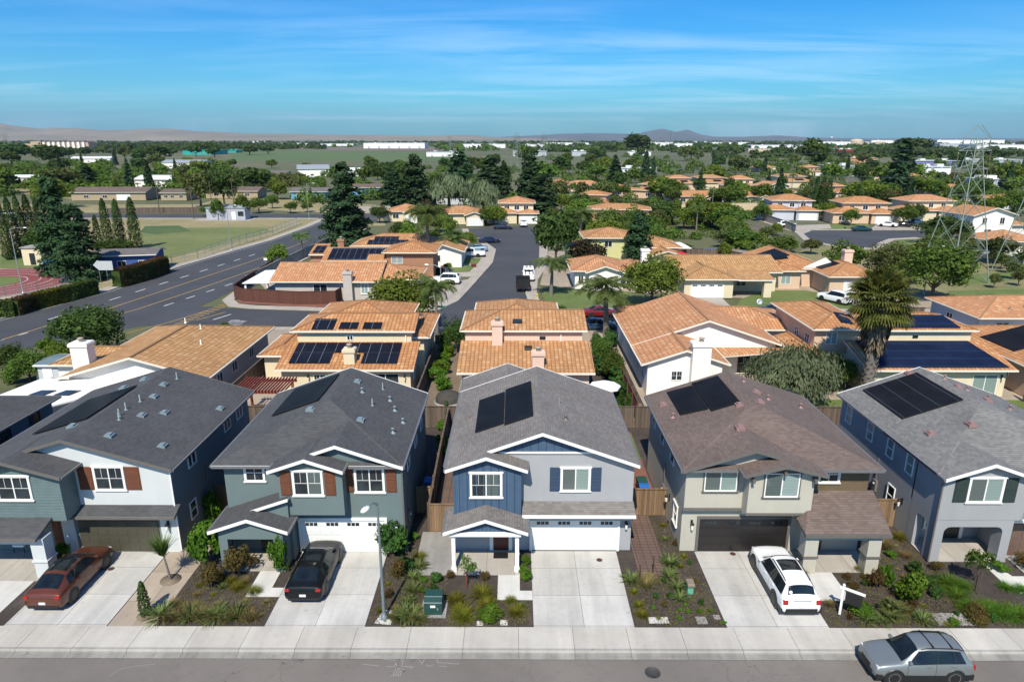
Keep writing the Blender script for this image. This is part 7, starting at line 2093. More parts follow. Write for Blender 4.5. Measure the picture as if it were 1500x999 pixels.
# around the street lamp and the navy gabled house
bed('round', 577, 812, 44, 1.2, 'large round green shrub at the corner of the dark teal house'); bed('rust', 585, 843, 22, 1.2); bed('round', 596, 836, 20, 1.1)
for u, v, w in ((614, 832, 24), (606, 847, 22), (606, 866, 26), (598, 884, 24), (588, 908, 30), (602, 912, 32), (594, 897, 26), (612, 908, 22)): bed('strap', u, v, w)
for u, v, w in ((612, 914, 20), (610, 896, 18), (574, 905, 16)): bed('straw', u, v, w)
bed('tuft', 615, 817, 20); bed('round', 640, 851, 17); bed('round', 637, 868, 18, .9); bed('rust', 659, 846, 12, .9); bed('rust', 710, 847, 14, .8)
for u, v, w in ((668, 881, 28), (678, 916, 32), (676, 898, 28), (706, 873, 34), (714, 886, 26), (756, 899, 26), (748, 880, 16)): bed('tuft', u, v, w)
bed('mound', 718, 916, 32, .9, 'bright green mound plant beside the pavement'); bed('bright', 771, 848, 16, 1.1); bed('bright', 770, 826, 14, 1.1); bed('bright', 766, 838, 12, .9)
# between the middle driveway and the greige one
for u, v, w in ((924, 851, 26), (981, 826, 26), (981, 845, 22), (992, 862, 24), (996, 878, 22)): bed('strap', u, v, w)
for u, v, w in ((946, 858, 26), (952, 850, 18)): bed('straw', u, v, w, 1.2)
for u, v, w in ((936, 887, 16), (940, 902, 20), (929, 868, 13)): bed('tuft', u, v, w)
for u, v, w in ((1008, 896, 10), (995, 906, 10), (1025, 896, 9), (1041, 895, 9), (1004, 886, 8), (957, 890, 8), (1060, 912, 8), (996, 893, 8)): bed('bright', u, v, w, .5)
# between the greige driveway and the arched porch
bed('mound', 1258, 899, 30, .9, 'light green mound plant beside the white sign post'); bed('bright', 1332, 880, 36, 1.3, 'largest green shrub right of the white sign post')
for u, v, w in ((1274, 915, 28), (1356, 915, 28), (1293, 912, 24)): bed('strap', u, v, w)
bed('rust', 1284, 862, 20, 1.4); bed('bright', 1298, 860, 20, 1.8); bed('round', 1340, 840, 20); bed('round', 1354, 858, 20); bed('round', 1369, 874, 20); bed('rust', 1373, 835, 18, .8)
for u, v, w in ((1388, 856, 34), (1402, 874, 32), (1424, 894, 36), (1440, 898, 34), (1466, 902, 36), (1490, 902, 38), (1408, 860, 28), (1450, 892, 30)): bed('orn', u, v, w, .8)
bed('brownmound', 1444, 919, 34, .8, 'brown mound plant at the pavement near the concrete pad'); bed('tuft', 1260, 835, 16); bed('bright', 1462, 836, 22, .7); bed('orn', 1474, 862, 22); bed('orn', 1496, 866, 22)
bed('straw', 1296, 803, 24, 1.2); bed('straw', 1326, 815, 20, .8); bed('tuft', 1316, 788, 22); bed('rust', 1322, 900, 24, .8); bed('straw', 1310, 870, 16, 1.0); bed('bright', 1400, 916, 14, .6); bed('tuft', 1392, 918, 12, .6)
bed('tuft', 1172, 842, 22, .9, 'yellow green clump between the white car and the porch pillar')
for u, v, w in ((1500, 830, 30), (1250, 860, 14), (1240, 846, 12), (1270, 848, 14), (1286, 838, 16)): bed('rust', u, v, w, .6)
# small fan palm by the pavement
def d_babyfan(root):
 V, F = fan_palm_crown(71, 15, .45, .75, .15, 1.3); raw_mesh('fronds', V + np.array([0, 0, .35]), F, L_STRAP, root)
x, y = at(1312, 912); plant(('babyfan', 0), 'fan_palm', d_babyfan, '', x, y + .35, .85, cat='palm', label='low young fan palm at the pavement right of the sign post')
# slim garden conifer and the bushy-headed sapling on the side path
def d_mini(root): raw_mesh('foliage', *crown_column(1.9, .26, 1500, .055, 5), L_CYP, root); mb = MB(); mb.tube([(0, 0, 0), (0, 0, .5)], .03, 6); mb.build('trunk', M['bark'], root); q = MB(); q.lathe([(.42, 0), (.42, .02), (0, .03)], n=16); q.build('soil_ring', M['soil'], root)
x, y = at(214, 901); plant(('mini', 0), 'cypress_tree', d_mini, '', x, y, 1.0, label='thin waist high cypress set in the tan side path', cat='tree')
def d_head(root):
 mb = MB(); mb.tube([(0, 0, 0), (-.06, 0, .6), (-.16, .02, 1.35)], [.06, .045, .035], 7); mb.build('trunk', M['palmbark'], root)
 v, q = grass_blades(33, 150, 1.0, .35, .016, .75, .45); raw_mesh('crown', v + np.array([-.16, 0, 1.3]), q, L_MID, root); q = MB(); q.lathe([(.45, 0), (.45, .02), (0, .03)], n=16); q.build('soil_ring', M['soil'], root)
x, y = at(250, 849); plant(('head', 0), 'young_palm', d_head, '', x, y, 1.15, rz=0, label='young tufted palm like plant in the tan side path', cat='palm')
# staked saplings
def d_sap(seed, leafn=700):
 def f(root):
  mb = trunk_mb(1.6, .03, .015, seed, 5, .55, .5); mb.build('trunk', M['bark'], root)
  raw_mesh('crown', *crown_blob(.75, .75, .75, 1.75, 14, leafn, .075, seed, .9, (.22, .4)), L_MID, root)
  for sg in (-1, 1):
   q = MB(); q.tube([(sg*.35, .05, 0), (sg*.35, .05, 1.3)], .025, 6); q.build('stake', M['redwood'] if leafn < 500 else M['bark'], root)
 return f
x, y = at(1428, 864); plant(('sap', 1), 'young_tree', d_sap(12), '', x, y, 1.0, label='staked young tree before the arched porch')
x, y = at(685, 854); plant(('sap', 2), 'young_tree', d_sap(15, 380), '', x, y, (.85, .85, .72), label='thin young tree before the white porch posts')
# hedge plants and shrubs of the lanes and back gardens
BACK = 'shrubs of the back gardens'
def back(k, u, v, wpx, hk=1.0, label=None):
 name, mk, cat, ph, w0 = PK[k]; x, y = at(u, v); zc = y*math.cos(PITCH) + CAM_H*math.sin(PITCH); s_ = wpx*zc/1000/w0; var = rnd.randrange(3)
 return plant((k, var), name, mk(var), ph, x, y, (s_, s_, s_*hk), cat=cat, group=BACK, z=-.05, label=label)
for u, v, w in ((645, 548, 30), (640, 560, 32), (648, 570, 28), (650, 535, 26), (655, 522, 24), (652, 508, 24), (660, 500, 28)): back('bright', u, v, w, .9)
for u, v, w in ((880, 520, 30), (890, 534, 34), (884, 550, 34), (898, 548, 30), (905, 566, 32), (910, 580, 30), (893, 508, 28), (872, 508, 24), (899, 600, 26), (908, 594, 24)): back('round', u, v, w, 1.0)
for u, v, w in ((649, 615, 16), (648, 632, 18), (648, 655, 20), (650, 672, 18)): back('bright', u, v, w, 1.3)
back('strap', 647, 626, 18); back('round', 924, 598, 22, 1.3); back('round', 1033, 560, 38, .8)
x, y = at(655, 625); plant(('mini', 0), 'cypress_tree', d_mini, '', x, y, (1.2, 1.2, 1.15), label='narrow dark cypress in the lane left of the navy gabled house', cat='tree')
for u, v, w in ((792, 468, 30), (815, 470, 34), (800, 466, 26)): back('round', u, v, w, .8)
for u, v, w in ((300, 505, 24), (330, 490, 22), (420, 590, 20), (440, 583, 20), (60, 545, 30), (100, 540, 26), (110, 525, 30), (20, 560, 30), (75, 520, 30), (130, 540, 24)): back('bright', u, v, w, 1.0)
# ---------------------------------------------------------------- the tall fan palm
def d_tallfan(root):
 mb = MB(); H_ = 9.2
 mb.tube([(0, 0, -.2), (-.05, 0, 2), (-.1, 0, 5.5), (-.05, 0, H_)], [.5, .44, .40, .38], 12)
 for k in range(70):
  a = k*2.39996; z = .2 + k*.06; q = Vector((math.cos(a), math.sin(a), 0)); mb.beam(Vector((-.04, 0, z)) + q*.40, Vector((-.04, 0, z + .28)) + q*.53, .18, .04)
 mb.build('trunk', M['palmbark'], root)
 v, q = hanging_skirt(9, 3.9, 1.35, 2600); raw_mesh('dead_skirt', v + np.array([-.05, 0, H_ + .1]), q, L_DEAD, root)
 V, F = fan_palm_crown(4, 96, 1.75, 1.5, -.8, 1.35); raw_mesh('crown', V + np.array([-.05, 0, H_ + .35]), F, m_leaf('fan_palm_leaf', (.075, .095, .022), (.13, .15, .038), (.22, .22, .07)), root)
 V, F = fan_palm_crown(8, 30, 1.5, 1.35, -1.25, -.3); raw_mesh('yellowing_fronds', V + np.array([-.05, 0, H_ + .1]), F, m_leaf('yellowing_leaf', (.10, .10, .035), (.17, .15, .06), (.24, .20, .09)), root)
x, y = 29.9, 54.4; plant(('tallfan', 0), 'fan_palm', d_tallfan, '', x, y, 1.0, rz=0, label='tall fan palm with a skirt of dead fronds', cat='palm')
# ---------------------------------------------------------------- street furniture and things about the gardens
def street_lamp(label, x, y, h, arm, rz=0, mat=None, z=0, luminaire=True, group='street lamps'):
 mat = mat or M['polegrey']
 root = empty('street_lamp', (0, 0, 0)); tag(root, label, 'street lamp', group)
 q = MB(); q.lathe([(.17, 0), (.17, .18), (.11, .22), (.095, .4)], n=12); q.tube([(0, 0, .3), (0, 0, h)], [.08, .045], 12); q.build('pole', mat, root)
 q = MB(); q.tube([(0, 0, h - .15), (arm*.4, 0, h + .12), (arm, 0, h + .15)], [.04, .035, .03], 8); q.build('arm', mat, root)
 q = MB(); q.lathe([(.02, .1), (.14, .07), (.2, 0), (.17, -.05), (0, -.06)], (0, 0, 0), 12); o = q.build('lamp_head', M['lamp_lens'], root)
 o.data.transform(Matrix.Translation((arm + .22, 0, h + .13)) @ Matrix.Diagonal((1.6, .8, 1, 1)))
 root.location = (x, y, z); root.rotation_euler = (0, 0, rz); return root
x, y = at(563, 905); street_lamp('slender grey street lamp at the edge of the middle gardens', x, y, 6.25, .7, math.radians(248), z=-.02)
x, y = at(34, 430); street_lamp('silver lamp post beside the red running track', x, y, 9.6, 2.2, -.1, M['galv'])
x, y = at(339, 367); street_lamp('silver lamp post at the wire fence along the boulevard', x, y, 9.0, 1.6, 0, M['galv'])
x, y = at(453, 322); street_lamp('silver lamp post at the corner of the far cross road', x, y, 10, 1.8, 0, M['galv'])
x, y = at(1353, 432); street_lamp('grey lamp post leaning out over the park lawn', x, y, 7.0, 1.6, .2, M['galv'])
x, y = at(1042, 318); street_lamp('grey lamp post on the side road before the cream wall', x, y, 8.0, 1.6, PI, M['galv'])
x, y = at(1238, 292); street_lamp('grey lamp post beside the far street right of the slim cypresses', x, y, 8.5, 1.6, 0, M['galv'])
x, y = at(1165, 341); street_lamp('grey lamp post at the court before the pale blue house', x, y, 7.5, 1.4, 0, M['galv'])
x, y = at(648, 480); street_lamp('lamp post with street name signs at the mouth of the cul-de-sac', x, y, 7.6, 1.6, PI*.9, M['galv'], z=-.1)
sg_ = MB(); sg_.box(x - .5, x + .5, y - .02, y + .02, 2.5, 2.72); sg_.box(x - .02, x + .02, y - .5, y + .5, 2.75, 2.97); tag(sg_.build('street_name_sign', M['signgreen']), 'green street name blades on the lamp post by the cul-de-sac', 'street sign')
# transformer box
def ubox():
 x, y = at(636, 893); root = empty('utility_box', (x, y, 0)); tag(root, 'dark green transformer box on a concrete pad in the mulch', 'utility box')
 q = MB(); q.box(x - .62, x + .62, y - .55, y + .65, -.03, .06); q.build('pad', M['oldpad'], root)
 q = MB(); q.prism([(y - .45, .06), (y + .5, .06), (y + .5, .82), (y - .12, .86), (y - .45, .74)], 'x', x - .43, x + .43); o = q.build('cabinet', M['utility_green'], root, bevel=.015)
 q = MB(); q.box(x - .435, x + .435, y - .46, y - .43, .72, .76); q.box(x - .435, x + .435, y - .14, y - .11, .855, .875); q.build('edge_strip', M['galv'], o)
 q = MB(); q.box(x - .12, x + .12, y - .465, y - .452, .48, .60); q.build('warning_plate', M['white'], o)
 q = MB(); q.box(x + .2, x + .26, y - .48, y - .452, .35, .45); q.build('latch', M['galv'], o)
ubox()
x, y = at(1010, 866); r = empty('cable_pedestal', (x, y, 0)); tag(r, 'mint green cable pedestal with a faded brown lid', 'cable pedestal')
q = MB(); q.box(x - .15, x + .15, y - .2, y + .2, -.05, .42); q.build('base', M['pedestal_green'], r, bevel=.03); q = MB(); q.box(x - .19, x + .19, y - .3, y + .24, .42, .62); q.build('lid', M['pedestal_top'], r, bevel=.05)
# yard sign
x, y = at(1230, 899); r = empty('yard_sign', (x, y, 0)); tag(r, 'white yard sign post with a hanging dark board', 'sign post')
Mx = Matrix.Translation((x, y, 0)) @ Matrix.Rotation(math.radians(-38), 4, 'Z')
q = MB(Mx); q.box(-.05, .05, -.05, .05, 0, 1.65); q.lathe([(.07, 0), (.0, .08)], (0, 0, 1.65), 4); q.build('post', M['white'], r)
q = MB(Mx); q.box(-.15, .95, -.04, .04, 1.42, 1.52); q.build('arm', M['white'], r)
q = MB(Mx); q.box(.12, .86, -.012, .012, .72, 1.32); q.build('sign_board', M['black'], r)
for dx in (.2, .78):
 q = MB(Mx); q.tube([(dx, 0, 1.32), (dx, 0, 1.43)], .01, 5); q.build('hook', M['black'], r)
for i, (u, v) in enumerate(((936, 856), (956, 842))):
 x, y = at(u, v); q = MB(); q.tube([(x, y, -.05), (x + .02, y, .55), (x, y, 1.15)], .03, 6); tag(q.build('garden_stake', M['rust']), ('rusty garden stake nearer the middle driveway' if i == 0 else 'rusty garden stake farther from the middle driveway'), 'stake', 'rusty stakes')
# wheelie bins
def bin_(label, x, y, rz, body, lid):
 root = empty('wheelie_bin'); tag(root, label, 'bin', 'wheelie bins beside the houses')
 q = MB(); q.add([(-.24, -.3, .08), (.24, -.3, .08), (.24, .3, .08), (-.24, .3, .08), (-.3, -.38, .95), (.3, -.38, .95), (.3, .36, .95), (-.3, .36, .95)], [(0, 3, 2, 1), (4, 5, 6, 7), (0, 1, 5, 4), (1, 2, 6, 5), (2, 3, 7, 6), (3, 0, 4, 7)]); q.build('body', body, root, bevel=.02)
 q = MB(); q.prism([(-.42, .96), (.40, .96), (.40, 1.0), (.1, 1.07), (-.42, 1.0)], 'x', -.32, .32); q.build('lid', lid, root)
 for s_ in (-1, 1): q = MB(Matrix.Translation((s_*.26, .3, .12)) @ Matrix.Rotation(PI/2, 4, 'Y')); q.lathe([(0, -.03), (.12, -.03), (.12, .03), (0, .03)], n=12); q.build('wheel', M['rubber'], root)
 q = MB(); q.tube([(-.26, .42, .98), (.26, .42, .98)], .02, 6); q.build('handle', body, root)
 root.location = (x, y, 0); root.rotation_euler = (0, 0, rz)
bin_('black bin nearest the board fence beside the greige house', 8.25, 37.9, .1, M['black_bin'], M['black_bin'])
bin_('bin with a blue lid behind the black one by the greige house', 8.2, 38.8, -.05, M['blue_bin'], M['blue_bin'])
bin_('dark green bin farthest from the fence by the greige house', 8.2, 39.7, .05, M['green_bin'], M['green_bin'])
bin_('black bin in the shade beside the dark teal house', -5.5, 38.6, .1, M['black_bin'], M['black_bin'])
bin_('bin with a blue lid in the shade beside the dark teal house', -5.5, 39.6, 0, M['blue_bin'], M['blue_bin'])
# pergola
def pergola():
 root = empty('pergola', (-20.5, 50, 0)); tag(root, 'red stained timber pergola behind the pale house', 'pergola')
 x0, x1, y0, y1, h_ = -22.8, -18.4, 51.2, 54.6, 2.35
 for x in (x0 + .4, x1 - .4):
  for y in (y0 + .3, y1 - .3): q = MB(); q.box(x - .09, x + .09, y - .09, y + .09, -.05, h_); q.build('post', M['redwood'], root)
 for y in (y0 + .3, y1 - .3): q = MB(); q.box(x0, x1, y - .06, y + .06, h_, h_ + .2); q.build('beam', M['redwood'], root)
 for k in range(17): x = x0 + .15 + k*.26; q = MB(); q.box(x - .035, x + .035, y0, y1, h_ + .2, h_ + .34); q.build('rafter', M['redwood'], root)
pergola()
sheet('deck', rect(-22.6, -18.6, 51.0, 54.8), .06, M['fence_red'], .1)
# white parasol, covered fire pit, garden shed
x, y = at(886, 562, 2.2); r = empty('parasol', (x, y, 0)); tag(r, 'white garden parasol beside the white broad gabled house', 'parasol')
q = MB(); q.tube([(x, y, -.05), (x, y, 2.35)], .03, 8); q.build('pole', M['galv'], r); q = MB(); q.lathe([(0, 2.42), (.5, 2.33), (1.35, 2.02), (1.36, 1.9), (1.33, 1.9), (.5, 2.27), (0, 2.36)], (x, y, 0), 8, sm=False); q.build('canopy', M['sky_white'], r)
x, y = at(657, 588); r = empty('covered_firepit', (x, y, 0)); tag(r, 'round fire pit under a black cover behind the lane fence', 'fire pit'); q = MB(); q.lathe([(1.15, -.05), (1.12, .4), (.95, .7), (.5, .92), (0, 1.0)], (x, y, 0), 20); q.build('cover', m_plain('fire_pit_cover', (.045, .04, .034), .9, var=.4), r); q = MB(); q.lathe([(1.3, -.05), (1.3, .08), (1.14, .1)], (x, y, 0), 20); q.build('stone_ring', M['oldpad'], r)
x, y = at(82, 566); h = House('garden_shed', 'pale grey garden shed with a blue grey roof', 'shed', (x, y, 0), m_plain('shed_roof', (.12, .17, .19), .7), M['white'], C_LILAC); h.mass((x - 1.4, x + 1.6, y, y + 3), (x - 1.6, x + 1.8, y - .2, y + 3.2), 0, 2.15, .12, axis='x'); h.door(x - .5, y, .9, 1.8, M['white']); h.finish()
x2, y2 = at(66, 560); r = empty('air_conditioner', (x2, y2, 0)); tag(r, 'grey outdoor cooling unit beside the garden shed', 'cooling unit'); q = MB(); q.box(x2 - .45, x2 + .45, y2 - .4, y2 + .4, 0, .8); q.build('casing', M['galv'], r, bevel=.04); q = MB(); q.lathe([(.34, .8), (.34, .83), (.05, .84), (0, .84)], (x2, y2, 0), 16); q.build('fan_grille', M['black'], r)
# satellite dish, hydrants, signs
def dish():
 x, y = at(1112, 446, 3.2); r = empty('satellite_dish', (x, y, 3.0)); tag(r, 'grey satellite dish above the tile roof by the charcoal sedan', 'satellite dish')
 q = MB(); q.tube([(x, y, 2.6), (x, y, 3.4)], .03, 6); q.build('mast', M['galv'], r)
 q = MB(Matrix.Translation((x, y - .05, 3.5)) @ Matrix.Rotation(math.radians(70), 4, 'X')); q.lathe([(0, 0), (.2, .02), (.38, .08), (.38, .1), (.2, .04), (0, .02)], n=18); q.build('reflector', M['galv'], r)
dish()
def hydrant(label, u, v):
 x, y = at(u, v); q = MB(); q.lathe([(.15, 0), (.15, .06), (.1, .08), (.1, .5), (.14, .52), (.14, .58), (.08, .7), (.03, .76), (0, .77)], (x, y, -.03), 12); q.tube([(x - .2, y, .42), (x + .2, y, .42)], .06, 8); tag(q.build('fire_hydrant', M['yellow_paint']), label, 'fire hydrant', 'yellow hydrants')
hydrant('yellow hydrant on the round lawn by the black box trailer', 787, 437); hydrant('yellow hydrant beside the hedges of the boulevard', 167, 417)
def sign(label, u, v, h_, w_, shape, mat, back=True):
 x, y = at(u, v); r = empty('road_sign', (x, y, 0)); tag(r, label, 'road sign', 'road signs along the boulevard')
 q = MB(); q.tube([(x, y, -.1), (x, y, h_)], .035, 6); q.build('post', M['galv'], r)
 if shape == 'diamond': P_ = [(x, h_), (x + w_, h_ + w_), (x, h_ + 2*w_), (x - w_, h_ + w_)]
 elif shape == 'octagon': P_ = [(x + w_*math.cos(PI/8 + k*PI/4), h_ + w_ + w_*math.sin(PI/8 + k*PI/4)) for k in range(8)]
 else: P_ = [(x - w_, h_), (x + w_, h_), (x + w_, h_ + w_*1.3), (x - w_, h_ + w_*1.3)]
 q = MB(); q.prism(P_, 'y', y - .06, y - .04); q.build('sign_plate', mat, r)
sign('silver backed diamond sign in the gap of the hedges', 150, 424, 3.0, .75, 'diamond', M['signback']); sign('broad silver backed board sign in the gap of the hedges', 160, 420, 2.6, 1.1, 'square', M['signback'])
sign('small white sign on the boulevard behind the low grey house', 391, 400, 2.2, .3, 'square', M['white']); sign('red stop sign at the far cross road by the redwood', 560, 317, 2.2, .45, 'octagon', M['red'])
x, y = at(76, 401); r = empty('storage_container', (x, y, 0)); tag(r, 'blue storage container beneath the dark conifer', 'container'); q = MB(); q.box(x - 1.3, x + 2.4, y, y + 2.4, -.1, 1.9)
for k in range(10): q.box(x - 1.25 + k*.38, x - 1.1 + k*.38, y - .04, y, 0, 1.8)
q.build('body', m_plain('bright_blue_steel', (.02, .16, .38), .5), r)
x, y = at(48, 388); r = empty('storage_hut', (x, y, 0)); tag(r, 'small pale block hut on the grass by the cypresses', 'hut'); q = MB(); q.box(x - 1.6, x + 1.8, y, y + 3, -.1, 3.0); q.build('wall', C_CREAM, r); q = MB(); q.box(x - 1.8, x + 2.0, y - .2, y + 3.2, 3.0, 3.2); q.build('roof', M['oldpad'], r); q = MB(); q.box(x - .3, x + .7, y - .04, y, .0, 2.1); q.build('door', M['door_dark'], r)
# metal cabin by the cross road
x, y = at(334, 322); r = empty('metal_cabin', (x, y, 0)); tag(r, 'windowed grey metal cabin on a concrete pad at the cross road', 'cabin')
MC = m_siding('ribbed_grey_metal', (.36, .37, .42), .3, True)
q = MB(); q.box(x - 6, x + 5, y, y + 4, -.05, 3.2); q.build('wall', MC, r); q = MB(); q.box(x - 6.2, x + 5.2, y - .2, y + 4.2, 3.2, 3.4)
for k in range(4): q.box(x - 5 + k*2.6, x - 3.6 + k*2.6, y + .6, y + 2.2, 3.4, 4.0)
q.build('roof', M['galv'], r); q = MB(); q.box(x + 1.2, x + 2.3, y - .05, y, .0, 2.2); q.build('door', M['white'], r); q = MB(); q.box(x + 3.0, x + 4.6, y - .05, y, 1.0, 2.3); q.build('window', M['glass'], r)
sheet('cabin_pad', rect(x - 9, x + 7, y - 2.5, y + 5), -.09, M['apron'])
# pool garden behind the lime house
x, y = at(1040, 374); r = empty('paddling_pool', (x, y, 0)); tag(r, 'bright blue and white paddling pool set behind the red canopy', 'paddling pool'); q = MB(); q.lathe([(0, .3), (2.6, .3), (2.6, .9), (2.8, .9), (2.8, 0)], (x, y, 0), 20); q.build('wall', m_plain('pool_blue', (.05, .25, .65), .4), r); q = MB(); q.lathe([(2.58, .78), (0, .78)], (x, y, 0), 20); q.build('water', m_plain('pool_water', (.10, .45, .60), .05), r)
for k, (dx, c) in enumerate(((-4.2, (.6, .6, .65)), (3.8, (.55, .2, .35)), (4.8, (.15, .3, .7)))):
 q = MB(); q.lathe([(0, 0), (.7, .1), (.9, .6), (.7, 1.1), (0, 1.25)], (x + dx, y - .4, 0), 12); tag(q.build('inflatable_toy', m_plain('toy_vinyl', c, .35)), ('white', 'pink', 'blue')[k] + ' inflatable toy beside the paddling pool', 'inflatable toy')
x, y = at(996, 374, 2.4); r = empty('red_canopy', (x, y, 0)); tag(r, 'red garden canopy left of the paddling pool', 'canopy'); q = MB(); q.add([(x - 2, y - 2, 2.3), (x + 2, y - 2, 2.3), (x + 2, y + 2, 2.3), (x - 2, y + 2, 2.3), (x, y, 3.2)], [(0, 1, 4), (1, 2, 4), (2, 3, 4), (3, 0, 4), (3, 2, 1, 0)]); q.build('cloth', M['red'], r)
for sx in (-1, 1):
 for sy in (-1, 1): q = MB(); q.tube([(x + sx*1.9, y + sy*1.9, 0), (x + sx*1.9, y + sy*1.9, 2.3)], .04, 6); q.build('leg', M['galv'], r)
x, y = at(990, 362, 2.5); r = empty('garden_gazebo', (x, y, 0)); tag(r, 'white roofed gazebo behind the red canopy', 'gazebo'); q = MB(); q.add([(x - 2.6, y - 2, 2.5), (x + 2.6, y - 2, 2.5), (x + 2.6, y + 2, 2.5), (x - 2.6, y + 2, 2.5), (x - .8, y, 3.4), (x + .8, y, 3.4)], [(0, 1, 5, 4), (1, 2, 5), (2, 3, 4, 5), (3, 0, 4), (3, 2, 1, 0)]); q.build('roof', M['lamp_lens'], r)
for sx in (-1, 1):
 for sy in (-1, 1): q = MB(); q.tube([(x + sx*2.4, y + sy*1.8, 0), (x + sx*2.4, y + sy*1.8, 2.5)], .06, 6); q.build('leg', M['black'], r)
# pots and a low red brick planter by the bend of the cul-de-sac
for i, (u, v) in enumerate(((650, 394), (694, 391))):
 x, y = at(u, v); q = MB(); q.lathe([(.35, 0), (.5, .5), (.55, .55), (.4, .57), (0, .5)], (x, y, 0), 12); tag(q.build('planter', M['redwood']), ('red planter nearer the white off-roader at the bend', 'red planter nearer the cul-de-sac asphalt at the bend')[i], 'planter', 'red planters')
# porch chair and doormat of the front houses
x, y = at(34, 806); r = empty('porch_chair', (x, y, 0)); tag(r, 'white cushioned porch chair beside the pale house', 'chair')
q = MB(); q.box(x - .32, x + .32, y - .3, y + .3, .4, .52); q.build('seat', M['sky_white'], r, bevel=.03); q = MB(); q.box(x - .32, x + .32, y + .26, y + .36, .52, 1.0); q.build('backrest', M['galv'], r)
for sx in (-1, 1):
 for sy in (-1, 1): q = MB(); q.tube([(x + sx*.28, y + sy*.26, .02), (x + sx*.28, y + sy*.26, .4)], .02, 6); q.build('leg', M['black'], r)
mb = MB(); mb.box(-1.15, -.35, 32.45, 33.0, .021, .035); tag(mb.build('doormat', M['black']), 'black doormat before the oxblood front door', 'doormat')
# weeds and loose bark over the planting beds
def litter(name, mat, n, size, zone, seed, flat, label):
 rs = np.random.RandomState(seed); P_ = []
 for x0, x1, y0, y1, k in zone: P_.append(np.stack([rs.uniform(x0, x1, int(n*k)), rs.uniform(y0, y1, int(n*k)), rs.uniform(-.025, .03 if flat else .06, int(n*k))], 1))
 p = np.concatenate(P_); nr = unit(len(p), rs); nr[:, 2] = np.abs(nr[:, 2]) + (1.2 if flat else .2); nr /= np.linalg.norm(nr, axis=1)[:, None]
 v, q = leaf_quads(p, nr, size, .45, rs); tag(raw_mesh(name, v, q, mat), label, None, None, 'stuff')
BEDS = [(-16.9, -13.6, 27.1, 31.0, .14), (-13.4, -11.9, 27.1, 29.1, .05), (-6.95, -5.45, 27.1, 35, .15), (-5.4, -3.4, 27.1, 30.9, .1), (-3.3, .8, 27.1, 28.9, .12), (5.75, 9.9, 27.1, 31.0, .22), (8.2, 9.9, 31, 36.5, .08), (14.9, 25.5, 27.1, 29, .3), (19.6, 22.3, 29, 35, .15), (16.9, 22.3, 29, 31, .12)]
litter('bark_chips', m_plain('grey_bark_chip', (.10, .083, .072), .9, var=.6, sc_=9), 9000, .035, BEDS, 1, True, 'loose bark chips on the planting beds')
litter('weeds', L_YEL, 5200, .05, BEDS, 2, False, 'low weeds and seedlings in the planting beds')
litter('dry_litter', L_STRAW, 2200, .04, BEDS, 3, True, 'dry leaf litter in the planting beds')
r_ = random.Random(5); put = [(o.location.x, o.location.y) for o, *_ in TREES if o.get('group') == BED]
for x0, x1, y0, y1, k in BEDS:
 for _ in range(int(150*k)):
  x, y = r_.uniform(x0 + .3, x1 - .3), r_.uniform(y0 + .4, max(y0 + .5, y1 - .3))
  if any((x - a)**2 + (y - b)**2 < .5**2 for a, b in put): continue
  put.append((x, y)); kk = r_.choice(['tuft', 'tuft', 'straw', 'round', 'rust', 'bright', 'strap']); name, mk, cat, ph, w0 = PK[kk]; var = r_.randrange(3); s_ = r_.uniform(.28, .62)
  plant((kk, var), name, mk(var), ph, x, y, (s_, s_, s_*r_.uniform(.7, 1.2)), cat=cat, group=BED, z=-.03)
# ---------------------------------------------------------------- lattice towers, poles
def tower(label, x, y, rz=0.0, h=24.2, half=3.5):
 root = empty('lattice_tower'); tag(root, label, 'lattice tower', 'steel transmission towers')
 lv = [0, 5.2, 9.8, 13.6, 16.6, 19.2, 21.0, 22.3]
 hw = lambda z: half*(1 - z/22.3)**1.05*.9 + half*.1 + .12
 P_ = lambda k, z: Vector(((-1, 1, 1, -1)[k]*hw(z), (-1, -1, 1, 1)[k]*hw(z), z))
 for k in range(4):
  q = MB(); q.tube([P_(k, -.2 if z == 0 else z) for z in lv], [.085 - .004*i for i in range(len(lv))], 6); q.build('leg', M['lattice'], root)
 b = MB()
 for i in range(len(lv) - 1):
  z0, z1 = lv[i], lv[i + 1]
  for k in range(4):
   j = (k + 1) % 4
   if i % 2: b.beam(P_(k, z0), P_(j, z0), .05, .05)
   b.beam(P_(k, z0), P_(j, z1), .05, .05); b.beam(P_(j, z0), P_(k, z1), .05, .05)
 b.build('bracing', M['lattice'], root)
 for z, w in ((22.3, 2.5), (20.4, 3.0), (17.6, 3.0)):
  a = MB()
  for sy in (-.4, .4): a.beam((-w, sy*.3, z), (w, sy*.3, z), .08, .08); a.beam((-w, sy*.3, z), (0, sy, z + (h - 22.3 if z > 22 else .9)), .06, .06); a.beam((w, sy*.3, z), (0, sy, z + (h - 22.3 if z > 22 else .9)), .06, .06)
  o = a.build('cross_arm', M['lattice'], root)
  for s_ in (-1, 1):
   q = MB(); q.tube([(s_*w, 0, z), (s_*w, 0, z - .3)], .015, 5); q.lathe([(.05, 0), (.13, -.05), (.05, -.1), (.13, -.3), (.05, -.35), (.13, -.55), (.05, -.6), (.13, -.85), (.05, -.9), (.13, -1.1), (.04, -1.2)], (s_*w, 0, z - .3), 8); q.build('insulator', M['chrome'], o)
 root.location = (x, y, -.13); root.rotation_euler = (0, 0, rz)
 return root
t0 = tower('tall pale lattice transmission tower over the park lawn', 71.6, 110.5, .22)
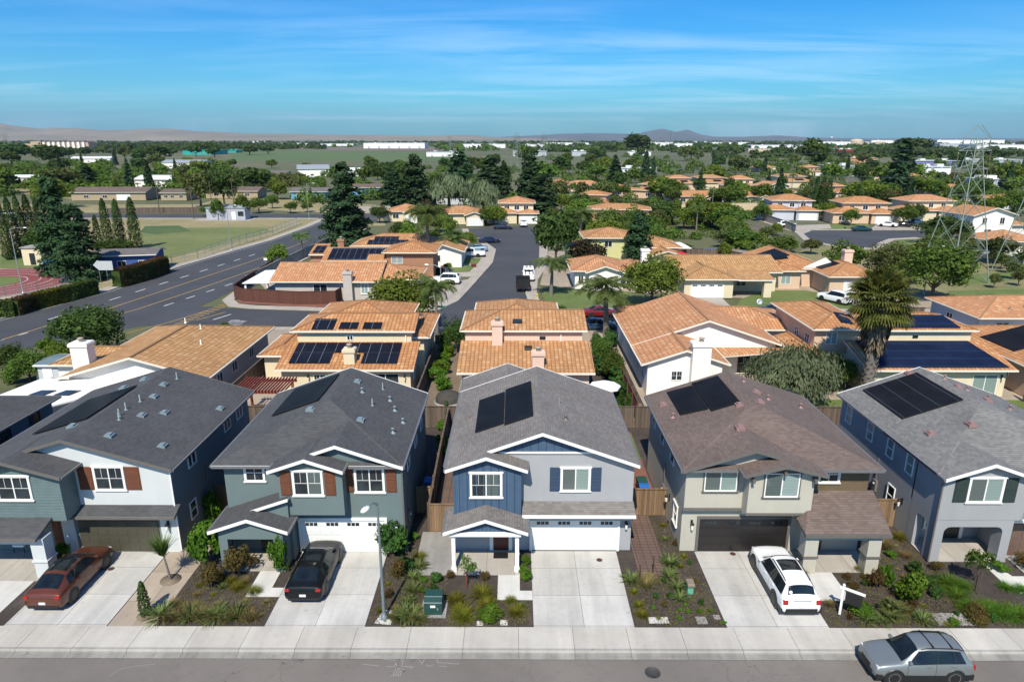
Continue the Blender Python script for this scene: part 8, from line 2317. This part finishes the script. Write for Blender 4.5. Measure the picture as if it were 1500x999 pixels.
for lab, x, y, s_ in (('lattice tower cut by the picture edge at the park', 87.5, 115.5, 1.0), ('far lattice tower right of the wide grey ranch roof', *at(757, 255), 1.1), ('far lattice tower above the cul-de-sac head', *at(796, 250), 1.1), ('faint lattice tower on the green field edge', *at(660, 232), 1.15), ('faint lattice tower left of the hotel', *at(14, 236), 1.2)):
 c = copy_tree(t0); c.location = (x, y, -.13); c.scale = (s_,)*3; c['label'] = lab; c.rotation_euler = (0, 0, .3 if x > 60 else .9)
def wire(a, b, sag=1.5):
 a, b = Vector(a), Vector(b); return [a.lerp(b, k/10) - Vector((0, 0, sag*4*(k/10)*(1 - k/10))) for k in range(11)]
w = MB()
for dx, z in ((-2.5, 20.7), (2.5, 20.7), (-3, 18.8), (3, 18.8), (-3, 16.0), (3, 16.0)):
 w.tube(wire((71.6 + dx, 110.5, z), (at(796, 250)[0] + dx, at(796, 250)[1], z + 1.8), 5), .008, 4); w.tube(wire((71.6 + dx, 110.5, z), (330 + dx, 60, z), 4), .008, 4)
tag(w.build('power_line', M['galv']), 'thin power lines running from the tall lattice tower', 'power line')
def pole(label, u, v, h, arm=True):
 x, y = at(u, v); root = empty('utility_pole'); tag(root, label, 'utility pole', 'wooden utility poles')
 q = MB(); q.tube([(0, 0, -.1), (0, 0, h)], [.16, .1], 8); q.build('pole', M['bark'], root)
 if arm: q = MB(); q.beam((-1.2, 0, h - .7), (1.2, 0, h - .7), .12, .14); q.build('cross_arm', M['bark'], root)
 root.location = (x, y, -.1)
pole('wooden utility pole before the white gabled ranch', 234, 312, 10); pole('wooden utility pole right of the small ranch house', 284, 320, 9.5); pole('utility pole left of the metal cabin', 311, 306, 9, False); pole('utility pole behind the metal cabin', 343, 305, 10)
pole('tall pole on the skyline left of the hills', 625, 268, 16, False); pole('tall mast among the far trees left of the oak', 980, 235, 32, False)
# ---------------------------------------------------------------- distant buildings
WH = m_plain('white_warehouse_wall', (.72, .73, .74), .6, var=.05, sc_=.02)
WG = m_plain('grey_warehouse_wall', (.38, .41, .44), .6, var=.08, sc_=.02)
WT = m_plain('tan_warehouse_wall', (.50, .40, .28), .6, var=.08, sc_=.02)
WO = m_plain('orange_brick_wall', (.46, .24, .10), .7, var=.08, sc_=.02)
WL = m_plain('lilac_wall', (.16, .17, .34), .6, var=.08, sc_=.02)
WR = m_plain('pale_flat_roof', (.55, .56, .57), .7, var=.06, sc_=.02)
WTEAL = m_plain('teal_shed_sheet', (.02, .30, .26), .6, var=.08, sc_=.05)
G_W = 'warehouses on the plain'
def warehouse(label, u0, u1, vb, vt, wall=None, roof=None, depth=None, name='warehouse', cat='warehouse', docks=True):
 (xa, y), (xb, _) = at(u0, vb), at(u1, vb); h_ = max(3.5, height_at(vt, y)); x0, w_ = (xa + xb)/2, xb - xa
 d = depth or max(12, min(160, w_*.5)); wall = wall or WH
 root = empty(name, (x0, y, -.15)); tag(root, label, cat, G_W)
 q = MB(); q.box(xa, xb, y, y + d, -.16, h_)
 n = max(3, int(w_/25))
 for k in range(n + 1): x = xa + w_*k/n; q.box(x - w_*.002 - .2, x + w_*.002 + .2, y - .4, y - .001, -.16, h_)
 q.build('wall', wall, root)
 r_ = MB(); r_.box(xa - .6, xb + .6, y - .6, y + d + .6, h_ + .01, h_ + .01 + h_*.05)
 for k in range(max(2, n//2)): x = xa + w_*(k + .5)/max(2, n//2); r_.box(x - 2, x + 2, y + d*.3, y + d*.3 + 4, h_ + h_*.06, h_ + h_*.06 + 1.4)
 r_.build('roof', roof or WR, root)
 if docks:
  for k in range(min(n, 9)): x = xa + w_*(k + .5)/min(n, 9); g_ = MB(); g_.box(x - w_*.012 - .8, x + w_*.012 + .8, y - .25, y - .002, .2, h_*.4); g_.build('dock_door', WG, root)
 return root
WHS = [('long white warehouse on the skyline beyond the green field', 533, 622, 217.6, 210), ('white warehouse partly behind the ragged conifers', 676, 740, 217, 211.5), ('small white warehouse right of the far towers', 765, 797, 218, 212), ('white warehouse left of the lone oak', 800, 862, 213, 209.5), ('white shed right of the lone oak', 953, 985, 214.5, 209), ('white shed beside the mast', 988, 1014, 216, 210.5),
    ('low white depot right of the mast', 1040, 1098, 212.5, 208.8), ('long white depot on the right skyline', 1100, 1182, 218, 213), ('white hall above the dark spired tree', 1186, 1246, 213, 208), ('white hall behind the storage tanks', 1276, 1332, 213, 206), ('great white warehouse far right on the skyline', 1372, 1470, 213, 205.5), ('white roofed warehouse at the picture edge', 1430, 1512, 222, 212.5), ('thin white depot far left of the long one', 470, 520, 214, 211), ('white depot behind the brown fields', 400, 465, 213, 210.5), ('tiny white depot at the foot of the hills', 370, 392, 209.3, 207.4), ('white sheds under the blue mountain', 1010, 1036, 210, 207.5)]
for a in WHS: warehouse(*a)
warehouse('grey warehouse behind the dark grove', 1376, 1425, 217, 211, WG); warehouse('grey depot before the long white depot', 1096, 1128, 224, 218, WT); warehouse('grey depot with a dim roof left of the oak', 752, 800, 229, 222, WG); warehouse('grey low depot behind the pointed conifer', 838, 858, 229, 222, WG)
warehouse('white grandstand like shed on the green field edge', 625, 672, 229.5, 223, WH, WG); warehouse('long white shed before the lone oak', 920, 953, 228, 222.5); warehouse('white trailer sheds in the far yard', 910, 960, 257, 247, WH, WR, 12)
warehouse('orange brick walled block among the far trees', 1245, 1284, 240, 232, WO, WT, name='shop_block', cat='shop'); warehouse('lilac walled store behind the lattice tower', 1340, 1402, 245, 236, WL, WR, name='shop_block', cat='shop'); warehouse('white store with a cream front left of the lattice tower', 1350, 1390, 259, 245, WH, WR, name='shop_block', cat='shop'); warehouse('grey flat roofed hall behind the slim cypresses', 1208, 1250, 252, 243, WG, WR, name='shop_block', cat='shop'); warehouse('long dark roofed store right of the lattice tower', 1400, 1500, 240, 236, WG, WR, name='shop_block', cat='shop')
warehouse('pale sheet roofed shed on the park side right of the tower', 1440, 1467, 274, 266, WG, M['lamp_lens'], 14, 'shed', 'shed', False); warehouse('teal roofed market shed beyond the farm trees', 268, 310, 227, 221, WTEAL, WTEAL, 60, 'market_shed', 'shed', False); warehouse('small teal shed right of the long teal one', 333, 346, 224, 220.5, WTEAL, WTEAL, 30, 'market_shed', 'shed', False)
warehouse('white trailers at the field edge by the steel barn', 508, 535, 259, 254.5, WH, WH, 5, 'trailer_home', 'trailer', False)
warehouse('pink and white low store in the far trees', 1228, 1250, 225, 219, M['red'], WR, name='shop_block', cat='shop')
for lab, u, vb, vt, wpx in (('largest white domed storage tank on the right skyline', 1254, 213, 203.8, 17), ('small tan domed storage tank right of the large one', 1288, 213, 207, 16), ('small white storage tank right of the large one', 1268, 213, 208, 9)):
 x, y = at(u, vb); h_ = height_at(vt, y); r_ = wpx*y/2000; root = empty('storage_tank', (x, y, 0)); tag(root, lab, 'storage tank', 'domed storage tanks')
 q = MB(); q.lathe([(r_, 0), (r_, h_*.7)], (x, y, 0), 24); q.build('wall', WH if 'tan' not in lab else WT, root); q = MB(); q.lathe([(r_*1.01, h_*.7), (r_*.8, h_*.88), (r_*.4, h_*.98), (0, h_)], (x, y, 0), 24); q.build('dome', WH if 'tan' not in lab else WT, root)
x, y = at(1217, 211); root = empty('water_tower', (x, y, 0)); tag(root, 'thin stemmed water tower on the right skyline', 'water tower'); q = MB(); q.lathe([(6, 0), (5, 60), (18, 75), (20, 85), (14, 96), (0, 100)], (x, y, 0), 14); q.build('tank', WG, root); root.scale = (.36, .36, .34)
# the hotel with water slides
x0, y0 = at(22, 219); x1, _ = at(131, 219)
root = empty('hotel', ((x0 + x1)/2, y0, 0)); tag(root, 'long tan hotel block with many white bays far left', 'hotel'); W_ = x1 - x0
q = MB(); q.box(x0 + W_*.36, x1, y0, y0 + 30, 0, height_at(209, y0)); q.box(x0, x0 + W_*.36, y0 + 5, y0 + 30, 0, height_at(211, y0)); q.box(x0 + W_*.24, x0 + W_*.38, y0 - 4, y0 + 26, 0, height_at(207.6, y0)); q.build('wall', m_plain('tan_render', (.42, .30, .20), .8), root)
for k in range(9): xx = x0 + W_*(.40 + .066*k); q = MB(); q.box(xx, xx + W_*.03, y0 - 4, y0 - .01, 0, height_at(208.3, y0)); q.build('bay', C_WHITE, root)
q = MB()
for k in range(10): xx = x0 + W_*(.40 + .06*k); q.prism([(xx, height_at(209, y0) + .1), (xx + W_*.05, height_at(209, y0) + .1), (xx + W_*.025, height_at(207, y0))], 'y', y0, y0 + 28)
q.build('roof', m_plain('dark_roof', (.10, .06, .05), .8), root)
for lab, u0, v0, u1, v1, c in (('yellow water slide before the hotel', 36, 216, 55, 219.5, (.75, .42, .02)), ('green water slide before the hotel', 50, 214.5, 64, 219, (.02, .36, .20)), ('orange water slide left of the hotel bays', 32, 218, 46, 220, (.70, .26, .02))):
 xa, ya = at(u0, 221); xb, _ = at(u1, 221); mt = m_plain('slide_' + lab.split()[0], c, .4); root = empty('water_slide', (xa, ya, 0)); tag(root, lab, 'water slide', 'water slides')
 za, zb = height_at(v0, ya), max(2, height_at(v1, ya)); q = MB(); q.tube([(xa + (xb - xa)*t, ya + 6*math.sin(t*9), za + (zb - za)*t) for t in [k/12 for k in range(13)]], 2.6, 8); q.build('chute', mt, root)
 q = MB(); q.tube([(xa, ya, 0), (xa, ya, za)], .8, 6); q.build('support', WG, root)
# fields and far woods
for pts, m_ in ((((330, 236), (640, 236), (690, 224), (350, 219)), 'field'), (((330, 219), (660, 221), (640, 216), (340, 216.5)), 'brownfield'), (((0, 280), (110, 292), (240, 283), (120, 262), (0, 268)), 'drygrass'), (((290, 300), (440, 310), (560, 312), (560, 300), (430, 292), (320, 290)), 'drygrass'), (((120, 311), (300, 311), (300, 299), (150, 299)), 'drygrass'), (((325, 298), (480, 290), (440, 268), (330, 272)), 'field2'), (((0, 310), (120, 311), (150, 300), (0, 298)), 'drygrass'), (((460, 258), (600, 262), (620, 243), (470, 240)), 'field2'), (((800, 236), (960, 236), (955, 228), (800, 228)), 'field2'), (((860, 244), (1000, 244), (980, 238), (860, 238)), 'brownfield'), (((1440, 284), (1500, 284), (1500, 268), (1440, 268)), 'drygrass'), (((380, 318), (560, 318), (565, 330), (460, 331)), 'drygrass'), (((130, 222), (330, 224), (330, 217), (130, 215)), 'brownfield')):
 sheet('field', px(*pts), -.145 + .004*rnd.random(), M[m_])
# olive scrub along the orchard
def blobs(name, mat, specs, seed, n, leaf, label, kind='stuff'):
 rs = np.random.RandomState(seed); V = [];
 for (u0, u1, v0, v1, h0, h1, cnt) in specs:
  for _ in range(cnt):
   x, y = at(rs.uniform(u0, u1), rs.uniform(v0, v1)); h_ = rs.uniform(h0, h1); r_ = h_*rs.uniform(.7, 1.6)
   m_ = n; u = unit(m_, rs); u[:, 2] = np.abs(u[:, 2]); p = u*np.array([r_, r_, h_])*rs.uniform(.7, 1.05, (m_, 1)) + np.array([x, y, 0])
   nr = u + rs.normal(scale=.4, size=u.shape); nr /= np.linalg.norm(nr, axis=1)[:, None]
   v, _q = leaf_quads(p, nr, h_*leaf, .7, rs); V.append(v)
 V = np.concatenate(V); o = raw_mesh(name, V, np.arange(len(V)).reshape(-1, 4), mat); tag(o, label, None, None, kind)
blobs('olive_scrub', L_OLIVE, [(330, 440, 262, 274, 2.5, 4.5, 120), (0, 120, 255, 268, 2, 4, 60), (240, 330, 262, 275, 2, 4, 40)], 3, 70, .28, 'olive green scrub and orchard rows left of the green field')
blobs('distant_woods', L_DARK, [(-400, 1900, 208.6, 211, 8, 14, 640), (640, 1800, 211, 216, 6, 12, 330), (140, 480, 211, 219, 6, 12, 240), (740, 1500, 216, 224, 5, 10, 170), (1040, 1500, 224, 232, 5, 9, 60), (-300, 340, 220, 226, 4, 8, 200)], 4, 34, .42, 'dark woods and shelter belts fading toward the hills')
blobs('distant_roofs_scrub', L_MID, [(640, 1500, 209, 222, 5, 12, 260), (-300, 640, 209, 216, 5, 11, 260)], 6, 30, .42, 'paler far trees scattered among the warehouses')
blobs('suburb_greenery', L_MID, [(780, 1500, 228, 262, 2.5, 6, 190), (830, 1500, 262, 318, 1.6, 3.8, 240), (840, 1110, 316, 372, 1.2, 2.6, 60), (440, 760, 246, 300, 2, 5, 120), (-40, 340, 238, 290, 2.5, 6.5, 240)], 9, 170, .15, 'low hedges and garden greenery between the far houses')
# hills
def ridge(name, crest, D, depth, mat, seed, rough=.16, rows=16, step=6):
 rs = np.random.RandomState(seed); us = np.arange(crest[0][0], crest[-1][0] + 1, step); cv = np.interp(us, [c[0] for c in crest], [c[1] for c in crest])
 from mathutils import noise as nz
 V, F = [], []
 nu = len(us)
 for j in range(rows + 6):
  t = j/rows
  for i, u in enumerate(us):
   H0 = height_at(cv[i], D); x = (u - 754)/1000*D*1.04 + CAM_H*0
   yy = D - depth*(1 - t); k = math.sin(min(t, 2 - t)*PI/2)**1.3 if t <= 1 else max(0, 1 - (t - 1)*2.2)
   n_ = nz.fractal(Vector((x/900, yy/1300, seed)), .9, 2.1, 5)*rough
   hz = max(-3, H0*k*(1 + n_*(1.2 - k)) + H0*n_*.5*k*(1 - k))
   V.append((x*(yy/D), yy, hz - .4 if j else -6))
 for j in range(rows + 5):
  for i in range(nu - 1): a = j*nu + i; F.append((a, a + 1, a + nu + 1, a + nu))
 mb = MB(); mb.add(V, F, sm=True); tag(mb.build(name, mat), kind='structure')
M_HILL = m_ground('dry_hill_grass', [(.10, .105, .055), (.22, .175, .10), (.31, .25, .155)], .0009, .004, .02, .6, 20)
M_HILL2 = m_ground('oak_hill', [(.05, .06, .035), (.10, .095, .06), (.18, .15, .10)], .0009, .004, .02, .6, 20)
ridge('hills', [(-700, 192), (-350, 187), (-180, 184), (-60, 180), (0, 181), (60, 183), (110, 189), (160, 188), (200, 191), (280, 189.5), (330, 193), (400, 196), (480, 197.5), (560, 198.5), (640, 199.5), (684, 198), (720, 201), (800, 204), (840, 206)], 13000, 4200, M_HILL, 3, .5)
ridge('mountain', [(700, 203), (790, 198.5), (850, 195.5), (915, 197), (938, 192), (955, 189.5), (972, 194), (985, 190.5), (1002, 197), (1022, 200.5), (1060, 201), (1110, 199), (1160, 202), (1240, 203.5), (1400, 203), (2100, 203.5)], 21000, 5200, M_HILL2, 8, .5)
# ---------------------------------------------------------------- air, sky, sun
hz = MB(); hz.box(-26000, 26000, -2500, 27500, -7.5, 900)
hm = bpy.data.materials.new('haze_air'); hm.use_nodes = True
for n_ in list(hm.node_tree.nodes):
 if n_.type == 'BSDF_PRINCIPLED': hm.node_tree.nodes.remove(n_)
pv = hm.node_tree.nodes.new('ShaderNodeVolumePrincipled'); pv.inputs['Color'].default_value = (.55, .74, 1.0, 1); pv.inputs['Density'].default_value = 3.4e-5; pv.inputs['Anisotropy'].default_value = .2
hm.node_tree.links.new(pv.outputs[0], [n_ for n_ in hm.node_tree.nodes if n_.type == 'OUTPUT_MATERIAL'][0].inputs['Volume'])
tag(hz.build('haze', hm), 'thin blue haze over the plain', None, None, 'stuff')
SUN_AZ, SUN_EL = 10.0, 49.0
a, e = math.radians(SUN_AZ), math.radians(SUN_EL)
ray_d = Vector((math.sin(a)*math.cos(e), math.cos(a)*math.cos(e), -math.sin(e)))
sd = bpy.data.lights.new('sun', 'SUN'); sd.energy = 4.2; sd.angle = math.radians(.55); sd.color = (1, .93, .79)
so = bpy.data.objects.new('sun', sd); COL.objects.link(so); so.rotation_euler = ray_d.to_track_quat('-Z', 'Y').to_euler()
wd = bpy.data.worlds.new('World'); sc.world = wd; wd.use_nodes = True
nt = wd.node_tree; bg = nt.nodes['Background']
sk = nt.nodes.new('ShaderNodeTexSky'); sk.sky_type = 'NISHITA'; sk.sun_disc = False; sk.sun_elevation = e; sk.sun_rotation = PI + a; sk.altitude = 10; sk.air_density = 1.0; sk.dust_density = .6; sk.ozone_density = 4.0
def N(t, **k):
 n_ = nt.nodes.new('ShaderNode' + t)
 for q, v in k.items():
  if q in n_.inputs: n_.inputs[q].default_value = v
  else: setattr(n_, q, v)
 return n_
def LK(a, b): nt.links.new(a, b)
tc = N('TexCoord'); sx = N('SeparateXYZ'); LK(tc.outputs['Generated'], sx.inputs[0])
zc = N('Math', operation='MAXIMUM'); LK(sx.outputs['Z'], zc.inputs[0]); zc.inputs[1].default_value = .02
zd = N('Math', operation='ADD'); LK(zc.outputs[0], zd.inputs[0]); zd.inputs[1].default_value = .06
dv = N('VectorMath', operation='DIVIDE'); LK(tc.outputs['Generated'], dv.inputs[0])
cb = N('CombineXYZ'); [LK(zd.outputs[0], cb.inputs[i]) for i in range(3)]; LK(cb.outputs[0], dv.inputs[1])
mp = N('Mapping'); LK(dv.outputs[0], mp.inputs[0]); mp.inputs['Scale'].default_value = (.42, 1.15, 0); mp.inputs['Rotation'].default_value = (0, 0, math.radians(-8)); mp.inputs['Location'].default_value = (2.2, .7, 0)
n1 = N('TexNoise', Scale=.9, Detail=7, Roughness=.62, Distortion=.5); LK(mp.outputs[0], n1.inputs['Vector'])
n2 = N('TexNoise', Scale=.32, Detail=2); LK(mp.outputs[0], n2.inputs['Vector'])
r1 = N('ValToRGB'); r1.color_ramp.elements[0].position = .43; r1.color_ramp.elements[1].position = .78; LK(n1.outputs[0], r1.inputs[0])
r2 = N('ValToRGB'); r2.color_ramp.elements[0].position = .34; r2.color_ramp.elements[1].position = .60; LK(n2.outputs[0], r2.inputs[0])
mu = N('Math', operation='MULTIPLY'); LK(r1.outputs[0], mu.inputs[0]); LK(r2.outputs[0], mu.inputs[1])
mu2 = N('Math', operation='MULTIPLY'); LK(mu.outputs[0], mu2.inputs[0]); mu2.inputs[1].default_value = .45
hs = N('HueSaturation', Saturation=1.5, Value=.8); LK(sk.outputs[0], hs.inputs['Color'])
hu = N('Mix', data_type='RGBA', blend_type='MULTIPLY'); hu.inputs[0].default_value = 1; hu.inputs[7].default_value = (.30, .80, 1.0, 1); LK(hs.outputs[0], hu.inputs[6])
mx = N('Mix', data_type='RGBA'); LK(mu2.outputs[0], mx.inputs[0]); LK(hu.outputs[2], mx.inputs[6]); mx.inputs[7].default_value = (6.2, 7.4, 8.6, 1)
LK(mx.outputs[2], bg.inputs['Color']); bg.inputs['Strength'].default_value = .115
# ---------------------------------------------------------------- labels by landmark
LM = [('the street lamp', -6.2, 27.4), ('the green transformer box', -3.9, 27.9), ('the white yard sign', 15.6, 27.6), ('the mint green pedestal', 7.4, 28.9), ('the black fastback car', -10.4, 31), ('the white porch posts', -1.5, 31.4), ('the arched porch', 24.5, 32.2), ('the olive garage door', -21.8, 33), ('the tan side path', -18.1, 28.5), ('the weathered concrete pad', 18.4, 27.4), ('the middle driveway', 3.3, 29.5), ('the cream solar house', -15, 57), ('the blush pink house', 1, 56), ('the white parasol', 7.7, 55), ('the white stout chimney', 16.3, 57), ('the tall fan palm', 29.9, 54.4), ('the white patio cover', -36, 51), ('the red pergola', -20.5, 52), ('the black box trailer', 1, 102),
   ('the running track', -100, 104), ('the metal cabin', *at(334, 322)), ('the asphalt court', 88, 165), ('the cul-de-sac head', -3, 184), ('the tall lattice tower', 71.6, 110.5), ('the cream road wall', *at(1040, 309)), ('the slim cypress trio', *at(1206, 306)), ('the far white farmhouse', *at(232, 278)), ('the brown roofed ranch', *at(160, 294)), ('the blue ranch house', *at(455, 293)), ('the grey ranch roof', *at(645, 300)), ('the steel barn', *at(460, 260)), ('the tallest pine', *at(1322, 290)), ('the lilac store', *at(1370, 245)), ('the orange brick block', *at(1264, 240)), ('the lone oak', *at(935, 224)), ('the far trailer sheds', *at(935, 257)), ('the long white shed', *at(133, 239)), ('the teal market shed', *at(289, 227)), ('the hotel', *at(76, 219)), ('the field edge grandstand', *at(648, 229)), ('the stacked peach house', *at(905, 338)), ('the wide low tile roof', *at(1020, 300)), ('the grey depot', *at(776, 229)), ('the far lattice tower', *at(796, 250)), ('the park lamp post', *at(1353, 432)), ('the steel shed', *at(268, 247)), ('the far white store', *at(1370, 259)), ('the pale sheet shed', *at(1453, 274)), ('the spired dark tree', *at(1190, 252)), ('the flat roofed hall', *at(1229, 252)), ('the dark far store', *at(1450, 240)), ('the low pale lawn house', *at(857, 281))]
ORD = ['nearest', 'second nearest', 'third nearest', 'fourth nearest', 'fifth nearest', 'sixth nearest', 'seventh nearest', 'eighth nearest', 'ninth nearest', 'tenth nearest', 'eleventh nearest', 'twelfth nearest', 'thirteenth nearest', 'fourteenth nearest', 'fifteenth nearest']
by = {}
for o, ds, x, y in TREES:
 d, nm = min((math.hypot(x - a, y - b), nm) for nm, a, b in LM)
 by.setdefault((ds, nm), []).append((d, o.name, o))
for (ds, nm), L in by.items():
 for k, (d, _, o) in enumerate(sorted(L, key=lambda q: q[:2])):
  o['label'] = f'{ds} {ORD[min(k, 14)]} {nm}' if k < 14 else f'{ds} among the crowd of trees farther from {nm}'
sc.cycles.use_denoising = True
sc.cycles.max_bounces = 6; sc.cycles.diffuse_bounces = 3; sc.cycles.glossy_bounces = 3; sc.cycles.transmission_bounces = 4; sc.cycles.transparent_max_bounces = 4; sc.cycles.volume_bounces = 0
sc.cycles.use_adaptive_sampling = True; sc.cycles.adaptive_threshold = .015
sc.view_settings.view_transform = 'Standard'; sc.view_settings.look = 'None'; sc.view_settings.exposure = 0.68; sc.view_settings.gamma = 1
